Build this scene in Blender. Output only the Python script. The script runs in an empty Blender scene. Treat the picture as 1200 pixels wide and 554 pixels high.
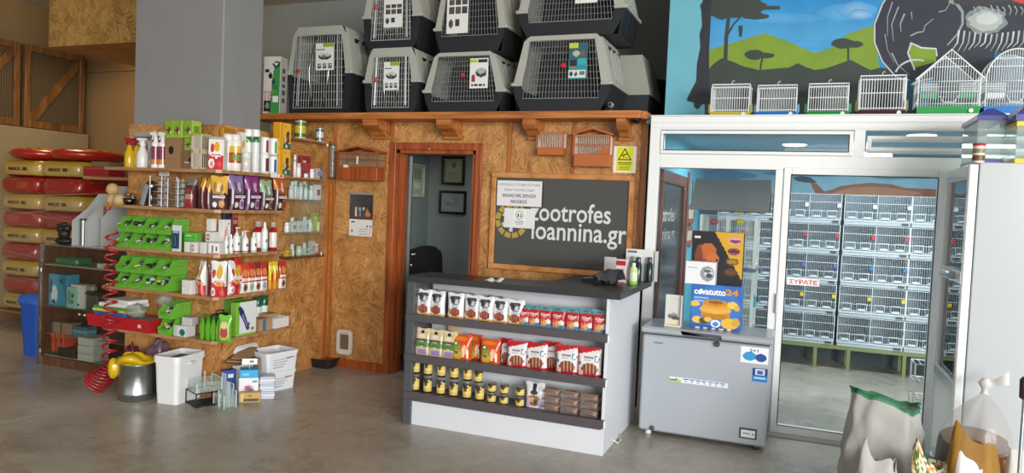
import bpy, math, random
from mathutils import Vector, Matrix
random.seed(11)
COL = bpy.context.scene.collection
PI = math.pi
# ------------------------------------------------------------------ camera
FOC, CAMH = 861.0, 1.55
def _rot(y, p, r):
    cy, sy, cp, sp, cr, sr = math.cos(y), math.sin(y), math.cos(p), math.sin(p), math.cos(r), math.sin(r)
    Rz = Matrix(((cy, sy, 0), (-sy, cy, 0), (0, 0, 1)))
    B = Matrix(((1, 0, 0), (0, 0, -1), (0, 1, 0)))
    Rp = Matrix(((1, 0, 0), (0, cp, sp), (0, -sp, cp)))
    Rr = Matrix(((cr, -sr, 0), (sr, cr, 0), (0, 0, 1)))
    return Rr @ Rp @ B @ Rz
RC = _rot(math.radians(21.49), math.radians(-2.44), math.radians(2.43))
RT = RC.transposed()
cam = bpy.data.objects.new('camera', bpy.data.cameras.new('camera')); COL.objects.link(cam)
cam.data.sensor_width = 36; cam.data.lens = FOC / 1200 * 36; cam.data.clip_end = 100
cam.matrix_world = Matrix.Translation((0, 0, CAMH)) @ Matrix((RC[0], -RC[1], -RC[2])).transposed().to_4x4()
bpy.context.scene.camera = cam
# measured positions in the photograph -> points on real planes of the room
def ray(px, py): return RT @ Vector(((px - 600) / FOC, (py - 277) / FOC, 1))
def onY(px, py, Y):
    v = ray(px, py); t = Y / v.y; return Vector((v.x * t, Y, CAMH + v.z * t))
def onX(px, py, X):
    v = ray(px, py); t = X / v.x; return Vector((X, v.y * t, CAMH + v.z * t))
def onZ(px, py, Z):
    v = ray(px, py); t = (Z - CAMH) / v.z; return Vector((v.x * t, v.y * t, Z))
# ------------------------------------------------------------------ colour
_lc = {}
def lin(c):
    if isinstance(c, tuple): return c
    if c not in _lc:
        h = c.lstrip('#'); r = []
        for i in (0, 2, 4):
            x = int(h[i:i+2], 16) / 255
            r.append(x / 12.92 if x < .04045 else ((x + .055) / 1.055) ** 2.4)
        _lc[c] = tuple(r)
    return _lc[c]
def mixc(a, b, t):
    a, b = lin(a), lin(b); return tuple(a[i] * (1 - t) + b[i] * t for i in range(3))
# ------------------------------------------------------------------ mesh builder
class MB:
    def __init__(s): s.v = []; s.f = []; s.c = []; s.s = []; s.M = None
    def add(s, vs, fs, col, sm=False):
        n = len(s.v)
        if s.M is not None: vs = [s.M @ Vector(p) for p in vs]
        s.v += [tuple(p) for p in vs]
        for i, f in enumerate(fs):
            s.f.append(tuple(n + k for k in f)); s.c.append(lin(col[i] if isinstance(col, list) else col)); s.s.append(sm)
        return s
    def box(s, x0, x1, y0, y1, z0, z1, col, c=0):
        lo, hi = (min(x0, x1), min(y0, y1), min(z0, z1)), (max(x0, x1), max(y0, y1), max(z0, z1))
        if c <= 0:
            vs = [((lo, hi)[i & 1][0], (lo, hi)[i >> 1 & 1][1], (lo, hi)[i >> 2][2]) for i in range(8)]
            return s.add(vs, [(0, 2, 3, 1), (4, 5, 7, 6), (0, 1, 5, 4), (2, 6, 7, 3), (0, 4, 6, 2), (1, 3, 7, 5)], col)
        c = min(c, *(0.45 * (hi[k] - lo[k]) for k in range(3)))
        vs, ix = [], {}
        for i in range(8):
            sg = (i & 1, i >> 1 & 1, i >> 2)
            for a in range(3):
                p = []
                for k in range(3):
                    q = hi[k] if sg[k] else lo[k]
                    if k != a: q += -c if sg[k] else c
                    p.append(q)
                ix[sg, a] = len(vs); vs.append(p)
        fs = []
        for a in range(3):
            b, d = (a + 1) % 3, (a + 2) % 3
            for sa in (0, 1):
                q = []
                for sb, sd in ((0, 0), (1, 0), (1, 1), (0, 1)):
                    g = [0, 0, 0]; g[a] = sa; g[b] = sb; g[d] = sd; q.append(ix[tuple(g), a])
                fs.append(tuple(q) if sa else tuple(q[::-1]))
                for sb in (0, 1):
                    g0 = [0, 0, 0]; g0[a] = sa; g0[b] = sb; g1 = list(g0); g1[d] = 1
                    g0, g1 = tuple(g0), tuple(g1)
                    fs.append((ix[g0, a], ix[g1, a], ix[g1, b], ix[g0, b]))
        for i in range(8):
            sg = (i & 1, i >> 1 & 1, i >> 2); fs.append((ix[sg, 0], ix[sg, 1], ix[sg, 2]))
        return s.add(vs, fs, col)
    def lathe(s, prof, n=16, col='#ffffff', o=(0, 0, 0), sm=True):
        # prof rows: (radius, z[, colour of the band that ends at this row])
        vs, fs, cs = [], [], []
        for r in prof:
            for k in range(n):
                a = 2 * PI * k / n; vs.append((o[0] + r[0] * math.cos(a), o[1] + r[0] * math.sin(a), o[2] + r[1]))
        for j in range(len(prof) - 1):
            cc = prof[j+1][2] if len(prof[j+1]) > 2 else col
            for k in range(n):
                fs.append((j*n+k, j*n+(k+1) % n, (j+1)*n+(k+1) % n, (j+1)*n+k)); cs.append(cc)
        s.add(vs, fs, cs, sm)
        L = len(prof) - 1
        c0 = prof[1][2] if len(prof[1]) > 2 else col; c1 = prof[L][2] if len(prof[L]) > 2 else col
        s.add(vs[:n], [tuple(range(n))[::-1]], c0); s.add(vs[L*n:], [tuple(range(n))], c1)
        return s
    def path(s, pts, r, n=5, col='#ffffff', closed=False, sm=True):
        P = [Vector(p) for p in pts]; m = len(P); vs, fs = [], []
        up = None
        for i in range(m):
            a = P[(i-1) % m] if (closed or i > 0) else P[i]; b = P[(i+1) % m] if (closed or i < m-1) else P[i]
            t = (b - a).normalized()
            if up is None: up = t.orthogonal().normalized()
            up = (up - t * up.dot(t))
            up = up.normalized() if up.length > 1e-6 else t.orthogonal().normalized()
            w = t.cross(up); rr = r[i] if isinstance(r, (list, tuple)) else r
            for k in range(n):
                g = 2 * PI * k / n; vs.append(P[i] + (up * math.cos(g) + w * math.sin(g)) * rr)
        for i in range(m if closed else m - 1):
            j = (i + 1) % m
            for k in range(n): fs.append((i*n+k, i*n+(k+1) % n, j*n+(k+1) % n, j*n+k))
        if not closed: fs += [tuple(range(n))[::-1], tuple(range((m-1)*n, m*n))]
        return s.add(vs, fs, col, sm)
    def bar(s, p, q, r, col='#ffffff', n=4): return s.path([p, q], r, n, col, sm=False)
    def grid(s, nu, nv, fn, col, sm=True):
        vs = [fn(i / nu, j / nv) for j in range(nv + 1) for i in range(nu + 1)]
        fs, cs = [], []
        for j in range(nv):
            for i in range(nu):
                a = j * (nu + 1) + i; fs.append((a, a + 1, a + nu + 2, a + nu + 1))
                cs.append(col((i + .5) / nu, (j + .5) / nv) if callable(col) else col)
        return s.add(vs, fs, cs, sm)
    def poly(s, pts, col): return s.add(pts, [tuple(range(len(pts)))], col)
    def prism(s, pts, d, col):   # pts: 3-D outline, d: extrusion vector
        n = len(pts); d = Vector(d); a = [Vector(p) for p in pts]; vs = a + [p + d for p in a]
        return s.add(vs, [tuple(range(n)), tuple(range(n, 2*n))[::-1]] + [(i, i+n, (i+1) % n + n, (i+1) % n) for i in range(n)], col)
    def ball(s, c, r, col, n=10, m=7, sm=True):
        rx, ry, rz = r if isinstance(r, (tuple, list)) else (r, r, r)
        return s.grid(n, m, lambda u, v: (c[0] + rx*math.sin(v*PI)*math.cos(u*2*PI), c[1] + ry*math.sin(v*PI)*math.sin(u*2*PI), c[2] - rz*math.cos(v*PI)), col, sm)
    def text(s, t, x0, x1, z0, z1, y, col, bold=0.0, ext=0.0):
        vs, fs = text_geo(t, bold); bx = [min(p[0] for p in vs), max(p[0] for p in vs), min(p[1] for p in vs), max(p[1] for p in vs)]
        if z1 is None: z1 = z0 + (x1 - x0) * (bx[3] - bx[2]) / (bx[1] - bx[0])
        f = lambda p: (x0 + (p[0]-bx[0]) / (bx[1]-bx[0]) * (x1-x0), y, z0 + (p[1]-bx[2]) / (bx[3]-bx[2]) * (z1-z0))
        return s.add([f(p) for p in vs], fs, col)
    def build(s, name, mat, parent=None):
        me = bpy.data.meshes.new(name); me.from_pydata(s.v, [], s.f)
        at = me.attributes.new('Col', 'FLOAT_COLOR', 'CORNER'); buf = []
        for f, c in zip(s.f, s.c): buf += [c[0], c[1], c[2], 1.0] * len(f)
        at.data.foreach_set('color', buf)
        me.polygons.foreach_set('use_smooth', s.s); me.materials.append(mat); me.update()
        o = bpy.data.objects.new(name, me); COL.objects.link(o)
        if parent is not None: o.parent = parent
        return o
_tg = {}
def text_geo(t, bold):
    if (t, bold) not in _tg:
        cu = bpy.data.curves.new('t', 'FONT'); cu.body = t; cu.size = 1; cu.resolution_u = 3; cu.offset = bold
        ob = bpy.data.objects.new('t', cu); COL.objects.link(ob); bpy.context.view_layer.update()
        me = bpy.data.meshes.new_from_object(ob.evaluated_get(bpy.context.evaluated_depsgraph_get()))
        _tg[t, bold] = ([tuple(v.co) for v in me.vertices], [tuple(p.vertices) for p in me.polygons])
        bpy.data.objects.remove(ob); bpy.data.curves.remove(cu); bpy.data.meshes.remove(me)
    return _tg[t, bold]
def thing(name, label, cat, loc=(0, 0, 0), rz=0, group=None):
    o = bpy.data.objects.new(name, None); COL.objects.link(o); o.empty_display_size = .05
    o.location = loc; o.rotation_euler = (0, 0, rz); return tag(o, label, cat, group)
def tag(o, label, cat, group=None, kind=None):
    o['label'] = label; o['category'] = cat
    if group: o['group'] = group
    if kind: o['kind'] = kind
    return o
def single(mb, name, label, cat, mat, loc=(0, 0, 0), rz=0, group=None, kind=None):
    o = mb.build(name, mat); o.location = loc; o.rotation_euler = (0, 0, rz); return tag(o, label, cat, group, kind)
def struct(mb, name, mat, parent=None, label=None):
    o = mb.build(name, mat, parent)
    if parent is None: o['kind'] = 'structure'
    if label: o['label'] = label
    return o
def dup(root, loc, rz=0, label=None, group=None):
    r = root.copy(); COL.objects.link(r); r.location = loc; r.rotation_euler = (0, 0, rz)
    if label: r['label'] = label
    if group: r['group'] = group
    for ch in list(root.children):
        c = ch.copy(); COL.objects.link(c); c.parent = r
        for g in list(ch.children):
            d = g.copy(); COL.objects.link(d); d.parent = c
    return r
ORD = ['first', 'second', 'third', 'fourth', 'fifth', 'sixth', 'seventh', 'eighth', 'ninth', 'tenth', 'eleventh', 'twelfth']
# painters: list of shapes in 0..1 face coordinates, the last hit wins
def painter(base, shapes):
    def f(u, v):
        c = base
        for q in shapes:
            if q[0] == 'r':
                if q[1] <= u <= q[2] and q[3] <= v <= q[4]: c = q[5]
            elif q[0] == 'e':
                if ((u - q[1]) / q[3]) ** 2 + ((v - q[2]) / q[4]) ** 2 <= 1: c = q[5]
            elif q[0] == 'd':   # half plane a*u+b*v>c
                if q[1] * u + q[2] * v > q[3]: c = q[4]
        return c
    return f
# ------------------------------------------------------------------ materials
def newmat(name):
    m = bpy.data.materials.new(name); m.use_nodes = True; nt = m.node_tree; nt.nodes.clear()
    out = nt.nodes.new('ShaderNodeOutputMaterial'); return m, nt, out
def N(nt, t, **kw):
    n = nt.nodes.new(t)
    for k, v in kw.items():
        if k.startswith('i_'): n.inputs[k[2:].replace('_', ' ')].default_value = v
        else: setattr(n, k, v)
    return n
def colmat(name, rough=.5, metal=0, coat=0, bump=0, bscale=40, mottle=0, spec=.5, alpha=1, mscale=6):
    m, nt, out = newmat(name); L = nt.links.new
    b = N(nt, 'ShaderNodeBsdfPrincipled'); b.inputs['Roughness'].default_value = rough; b.inputs['Metallic'].default_value = metal
    b.inputs['Coat Weight'].default_value = coat; b.inputs['Specular IOR Level'].default_value = spec
    a = N(nt, 'ShaderNodeAttribute', attribute_name='Col'); src = a.outputs['Color']
    tc = N(nt, 'ShaderNodeTexCoord')
    if mottle:
        nz = N(nt, 'ShaderNodeTexNoise', i_Scale=mscale, i_Detail=5); L(tc.outputs['Object'], nz.inputs['Vector'])
        mr = N(nt, 'ShaderNodeMapRange', i_From_Min=.3, i_From_Max=.7, i_To_Min=1 - mottle, i_To_Max=1 + mottle); L(nz.outputs['Fac'], mr.inputs['Value'])
        mx = N(nt, 'ShaderNodeVectorMath', operation='SCALE'); L(src, mx.inputs[0]); L(mr.outputs[0], mx.inputs['Scale']); src = mx.outputs[0]
    L(src, b.inputs['Base Color'])
    if bump:
        nb = N(nt, 'ShaderNodeTexNoise', i_Scale=bscale, i_Detail=3); L(tc.outputs['Object'], nb.inputs['Vector'])
        bp = N(nt, 'ShaderNodeBump', i_Strength=bump, i_Distance=.01); L(nb.outputs['Fac'], bp.inputs['Height']); L(bp.outputs[0], b.inputs['Normal'])
    if alpha < 1:
        t = N(nt, 'ShaderNodeBsdfTransparent'); mix = N(nt, 'ShaderNodeMixShader'); mix.inputs[0].default_value = alpha
        L(t.outputs[0], mix.inputs[1]); L(b.outputs[0], mix.inputs[2]); L(mix.outputs[0], out.inputs[0])
    else: L(b.outputs[0], out.inputs[0])
    return m
def glassmat(name, tint=(1, 1, 1), gloss=1.0, rough=.0, body=0.0, bcol=(.8, .85, .85)):
    m, nt, out = newmat(name); L = nt.links.new
    t = N(nt, 'ShaderNodeBsdfTransparent'); t.inputs[0].default_value = (*tint, 1)
    g = N(nt, 'ShaderNodeBsdfGlossy'); g.inputs['Roughness'].default_value = rough
    fr = N(nt, 'ShaderNodeLayerWeight', i_Blend=.5)
    pw = N(nt, 'ShaderNodeMath', operation='POWER'); pw.inputs[1].default_value = 5; L(fr.outputs['Facing'], pw.inputs[0])
    mu = N(nt, 'ShaderNodeMath', operation='MULTIPLY_ADD'); mu.inputs[1].default_value = .9 * gloss; mu.inputs[2].default_value = .04 * gloss; mu.use_clamp = True; L(pw.outputs[0], mu.inputs[0])
    mx = N(nt, 'ShaderNodeMixShader'); L(mu.outputs[0], mx.inputs[0]); L(t.outputs[0], mx.inputs[1]); L(g.outputs[0], mx.inputs[2]); last = mx
    if body:
        d = N(nt, 'ShaderNodeBsdfDiffuse'); d.inputs[0].default_value = (*bcol, 1)
        m2 = N(nt, 'ShaderNodeMixShader'); m2.inputs[0].default_value = body; L(mx.outputs[0], m2.inputs[1]); L(d.outputs[0], m2.inputs[2]); last = m2
    L(last.outputs[0], out.inputs[0]); return m
def emitmat(name, col, st):
    m, nt, out = newmat(name); e = N(nt, 'ShaderNodeEmission'); e.inputs[0].default_value = (*lin(col), 1); e.inputs[1].default_value = st
    nt.links.new(e.outputs[0], out.inputs[0]); return m
def osbmat(name, axes, pal, dark=1.0):
    # pressed strand board: every Voronoi patch turns its own stretched grain
    m, nt, out = newmat(name); L = nt.links.new
    tc = N(nt, 'ShaderNodeTexCoord'); sp = N(nt, 'ShaderNodeSeparateXYZ'); L(tc.outputs['Object'], sp.inputs[0])
    cb = N(nt, 'ShaderNodeCombineXYZ')
    L(sp.outputs[axes[0]], cb.inputs[0]); L(sp.outputs[axes[1]], cb.inputs[1])
    def layer(vs, sx, sy, seed):
        mp = N(nt, 'ShaderNodeMapping'); mp.inputs['Scale'].default_value = (vs, vs * .8, 1); mp.inputs['Location'].default_value = (seed, seed * .7, 0); L(cb.outputs[0], mp.inputs[0])
        nz = N(nt, 'ShaderNodeTexNoise', i_Scale=.9, i_Detail=2); L(mp.outputs[0], nz.inputs['Vector'])
        ad = N(nt, 'ShaderNodeMixRGB', blend_type='ADD'); ad.inputs[0].default_value = .7; L(mp.outputs[0], ad.inputs[1]); L(nz.outputs['Color'], ad.inputs[2])
        vo = N(nt, 'ShaderNodeTexVoronoi', feature='F1', i_Scale=1.0); L(ad.outputs[0], vo.inputs['Vector'])
        s2 = N(nt, 'ShaderNodeSeparateColor'); L(vo.outputs['Color'], s2.inputs[0])
        an = N(nt, 'ShaderNodeMath', operation='MULTIPLY'); an.inputs[1].default_value = PI * 2; L(s2.outputs[0], an.inputs[0])
        vr = N(nt, 'ShaderNodeVectorRotate', rotation_type='Z_AXIS'); L(cb.outputs[0], vr.inputs['Vector']); L(an.outputs[0], vr.inputs['Angle'])
        m2 = N(nt, 'ShaderNodeMapping'); m2.inputs['Scale'].default_value = (sx, sy, 1); L(vr.outputs[0], m2.inputs[0])
        n2 = N(nt, 'ShaderNodeTexNoise', i_Scale=1.0, i_Detail=4, i_Roughness=.6); L(m2.outputs[0], n2.inputs['Vector'])
        return n2.outputs['Fac'], s2.outputs[1]
    f1, r1 = layer(9, 6, 60, 0); f2, r2 = layer(16, 11, 110, 5.3)
    av = N(nt, 'ShaderNodeMath', operation='ADD'); L(f1, av.inputs[0]); L(f2, av.inputs[1])
    rr = N(nt, 'ShaderNodeMath', operation='ADD'); L(r1, rr.inputs[0]); L(r2, rr.inputs[1])
    ml = N(nt, 'ShaderNodeMath', operation='MULTIPLY_ADD'); ml.inputs[1].default_value = .16; L(rr.outputs[0], ml.inputs[0]); L(av.outputs[0], ml.inputs[2])
    hf = N(nt, 'ShaderNodeMath', operation='MULTIPLY_ADD'); hf.inputs[1].default_value = .5; hf.inputs[2].default_value = -.08; L(ml.outputs[0], hf.inputs[0])
    cr = N(nt, 'ShaderNodeValToRGB'); L(hf.outputs[0], cr.inputs[0])
    el = cr.color_ramp.elements; pts = (.33, .43, .52, .62, .72)
    while len(el) < len(pal): el.new(.5)
    for e, p, c in zip(el, pts, pal): e.position = p; e.color = (*[x * dark for x in lin(c)], 1)
    b = N(nt, 'ShaderNodeBsdfPrincipled'); b.inputs['Roughness'].default_value = .42; L(cr.outputs[0], b.inputs['Base Color'])
    bp = N(nt, 'ShaderNodeBump', i_Strength=.25, i_Distance=.004); L(av.outputs[0], bp.inputs['Height']); L(bp.outputs[0], b.inputs['Normal'])
    L(b.outputs[0], out.inputs[0]); return m
def woodmat(name, pal, sc=(2, 2, 30), rough=.4):
    m, nt, out = newmat(name); L = nt.links.new
    tc = N(nt, 'ShaderNodeTexCoord'); mp = N(nt, 'ShaderNodeMapping'); mp.inputs['Scale'].default_value = sc; L(tc.outputs['Object'], mp.inputs[0])
    nz = N(nt, 'ShaderNodeTexNoise', i_Scale=1.0, i_Detail=6, i_Distortion=.6); L(mp.outputs[0], nz.inputs['Vector'])
    cr = N(nt, 'ShaderNodeValToRGB'); L(nz.outputs['Fac'], cr.inputs[0]); el = cr.color_ramp.elements
    while len(el) < len(pal): el.new(.5)
    for i, (e, c) in enumerate(zip(el, pal)): e.position = .3 + .4 * i / (len(pal) - 1); e.color = (*lin(c), 1)
    b = N(nt, 'ShaderNodeBsdfPrincipled'); b.inputs['Roughness'].default_value = rough; L(cr.outputs[0], b.inputs['Base Color']); L(b.outputs[0], out.inputs[0]); return m
def floormat():
    m, nt, out = newmat('polished_concrete'); L = nt.links.new
    tc = N(nt, 'ShaderNodeTexCoord')
    n1 = N(nt, 'ShaderNodeTexNoise', i_Scale=.9, i_Detail=8, i_Roughness=.62); L(tc.outputs['Object'], n1.inputs['Vector'])
    n2 = N(nt, 'ShaderNodeTexNoise', i_Scale=9, i_Detail=8, i_Roughness=.7, i_Distortion=.5); L(tc.outputs['Object'], n2.inputs['Vector'])
    n3 = N(nt, 'ShaderNodeTexNoise', i_Scale=70, i_Detail=3); L(tc.outputs['Object'], n3.inputs['Vector'])
    a = N(nt, 'ShaderNodeMath', operation='MULTIPLY_ADD'); a.inputs[1].default_value = .6; L(n2.outputs['Fac'], a.inputs[0]); L(n1.outputs['Fac'], a.inputs[2])
    a2 = N(nt, 'ShaderNodeMath', operation='MULTIPLY_ADD'); a2.inputs[1].default_value = .3; L(n3.outputs['Fac'], a2.inputs[0]); L(a.outputs[0], a2.inputs[2])
    h = N(nt, 'ShaderNodeMath', operation='MULTIPLY'); h.inputs[1].default_value = .53; L(a2.outputs[0], h.inputs[0])
    cr = N(nt, 'ShaderNodeValToRGB'); L(h.outputs[0], cr.inputs[0]); el = cr.color_ramp.elements
    pal = ('#7b756b', '#989287', '#aca69b', '#bfbab0')
    while len(el) < 4: el.new(.5)
    for e, p, c in zip(el, (.36, .46, .55, .66), pal): e.position = p; e.color = (*lin(c), 1)
    b = N(nt, 'ShaderNodeBsdfPrincipled'); L(cr.outputs[0], b.inputs['Base Color'])
    mr = N(nt, 'ShaderNodeMapRange', i_From_Min=.35, i_From_Max=.65, i_To_Min=.2, i_To_Max=.4); L(n1.outputs['Fac'], mr.inputs['Value']); L(mr.outputs[0], b.inputs['Roughness'])
    b.inputs['Specular IOR Level'].default_value = .5
    bp = N(nt, 'ShaderNodeBump', i_Strength=.08, i_Distance=.01); L(n3.outputs['Fac'], bp.inputs['Height']); L(bp.outputs[0], b.inputs['Normal'])
    L(b.outputs[0], out.inputs[0]); return m
WALLP = colmat('painted_wall', .75, bump=.05, bscale=60, mottle=.03)
PRINT = colmat('printed_card', .45)
GLOSS = colmat('glossy_plastic', .22, coat=.2)
FOILM = colmat('foil_pouch', .28, bump=.12, bscale=25, coat=.3)
MATTE = colmat('matte_plastic', .55)
METAL = colmat('brushed_metal', .3, metal=1)
WIREM = colmat('coated_wire', .35)
BAGM = colmat('woven_sack', .65, bump=.3, bscale=14, mottle=.08)
CARD = colmat('cardboard', .8, mottle=.06)
FABRIC = colmat('fabric', .9, bump=.2, bscale=120)
CLEAR2 = colmat('clear_lid_plastic', .12, alpha=.16, coat=.5)
WRAPF = colmat('wrap_film', .12, alpha=.07, bump=1.0, bscale=16, coat=1)
CLEARC = colmat('clear_plastic_tinted', .15, alpha=.35, coat=.3)
FILM = colmat('thin_film', .25, alpha=.5, bump=.3, bscale=18)
MILKY = colmat('milky_film', .35, alpha=.75, bump=.25, bscale=10)
PVC = colmat('white_pvc', .28, coat=.15)
LAMIN = colmat('laminate', .35, mottle=.02)
GLASS = glassmat('window_glass', (.95, .98, .98), .6)
GLASSD = glassmat('display_glass', (.9, .95, .95), .9)
SMOKE = glassmat('smoked_glass', (.9, .9, .88), .8)
TANKG = glassmat('tank_glass', (.93, .97, .96), .8, body=.12, bcol=(.75, .82, .8))
OSBP = ('#7b4c24', '#a36f3b', '#bc874d', '#cf9d62', '#e2bc88')
OSBX = osbmat('strand_board_front', (0, 2), OSBP); OSBY = osbmat('strand_board_side', (1, 2), OSBP)
OSBZ = osbmat('strand_board_flat', (0, 1), OSBP)
OSBW = osbmat('strand_board_pale', (0, 2), ('#6b4a22', '#946c36', '#ac8446', '#be975a', '#cfab72'))
WOODT = woodmat('stained_pine_upright', ('#8a4a1c', '#b06a30', '#c98446'), (30, 30, 2))
WOODH = woodmat('stained_pine_level', ('#8a4a1c', '#b06a30', '#c98446'), (2, 30, 30))
CASEV = woodmat('door_casing_wood', ('#7a3412', '#9a4a1c', '#b05f2a'), (30, 30, 2))
SHELFW = woodmat('shelf_board', ('#8c623c', '#a87c52', '#bd9368'), (3, 30, 30))
CABW = woodmat('walnut_laminate', ('#4c3022', '#5e3d2b', '#6d4934'), (20, 20, 2), .35)
FLOORM = floormat()
# ================================================================== THE ROOM
YW, YF, XS = 5.687, 5.506, -4.10        # strand-board front, white glazed front, strand-board side
CEIL = 3.85
def slab(name, mat, x0, x1, y0, y1, z0, z1, col='#ffffff', parent=None, c=0):
    return struct(MB().box(x0, x1, y0, y1, z0, z1, col, c), name, mat, parent)
slab('floor', FLOORM, -13, 6, -6, 11, -.06, 0)
a, b = onZ(0, 497, 0), onZ(141, 462, 0)
mb = MB(); d = (b - a).normalized(); w = Vector((d.y, -d.x, 0))
random.seed(5); pa = a - d * 2.5; L = (b - pa).length; pts = []
for s in (1, -1):
    rng = range(25) if s == 1 else range(24, -1, -1)
    for k in rng: pts.append(pa + d * L * k / 24 + w * s * (.006 + .006 * random.random()) + Vector((0, 0, .0015)))
mb.poly(pts, '#c9c5bc'); struct(mb, 'trim_floor_joint', WALLP)
slab('ceiling', WALLP, -13, 6, -6, 11, CEIL, CEIL + .1, '#cfc8bc')
# grey column
p0 = onY(155.6, 143, 4.35)
mb = MB().box(p0.x, XS - .004, 4.355, 4.79, 0, CEIL, '#868686', .01); struct(mb, 'pillar', WALLP)
# strand board round its foot, side wall and front wall
slab('wall_column_board', OSBX, p0.x - .02, XS - .003, 4.335, 4.355, 0, 2.06)
slab('wall_side', OSBY, XS - .003, XS + .017, 4.35, YW, 0, 2.06)
dl, dr = onY(462.5, 250, YW).x, onY(555.5, 250, YW).x     # opening of the door, inside the casing
DZ = onY(510, 176, YW).z
xr = onY(759.5, 165, YW).x
slab('wall_front', OSBX, -4.75, dl, YW, YW + .06, 0, 2.27)
slab('wall_front_panel', OSBX, dr, xr, YW, YW + .06, 0, 2.27)
slab('wall_front_header', OSBX, dl, dr, YW, YW + .06, DZ, 2.27)
# mezzanine floor over the office, its nosing and battens
lz0, lz1 = onY(455, 139, 5.43).z, onY(455, 131.5, 5.43).z
lxr = onY(756, 137, 5.43).x
mb = MB().prism([(-4.8, 5.43, lz0), (lxr - .05, 5.43, lz0), (lxr + .02, 5.49, lz0), (lxr + .02, YW, lz0), (-4.8, YW, lz0)], (0, 0, lz1 - lz0), '#fff')if 0 else MB().prism([(-4.8, 5.43, lz0), (lxr - .05, 5.43, lz0), (lxr, 5.495, lz0), (lxr, 7.25, lz0), (-4.8, 7.25, lz0)], (0, 0, lz1 - lz0), '#ffffff')
struct(mb, 'trim_ledge', WOODH)
for i, px in enumerate((393.5, 460, 598, 673, 754)):
    q = onY(px, 170, YW); zb = 0 if i == 0 else (onY(px, 168, YW).z if i == 1 else (0.0 if i == 4 else onY(px, 203, YW).z))
    slab('trim_batten', WOODT, q.x - .014, q.x + .014, YW - .014, YW, zb, lz0)
slab('trim_corner_post', WOODT, XS, XS + .05, YW - .03, YW, 0, 2.06)
slab('trim_corner_end', WOODT, xr - .035, xr, YW - .03, YW + .06, 0, lz0)
mb = MB(); q = onZ(449, 436, 0)
slab('baseboard_front', CASEV, XS + .05, dl - .055, YW - .025, YW, 0, .075)
# carved brackets under the ledge
for k, (px0, px1) in enumerate(((425, 449), (511, 535), (611, 633), (720, 738))):
    xa = onY(px0 + 4, 150, 5.52).x; xb = onY(px1 - 3, 150, 5.52).x; zt = lz0
    prof = [(YW, zt), (5.46, zt), (5.46, zt - .05), (5.50, zt - .075), (5.545, zt - .085), (5.57, zt - .105), (5.60, zt - .125), (5.645, zt - .13), (YW, zt - .13)]
    mb = MB().prism([(xa, y, z) for y, z in prof], (xb - xa, 0, 0), '#ffffff')
    mb.box(xa - .015, xb + .015, 5.63, YW, zt - .15, zt - .12, '#ffffff')
    struct(mb, 'trim_bracket', WOODH)
# door casing (open doorway to the office)
def casing(xa, xb, zt, w, mat, nm):
    r = struct(MB().box(xa - w, xa, YW - .022, YW, 0, zt + w, '#fff'.replace('fff', 'ffffff'), .005).box(xb, xb + w, YW - .022, YW, 0, zt + w, '#ffffff', .005).box(xa, xb, YW - .022, YW, zt, zt + w, '#ffffff', .005), nm, mat)
    return r
dc = casing(dl, dr, DZ, .062, CASEV, 'door_1_casing')
mb = MB().box(dl, dl + .03, YW, YW + .15, 0, DZ, '#ffffff').box(dr - .03, dr, YW, YW + .15, 0, DZ, '#ffffff').box(dl, dr, YW, YW + .15, DZ - .03, DZ, '#ffffff')
mb.box(dl + .03, dl + .045, YW + .05, YW + .08, 0, DZ - .03, '#ffffff'); struct(mb, 'door_1_jamb', CASEV, dc)
# office behind: grey-green walls
OY, OX = 7.3, onY(501, 260, 7.3).x
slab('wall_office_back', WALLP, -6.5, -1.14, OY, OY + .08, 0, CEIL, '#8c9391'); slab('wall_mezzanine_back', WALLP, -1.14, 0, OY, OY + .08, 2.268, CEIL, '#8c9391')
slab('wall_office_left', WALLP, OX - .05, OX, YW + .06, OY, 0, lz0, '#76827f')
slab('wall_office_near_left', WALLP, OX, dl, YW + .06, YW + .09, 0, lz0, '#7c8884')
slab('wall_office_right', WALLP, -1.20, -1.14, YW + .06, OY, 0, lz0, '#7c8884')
# open door leaf folded back on the office's left wall
mb = MB(); mb.M = Matrix.Translation((dl + .04, YW + .155, 0)) @ Matrix.Rotation(math.radians(29), 4, 'Z'); mb.box(0, .035, 0, .8, .01, DZ - .035, '#3a3632', .004); lf = struct(mb, 'door_1', LAMIN)
mb = MB(); mb.M = Matrix.Translation((dl + .04, YW + .155, 0)) @ Matrix.Rotation(math.radians(29), 4, 'Z')
mb.path([(.035, .06, 1.06), (.075, .06, 1.06), (.08, .16, 1.06)], .010, 8, '#c9c9c6').path([(.035, .06, .96), (.06, .06, .96)], .014, 8, '#c9c9c6')
struct(mb, 'door_handle', METAL, lf)
# grey wall behind the carriers and its end
slab('wall_mezzanine', WALLP, -9.3, -.9, OY + .02, OY + .1, 2.2, CEIL, '#8d9292') if 0 else None
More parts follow.
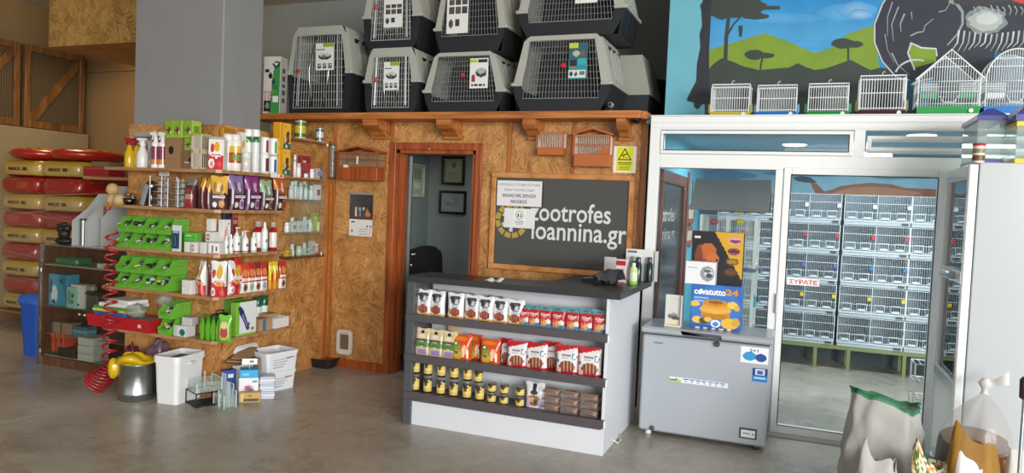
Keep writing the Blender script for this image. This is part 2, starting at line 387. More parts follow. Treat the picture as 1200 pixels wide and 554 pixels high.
# teal mural wall above the glazed front
MY = 5.95
mxl = onY(781.5, 80, MY).x
mw = slab('wall_mural', WALLP, mxl, 3.2, MY, MY + .12, 2.268, CEIL, '#6fb4c6')
slab('wall_mural_return', WALLP, mxl, mxl + .1, MY + .12, OY, 2.268, CEIL, '#8d9292')
def mural(parent, layers, Y, eps=.0015, name='mural', label=None):
    mb = MB()
    for k, (pp, c) in enumerate(layers): mb.poly([onY(x, y, Y - eps * (k + 1)) for x, y in pp], c)
    o = struct(mb, name, colmat(name + '_paint', .7, mottle=.10, mscale=5), parent, label); return o
def blob(cx, cy, rx, ry, n=26, j=.14, seed=1):
    rnd = random.Random(seed); return [(cx + rx * math.cos(2*PI*k/n) * (1 + j * (rnd.random() - .5)), cy + ry * math.sin(2*PI*k/n) * (1 + j * (rnd.random() - .5))) for k in range(n)]
def stroke(pts, w0, w1=None):
    w1 = w0 if w1 is None else w1; n = len(pts); L_, R_ = [], []
    for i, (x, y) in enumerate(pts):
        a_ = pts[max(i-1, 0)]; b_ = pts[min(i+1, n-1)]; dx, dy = b_[0]-a_[0], b_[1]-a_[1]; l = math.hypot(dx, dy) or 1
        w_ = w0 + (w1 - w0) * i / (n - 1); L_.append((x - dy / l * w_ / 2, y + dx / l * w_ / 2)); R_.append((x + dy / l * w_ / 2, y - dx / l * w_ / 2))
    return L_ + R_[::-1]
def arc(cx, cy, rx, ry, a0, a1, n=14): return [(cx + rx * math.cos(math.radians(a0 + (a1-a0)*k/n)), cy + ry * math.sin(math.radians(a0 + (a1-a0)*k/n))) for k in range(n + 1)]
DK, GRN, SKY = '#39423d', '#7a972f', '#2f8fcb'
lay = [([(826, -60), (1420, -60), (1420, 150), (826, 150)], SKY)]
for k in range(30): lay.append(([(826, 66 - 4*k), (1420, 66 - 4*k), (1420, 62 - 4*k), (826, 62 - 4*k)], mixc('#58a8d4', '#2a8ac8', min(1, k / 15))))
for k, (cx, cy, rx, ry) in enumerate(((950, 52, 36, 5), (850, 52, 22, 7), (990, 15, 26, 8), (1004, 12, 18, 8), (1008, 17, 12, 5), (920, 22, 40, 5))):
    for j in range(6): f_ = 1 - j / 6.5; lay.append((blob(cx, cy, rx * f_ * 1.25, ry * f_ * 1.25, 22, .25, k * 9 + j), mixc('#3f9ad2', '#bcd3e2', (.04, .12, .16, .42, .6, .1)[k] * (j + 1) / 6)))
lay += [([(826, 60), (845, 54), (862, 49), (882, 43), (897, 39), (910, 44), (925, 49), (940, 56), (955, 62), (975, 56), (993, 40), (1010, 34), (1024, 30), (1040, 150), (826, 150)], GRN),
        ([(826, 86), (836, 75), (846, 68), (858, 72), (872, 78), (890, 82), (912, 80), (925, 79), (935, 74), (943, 78), (955, 82), (968, 80), (985, 74), (997, 70), (1008, 76), (1020, 82), (1032, 79), (1060, 84), (1060, 150), (826, 150)], DK)]
# trees of the mural
lay += [(stroke([(850, 72), (851, 45), (854, 20)], 5, 4), DK), (stroke([(853, 40), (860, 28), (868, 20)], 2.5, 1.5), DK), (blob(850, 6, 28, 16, 30, .25, 3), DK), (blob(872, 8, 26, 12, 24, .3, 4), DK), (stroke([(880, 9), (914, 9)], 6, 4), DK), (stroke([(868, 30), (868, 43)], 5, 3), DK), (blob(885, 19, 16, 4, 16, .2, 5), DK)]
lay += [(stroke([(891, 82), (892, 74), (894, 66)], 2.2), DK), (blob(884, 64, 11, 6, 20, .2, 6), DK), (blob(897, 65, 11, 3.5, 20, .2, 7), DK), (stroke([(994, 72), (994, 56)], 2.6), DK), (blob(988, 51, 14, 6, 20, .2, 8), DK), (blob(1001, 52, 11, 4, 20, .2, 9), DK)]
# dark bark strip between plain teal and the picture
lay.append(([(834, -60), (828, -20), (822, 10), (823, 30), (820, 40), (821, 55), (817, 75), (816, 95), (806, 114), (805, 118), (813, 120), (814, 126), (818, 128), (823, 122), (831, 122), (831, 60), (834, 0), (836, -60)], '#2d3038'))
# elephant: body, head, trunk
ELE, WHT = '#30343f', '#c6cccb'
lay += [([(1050, -20), (1034, 5), (1025, 28), (1025, 50), (1034, 72), (1050, 90), (1072, 98), (1098, 92), (1098, 150), (1400, 150), (1400, -60), (1060, -60)], ELE),
        ([(1066, 50), (1082, 56), (1097, 57), (1097, 72), (1084, 76), (1070, 80), (1066, 66)], GRN), (stroke(arc(1074, 92, 26, 22, 200, 290), 2), WHT),
        (stroke([(1050, -20), (1034, 5), (1025, 28), (1025, 50), (1034, 72), (1050, 90), (1072, 96), (1096, 91)], 1.6), WHT),
        (stroke([(1068, 50), (1064, 62), (1072, 82)], 2), WHT), (stroke([(1067, 50), (1080, 56), (1097, 57), (1098, 66)], 1.8), WHT)]
lay += [(blob(1155, 24, 25, 16, 26, .2, 11), '#7c8585'), (blob(1155, 24, 20, 12, 26, .25, 12), '#a9b1ae'), (blob(1157, 22, 13, 7, 26, .25, 13), '#c0c7c3')]
lay += [(stroke([(1112, 1), (1121, 4), (1128, 14), (1128, 28), (1122, 40), (1110, 53)], 5, 1.5), '#8d9494')]
for k in range(13):
    x = 1116 + k * 6.4; lay.append((stroke([(x + 8, 40 - abs(k-6)*.8), (x + 6, 50), (x, 58 + 3 * math.sin(k))], 2.4, .6), mixc(WHT, '#6b7376', (k * 7 % 5) / 6)))
for k in range(9):
    a_ = 1140 + k * 7; lay.append((stroke([(a_, 6 + (k % 3)), (a_ + 3, 12), (a_ + 1, 18)], 1.4, .5), '#aab1ae'))
for (pp, w0, w1) in (([(1046, 2), (1040, 20), (1040, 42)], 1.4, .6), ([(1053, 8), (1045, 28), (1047, 48)], 1.6, .6), ([(1060, 16), (1055, 28), (1056, 38)], 2.2, .6), ([(1068, 14), (1069, 24)], 1.4, .5), ([(1067, 42), (1075, 38), (1082, 37), (1084, 30), (1094, 22)], 1.8, .8), ([(1100, 14), (1108, 12), (1113, 4)], 1.6, .6), ([(1045, 62), (1052, 76), (1066, 88)], 2, .5), ([(1037, 40), (1040, 58), (1048, 74)], 1.2, .4)):
    lay.append((stroke(pp, w0, w1), '#9aa1a4'))
lay += [([(1118, 4), (1140, 8), (1175, 2), (1195, 6), (1215, 0), (1215, -30), (1118, -30)], '#3a3a3e'), ([(1178, -3), (1196, 4), (1240, 12), (1240, -30), (1175, -30)], '#b8473c'), ([(1062, 94), (1078, 94), (1080, 150), (1062, 150)], '#23566b')]
lay += [([(1094, 84), (1128, 78), (1134, 150), (1090, 150)], '#2c5068'), ([(1165, 60), (1205, 70), (1215, 150), (1165, 150)], '#2f5f80')]
mural(mw, lay, MY, .00006, label='painted savanna with hills, trees and a grey elephant')
# ------------------------------------------------------------------ white glazed front of the bird room
FD = .07
def fbox(mb, px0, py0, px1, py1, d0=0, d1=FD, Y=YF, xtra=None):
    p, q = onY(px0, py0, Y), onY(px1, py1, Y); mb.box(p.x, q.x, Y + d0, Y + d1, q.z, p.z, '#e9ebea', .004)
def rect(x0, x1, z0, z1, w, y0, y1, mb, col='#e9ebea'):
    mb.box(x0, x1, y0, y1, z0, z0 + w, col, .004).box(x0, x1, y0, y1, z1 - w, z1, col, .004).box(x0, x0 + w, y0, y1, z0 + w, z1 - w, col, .004).box(x1 - w, x1, y0, y1, z0 + w, z1 - w, col, .004)
fx0 = onY(761.5, 165, YF).x; fx1 = 2.4; fz1 = onY(763, 135, YF).z
g1 = (onY(778, 166, YF).x, onY(995, 166, YF).x, onY(880, 177, YF).z, onY(880, 157.5, YF).z)        # vent glass
g3 = (onY(770, 260, YF).x, onY(909, 198, YF).x, .12, onY(840, 197.5, YF).z)                            # fixed pane
gd = (onY(919, 350, YF).x, onY(1090, 350, YF).x, onY(960, 504, YF).z, onY(1010, 206.5, YF).z)       # door glass
v2 = (onY(1014, 165, YF).x, onY(1150, 165, YF).x, onY(1080, 182, YF).z, onY(1080, 151, YF).z)
mb = MB()
mb.box(fx0, g1[0] - .028, YF, YF + FD, 0, fz1, '#e9ebea', .004)                       # left post
ht = g1[3] + .032
mb.box(g1[0] - .028, fx1, YF, YF + FD, ht, fz1, '#e9ebea', .004)                          # head
mb.box(g1[0] - .028, fx1, YF + .0, YF + FD, g3[3] + .0, g1[2] - .028, '#e9ebea', .004)     # mid rail
mb.box(g3[1], gd[0] - .045, YF, YF + FD, 0, g3[3], '#e9ebea', .004)
mb.box(g1[1] + .03, v2[0], YF, YF + FD, g1[2] - .03, ht, '#e9ebea', .004)
mb.box(gd[1] + .085, gd[1] + .15, YF, YF + FD, 0, g3[3], '#e9ebea', .004)                  # right jamb
mb.box(g1[0] - .028, g3[1], YF, YF + FD, 0, .12, '#e9ebea', .004)
mb.box(fx0, fx1, YF - .012, YF + .50, fz1 - .012, fz1, '#e9ebea', .004)                      # wide top sill the cages stand on
for k in (.045, .085): mb.box(fx0 + .02, fx1, YF - .008 + k * .05, YF + .01, fz1 - k - .012, fz1 - k - .004, '#dfe2e1')
fr = struct(mb, 'window_1_frame', PVC)
mb = MB(); rect(g1[0] - .026, g1[1] + .026, g1[2] - .026, g1[3] + .026, .026, YF - .008, YF + .05, mb); struct(mb, 'window_2_frame', PVC)
struct(MB().box(g1[0], g1[1], YF + .02, YF + .026, g1[2], g1[3], '#ffffff'), 'window_2', GLASS)
struct(MB().box(g3[0], g3[1], YF + .03, YF + .036, g3[2], g3[3], '#ffffff'), 'window_1', GLASS)
# tilted vent sash on the right
ang = math.radians(24); zl = v2[2] + .02; mb = MB(); mb.M = Matrix.Translation((0, YF + .03, zl)) @ Matrix.Rotation(-ang, 4, 'X')
hh = .115; rect(v2[0] + .015, v2[1] + .3, 0, hh, .026, -.025, .025, mb); struct(mb, 'window_3_frame', PVC)
mb = MB(); mb.M = Matrix.Translation((0, YF + .03, zl)) @ Matrix.Rotation(-ang, 4, 'X'); mb.box(v2[0] + .04, v2[1] + .27, -.003, .003, .026, hh - .026, '#ffffff'); struct(mb, 'window_3', GLASS)
# sliding door
mb = MB(); w = .062
dx0, dx1 = gd[0] - .05, gd[1] + .06
mb.box(dx0, gd[0], YF - .012, YF + .05, .02, gd[3] + .05, '#eceeed', .005).box(gd[1], dx1, YF - .012, YF + .05, .02, gd[3] + .05, '#eceeed', .005)
mb.box(gd[0], gd[1], YF - .012, YF + .05, .02, gd[2], '#eceeed', .005).box(gd[0], gd[1], YF - .012, YF + .05, gd[3], gd[3] + .05, '#eceeed', .005)
dr_ = struct(mb, 'door_2', PVC)
struct(MB().box(gd[0], gd[1], YF + .01, YF + .016, gd[2], gd[3], '#ffffff'), 'glass_pane', GLASS, dr_)
q = onY(911, 355, YF); struct(MB().box(q.x - .012, q.x + .012, YF - .03, YF - .012, q.z - .07, q.z + .07, '#dcdedd', .006), 'door_handle', PVC, dr_)
rub = MB(); rect(gd[0] - .003, gd[1] + .003, gd[2] - .003, gd[3] + .003, .006, YF - .014, YF - .01, rub, '#2a2c2d'); struct(rub, 'gasket', MATTE, dr_)
rub = MB(); rect(g3[0] - .002, g3[1] + .002, g3[2], g3[3] + .002, .005, YF + .024, YF + .03, rub, '#2a2c2d'); struct(rub, 'window_1_gasket', MATTE)
rub = MB(); rect(g1[0] - .002, g1[1] + .002, g1[2] - .002, g1[3] + .002, .005, YF - .01, YF - .006, rub, '#2a2c2d'); struct(rub, 'window_2_gasket', MATTE)
# sill track
slab('trim_door_track', PVC, fx0, fx1, YF - .035, YF + .1, 0, .02, '#c9cccb')
# push sign on the door
pa, pb = onY(922.5, 325, YF - .0), onY(960, 336, YF)
sg = thing('door_sign', 'small white sticker lettered ΣΥΡΑΤΕ in red on the sliding glass door', 'sign', ((pa.x + pb.x) / 2, YF + .009, pb.z))
ww, hh = (pb.x - pa.x) / 2, pa.z - pb.z
MB().box(-ww, ww, -.001, .0005, 0, hh, '#f2f2ef').build('sticker', PRINT, sg)
mb = MB(); mb.text('ΣΥΡΑΤΕ', -ww * .86, ww * .86, hh * .2, hh * .8, -.0018, '#c8232c', .02); mb.build('lettering', PRINT, sg)
# ------------------------------------------------------------------ inside of the bird room
BY, BX0, BX1, BZ = 8.75, -1.08, 3.2, 2.215
bw = slab('wall_birdroom_back', WALLP, BX0, BX1, BY, BY + .08, 0, BZ, '#6aabc6')
lay = [([(890, 190), (1130, 190), (1130, 300), (890, 300)], '#86b6c9'), ([(760, 190), (905, 190), (905, 260), (760, 260)], '#7badc4'), (blob(860, 222, 50, 7, 24, .3, 4), '#9dbcc6'), (blob(845, 205, 40, 6, 24, .3, 5), '#4d88ab'), (blob(955, 203, 60, 4, 24, .3, 3), '#4d86a6'), (blob(1060, 206, 50, 4, 24, .3, 2), '#5a8aa6'),
       ([(949, 212), (958, 216), (966, 224), (975, 222), (985, 218), (1000, 216), (1020, 214), (1045, 216), (1060, 220), (1085, 221), (1140, 224), (1140, 300), (975, 300), (960, 232), (955, 226)], '#8b5a44'),
       ([(975, 226), (1000, 219), (1040, 219), (1080, 226), (1060, 232), (1000, 230)], '#a8785c'), ([(968, 240), (1000, 228), (1040, 230), (1090, 236), (1140, 240), (1140, 300), (960, 300)], '#c9cac6'), ([(929, 208), (940, 206), (950, 208), (958, 214), (945, 214), (934, 212)], '#3a4650')]
mural(bw, lay, BY, .0001, 'wall_painting', 'painted sky, brown rocks and cloud')
slab('wall_birdroom_right', WALLP, BX1, BX1 + .08, YF, BY, 0, BZ, '#86b4c6')
slab('ceiling_birdroom', WALLP, BX0 - .06, BX1 + .08, YF + .075, BY + .08, BZ, BZ + .05, '#8fb8cc')
slab('baseboard_birdroom', WALLP, BX0 + .002, BX1, BY - .02, BY - .004, 0, .5, '#3f4b4f')
bl = slab('wall_birdroom_left', WALLP, BX0 - .05, BX0, YW + .07, BY, 0, BZ, '#62b9d0')
# painted timber window with the shop's name, on the left wall of the bird room
w0, w1 = onX(775, 300, BX0).y if 0 else 5.78, onX(793, 300, BX0).y
wz0, wz1 = onX(790, 385, BX0).z, onX(790, 205, BX0).z
wt = thing('painted_window_board', 'brown timber window board with white shop lettering seen through the left pane', 'sign board', (BX0 + .02, 5.7, wz0))
H_, L_ = wz1 - wz0, w1 - 5.7
mb = MB(); mb.box(0, .05, 0, L_, 0, .1, '#5a2f20', .01).box(0, .05, 0, L_, H_ - .1, H_, '#5a2f20', .01).box(0, .05, L_ - .13, L_, .1, H_ - .1, '#6b3a27', .01).box(0, .05, 0, .06, .1, H_ - .1, '#5a2f20', .01)
mb.box(.05, .065, L_ - .05, L_ + .03, -.05, H_ + .05, '#3a221a', .01); mb.build('timber_frame', woodmat('painted_timber', ('#3d1f15', '#6b3a27', '#7c4a34'), (20, 20, 3)), wt)
MB().box(0, .02, .06, L_ - .13, .1, H_ - .1, '#3c3a38').build('dark_panel', GLOSS, wt)
mb = MB(); mb.M = Matrix.Translation((.022, 0, 0)) @ Matrix.Rotation(PI / 2, 4, 'Z')
zt_ = onX(777, 251, BX0).z - wz0; zb_ = onX(777, 275, BX0).z - wz0
ye_ = onX(785, 250, BX0).y - 5.7
mb.text('zootrofes', ye_ - .85, ye_, zt_ - .06, zt_ + .06, 0, '#e8e8e4', .02); mb.text('ioannina.gr', ye_ - .95, ye_ + .06, zb_ - .07, zb_ + .06, 0, '#e8e8e4', .02)
mb.build('lettering', PRINT, wt)
# blotchy brown paint under the window, and arrow boards
lay = []
mb = MB()
for k in range(9):
    y = 5.9 + k * .12; mb.poly([(BX0 + .002, y, wz0 - .05), (BX0 + .002, y + .1, wz0 - .05), (BX0 + .002, y + .1, wz0 - .08 - .1 * random.random()), (BX0 + .002, y + .03, wz0 - .12 - .15 * random.random())], '#59392b')
struct(mb, 'mural_drips', WALLP, bl)
for k, (py0, py1, pxm) in enumerate(((238, 264, 808), (263, 290, 806))):
    t = onX(pxm, (py0 + py1) / 2, BX0 + .03); z0 = onX(pxm, py1, BX0 + .03).z; z1 = onX(pxm, py0, BX0 + .03).z; h = z1 - z0
    s = thing('arrow_board', ('upper' if k == 0 else 'lower') + ' brown painted arrow board on the turquoise wall inside the bird room', 'sign', (BX0 + .0013, t.y, z0), 0, 'painted arrow boards')
    MB().prism([(0, -.16, h * .15), (0, .3, .01), (0, .42, h * .5), (0, .3, h - .01), (0, -.16, h * .9)], (.025, 0, 0), '#8a5436').build('board', WALLP, s)
    mb = MB(); 
    for q in range(4): mb.poly([(.0265, -.12 + q * .11, h * .3), (.0265, -.06 + q * .11, h * .3), (.0265, -.04 + q * .11, h * .72), (.0265, -.1 + q * .11, h * .72)], '#e9e3d8')
    mb.build('white_brush_strokes', WALLP, s)
slab('trim_post_sign', WALLP, BX0, BX0 + .001, onX(810.5, 240, BX0).y - .04, onX(810.5, 240, BX0).y + .04, onX(810, 290, BX0).z, onX(810, 210, BX0).z, '#7a4a30')
# ------------------------------------------------------------------ warehouse on the left
WX, WY = -9.3, OY
slab('wall_warehouse_left', WALLP, WX - .1, WX, -6, WY, 0, CEIL, '#8f7349')
slab('wall_warehouse_back', WALLP, WX - .1, -6.5, WY, WY + .08, 0, CEIL, '#9a7c52')
z = onY(120, 83, WY).z; slab('trim_pipe', WALLP, WX, -6, WY - .02, WY, z - .012, z + .012, '#9d7e55')
a = onY(57, 55, 5.2)
slab('wall_duct_board', OSBW, a.x, -5.6, 5.2, 5.22, a.z, CEIL)
struct(MB().box(a.x, -5.6, 5.22, 6.3, a.z, a.z + .02, '#ffffff'), 'ceiling_duct_board', OSBZ)
# low white ledge wall beneath the lattice
zt = onX(40, 152, WX + .25).z
slab('wall_ledge', WALLP, WX, WX + .22, 2, 7.2, 0, onX(36, 150, WX + .22).z, '#a08c66')
# timber lattice partition
RAWT = woodmat('raw_timber', ('#5f3d1e', '#7c5329', '#926636'), (20, 20, 3))
lt = thing('timber_cage_partition', 'timber framed partition of dark wire panels with diagonal braces on the ledge wall', 'partition', (WX + .1, 6.4, onX(36, 150, WX + .1).z))
zb = lt.location.z; yl = 7.16
zt_ = 3.30
for k, (ya, yb) in enumerate(((yl - .82, yl), (yl - 1.72, yl - .88))):
    h = zt_ - zb
    pan = MB().box(.02, .04, ya - 6.4, yb - 6.4, 0, h, '#54452f')
    for j in range(26): pan.box(.04, .045, ya - 6.4 + (yb - ya) * j / 26, ya - 6.4 + (yb - ya) * (j + .4) / 26, 0, h, '#6b573c')
    pan.build('wire_panel', MATTE, lt)
    mb = MB()
    for (y0, y1) in ((ya, ya + .07), (yb - .07, yb)): mb.box(.045, .09, y0 - 6.4, y1 - 6.4, 0, h, '#9a5a2a', .004)
    mb.box(.045, .09, ya + .07 - 6.4, yb - .07 - 6.4, 0, .09, '#9a5a2a', .004).box(.045, .09, ya + .07 - 6.4, yb - .07 - 6.4, h - .08, h, '#9a5a2a', .004)
    mb.build('panel_frame', RAWT, lt)
    mb = MB(); y0, y1 = ya - 6.4 + .07, yb - 6.4 - .07; mb.prism([(.05, y0, .09), (.05, y0 + .09, .09), (.05, y1, h - .16), (.05, y1, h - .08), (.05, y1 - .05, h - .08), (.05, y0, .17)], (.03, 0, 0), '#a8662f'); mb.build('brace', RAWT, lt)
# ================================================================== PET CARRIERS ON THE LEDGE
LZ = lz1
def carrier(label, px0, px1, pyb, pyt, Y, D, zb, tw, split, door, card, group='pet carriers stacked on the ledge', hole=None, latch=None, rz=0):
    """px0..px1: bottom width in the photograph, pyt: its top; tw: top/bottom width; door=(lo, hi) heights of the opening, share of width"""
    xa, xb = onY(px0, pyb, Y).x, onY(px1, pyb, Y).x; W = xb - xa
    H = onY((px0 + px1) / 2, pyt, Y).z - zb
    r = thing('pet_carrier', label, 'pet carrier', ((xa + xb) / 2, Y, zb), rz, group)
    hs = H * split
    def hw(z):   # half width at height z: slight flare low, tapered shell above
        if z <= hs: return W / 2 * (.90 + .10 * z / hs)
        return W / 2 * (1 - (1 - tw) * ((z - hs) / (H - hs)))
    dz0, dz1, dwf = door[0] * H, door[1] * H, door[2]
    def ring(zs, infl, top):     # open outline left side up (over) and down right
        return [(-hw(z) * infl, z) for z in zs]
    def shell(z0, z1, col, lip):
        mb = MB(); n = 5
        zs = [z0 + (z1 - z0) * k / n for k in range(n + 1)]
        ch = .05 * W
        ys = [(0, 1 - .02), (.03, 1.0), (D - .05, 1.0), (D, .95)]
        prof = [(-1, z) for z in zs]
        def pts(y, f, cap):
            out = []
            for z in zs: out.append((-hw(z) * f, y, z))
            if cap:
                out[-1] = (-hw(z1) * f + ch * .1, y, z1 - ch * .5)
                out += [(-hw(z1) * f + ch, y, z1), (hw(z1) * f - ch, y, z1)]
                out += [(hw(z1) * f - ch * .1, y, z1 - ch * .5)]
                out += [(hw(z) * f, y, z) for z in zs[-2::-1]]
            else:
                out = out[::-1] + [(-hw(z0) * f * .9, y, z0), (hw(z0) * f * .9, y, z0)] + [(hw(z) * f, y, z) for z in zs]
            return out
        rr = [pts(y, f, z1 > hs + 1e-4) for y, f in ys]; m = len(rr[0])
        for a_, b_ in zip(rr, rr[1:]): mb.add(a_ + b_, [(k, k + 1, m + k + 1, m + k) for k in range(m - 1)], col)
        mb.poly(rr[-1], col)
        # front face with the door opening cut out of it
        a0, a1 = max(z0, dz0), min(z1, dz1)
        f = ys[0][1]
        def dw(z): return hw(z) * dwf
        for sgn in (-1, 1):
            for k in range(n):
                za, zb_ = max(zs[k], a0), min(zs[k+1], a1)
                if zb_ > za: mb.poly([(sgn * hw(za) * f, 0, za), (sgn * dw(za), 0, za), (sgn * dw(zb_), 0, zb_), (sgn * hw(zb_) * f, 0, zb_)], col)
        if z1 > dz1: mb.poly([(-hw(a1) * f, 0, a1), (hw(a1) * f, 0, a1), (hw(z1) * f - ch, 0, z1), (-hw(z1) * f + ch, 0, z1)], col)
        if z0 < dz0: mb.poly([(-hw(z0) * f * .9, 0, z0), (hw(z0) * f * .9, 0, z0), (hw(a0) * f, 0, a0), (-hw(a0) * f, 0, a0)], col)
        # moulded ribs on the right flank
        for k in range(3):
            y = D * (.3 + .2 * k)
            mb.prism([(hw(z0 + (z1 - z0) * .12), y, z0 + (z1 - z0) * .12), (hw(z0 + (z1 - z0) * .12) + .006, y + .02, z0 + (z1 - z0) * .12), (hw(z0 + (z1 - z0) * .85) + .006, y + .02, z0 + (z1 - z0) * .85), (hw(z0 + (z1 - z0) * .85), y, z0 + (z1 - z0) * .85)], (0, .03, 0), col)
        return mb
    LG, DKC = '#abaca2', '#1f2226'
    shell(0, hs, DKC, 0).build('base_tub', MATTE, r)
    top = shell(hs, H, LG, 1).build('top_shell', MATTE, r)
    # rim with clips where the halves meet
    e = .012
    for sgn in (-1, 1):
        mb = MB().box(sgn * W / 2 - e, sgn * W / 2 + e, -.004, D * .97, hs - .012, hs + .014, LG, .004)
        mb.box(sgn * W / 2 * (1 + dwf) / 2 - W * (1 - dwf) / 4 - .004, sgn * W / 2 * (1 + dwf) / 2 + W * (1 - dwf) / 4 + .004, -.008, .012, hs - .014, hs + .012, LG, .003)
        mb.build('rim', MATTE, top)
    if D > .3:
        for k in range(3): MB().box(hw(H * .86) - .004, hw(H * .86) + .006, D * (.22 + .25 * k), D * (.36 + .25 * k), H * .83, H * .88, '#1c1e22', .002).build('vent_slot', MATTE, top)
    # interior floor and back
    # wire door
    mb = MB(); nx = max(8, int(W / .035)); zs = [dz0 + (dz1 - dz0) * k / 6 for k in range(7)]
    dw = lambda z: hw(z) * dwf
    DW = '#b3b6b3' if hole == 'light' else '#7b7e80'
    mb.path([(-dw(dz0), -.006, dz0), (dw(dz0), -.006, dz0), (dw(dz1), -.006, dz1), (-dw(dz1), -.006, dz1)], .005, 5, DW, True)
    for k in range(1, nx):
        t = -1 + 2 * k / nx; mb.bar((t * dw(dz0), -.004, dz0), (t * dw(dz1), -.004, dz1), .0026, DW)
    for k in range(1, 9 if H > .5 else 7):
        z = dz0 + (dz1 - dz0) * k / (9 if H > .5 else 7); mb.bar((-dw(z), -.001, z), (dw(z), -.001, z), .0022, DW)
    dr = mb.build('wire_door', WIREM, r)
    if latch:
        lx, lzz, lc = latch; x = lx * W / 2; z = lzz * H
        MB().lathe([(.001, 0), (.022, .002), (.022, .012), (.016, .016)], 12, lc).build('latch', GLOSS, dr).matrix_local = Matrix.Translation((x, -.008, z)) @ Matrix.Rotation(PI / 2, 4, 'X')
    if hole == 'light':   # bright locking rods and bail on the tall doors
        mb = MB(); k = .78
        mb.path([(-dw(dz0) * .22, -.014, dz0 + .01), (-dw(H*.5) * .34, -.014, H * .5), (-dw(dz1) * .12, -.014, dz1 - .01), (dw(dz1) * .3, -.014, dz1 - .01), (dw(H*.5) * .42, -.014, H * .5), (dw(dz0) * .3, -.014, dz0 + .01)], .005, 5, '#d4d6d4', True)
        for sx in (-.86, -.8, .84): mb.bar((sx * dw(dz0), -.012, dz0 + .02), (sx * dw(dz1), -.012, dz1), .005, '#c4c6c4', 5)
        mb.build('locking_rod', METAL, dr)
    if card:
        cx0, cx1, cz0, cz1, kind = card
        x0, x1, z0, z1 = cx0 * W / 2, cx1 * W / 2, cz0 * H, cz1 * H
        mb = MB()
        sh = {'white': [('r', .4, 1, .86, 1, '#8fae2f'), ('e', .5, .52, .36, .13, '#33373b'), ('e', .5, .57, .30, .08, '#c9cbc4'), ('e', .47, .5, .12, .06, '#6b6f70'), ('r', .06, .5, .76, .80, '#3c3f42'), ('r', .06, .4, .7, .72, '#8b8f90')] + [('r', .1 + .3 * i, .32 + .3 * i, .08 + 0 * j, .26, '#4a4d50') for i in range(3) for j in (0,)] + [('e', .21 + .3 * i, .18, .07, .05, '#b9bab4') for i in range(3)],
              'photos': [('r', .55, 1, .88, 1, '#8fae2f')] + [('r', .1 + .3 * i, .34 + .3 * i, .40 + .17 * j, .52 + .17 * j, ('#4b4f52', '#5d5048', '#3c4347')[(i + j) % 3]) for i in range(3) for j in range(2)] + [('e', .2, .2, .1, .09, '#46494c'), ('r', .42, .62, .14, .3, '#3a3d40'), ('r', .08, .9, .06, .07, '#8a8c8c')],
              'banner': [('r', 0, .4, .84, .96, '#b9c437'), ('r', .44, .95, .84, .97, '#2b2d30'), ('e', .62, .52, .3, .15, '#37404a'), ('e', .62, .58, .24, .1, '#aab4b6'), ('e', .2, .36, .12, .1, '#9c3a2c'), ('r', .1, .28, .2, .34, '#9c3a2c')] + [('r', .1 + .13 * i, .2 + .13 * i, .06, .14, '#2b2d30') for i in range(6)],
              'teal': [('d', 0, -1, -.52, '#1f8f98'), ('r', 0, .5, .85, 1, '#c3c93a'), ('r', .08, .92, .6, .82, '#3f5d66'), ('e', .4, .7, .2, .08, '#b9b6a8'), ('e', .75, .7, .1, .08, '#7a5a42'), ('r', .05, .45, .36, .52, '#262a2d'), ('r', .1, .4, .32, .35, '#c06a30'), ('r', .5, .95, .4, .56, '#35a5ad'), ('r', 0, .95, .05, .24, '#d7dcd9'), ('e', .15, .14, .1, .06, '#3a4145'), ('e', .42, .14, .1, .06, '#4b5256'), ('r', .6, .9, .09, .2, '#6a7477')]}[kind]
        pf = painter('#e6e7e3' if kind != 'teal' else '#2c5f6b', sh)
        mb.grid(20, 28, lambda u, v: (x0 + (x1 - x0) * u + .02 * W * v * 0, -.020 - .006 * v, z0 + (z1 - z0) * v), pf)
        mb.grid(1, 1, lambda u, v: (x0 + (x1 - x0) * u, -.0175 - .006 * v, z0 + (z1 - z0) * v), '#d8d8d2')
        mb.build('hang_card', PRINT, dr)
    # dark inside back panel
    mb = MB().box(-hw(dz0) * .85, hw(dz0) * .85, D * .8, D * .82, dz0, H * .92, '#2a2b2c'); mb.build('inner_back', MATTE, r)
    return r
c1 = carrier('tall pet carrier with full wire door at the left end of the ledge', 335, 410, 133, 31, 5.58, .50, LZ, .80, .48, (.08, .90, .82), (-.05, .5, .5, .8, 'white'), hole='light', latch=(-.62, .5, '#b23a34'))
c2 = carrier('medium pet carrier with barred door, second from left in the bottom row', 425, 490, 133, 56, 5.56, .5, LZ, .80, .50, (.10, .86, .72), (-.22, .32, .36, .78, 'white'), hole='light', latch=(-.5, .52, '#c05048'))
c3 = carrier('wide pet carrier with mesh front and red dog card, third on the bottom row', 495, 590, 133, 61, 5.54, .46, LZ, .74, .37, (.20, .93, .80), (.18, .62, .40, .88, 'banner'), latch=(0, .62, '#b02a35'))
c4 = carrier('largest pet carrier with mesh front and teal photo card, bottom row right', 599, 715, 132.5, 41, 5.50, .56, LZ, .78, .37, (.18, .93, .80), (.16, .52, .42, .88, 'teal'), latch=(.05, .60, '#c9282f'))
zc = LZ + (onY(455, 56, 5.56).z - LZ) + .006
c5 = carrier('pet carrier with barred door and photo card, leftmost in the upper row', 424, 492, 57, -22, 5.60, .5, zc, .80, .48, (.12, .9, .72), (-.22, .42, .3, .8, 'photos'), hole='light', latch=(-.5, .62, '#c05048'), group='upper row of stacked carriers')
zc3 = onY(545, 61, 5.54).z + .006
c6 = carrier('wide pet carrier with white card on its mesh front, middle of the upper row', 508, 592, 61, -28, 5.58, .46, zc3, .76, .32, (.22, .95, .80), (-.62, -.02, .25, .9, 'photos'), group='upper row of stacked carriers')
zc4 = onY(660, 41, 5.50).z + .006
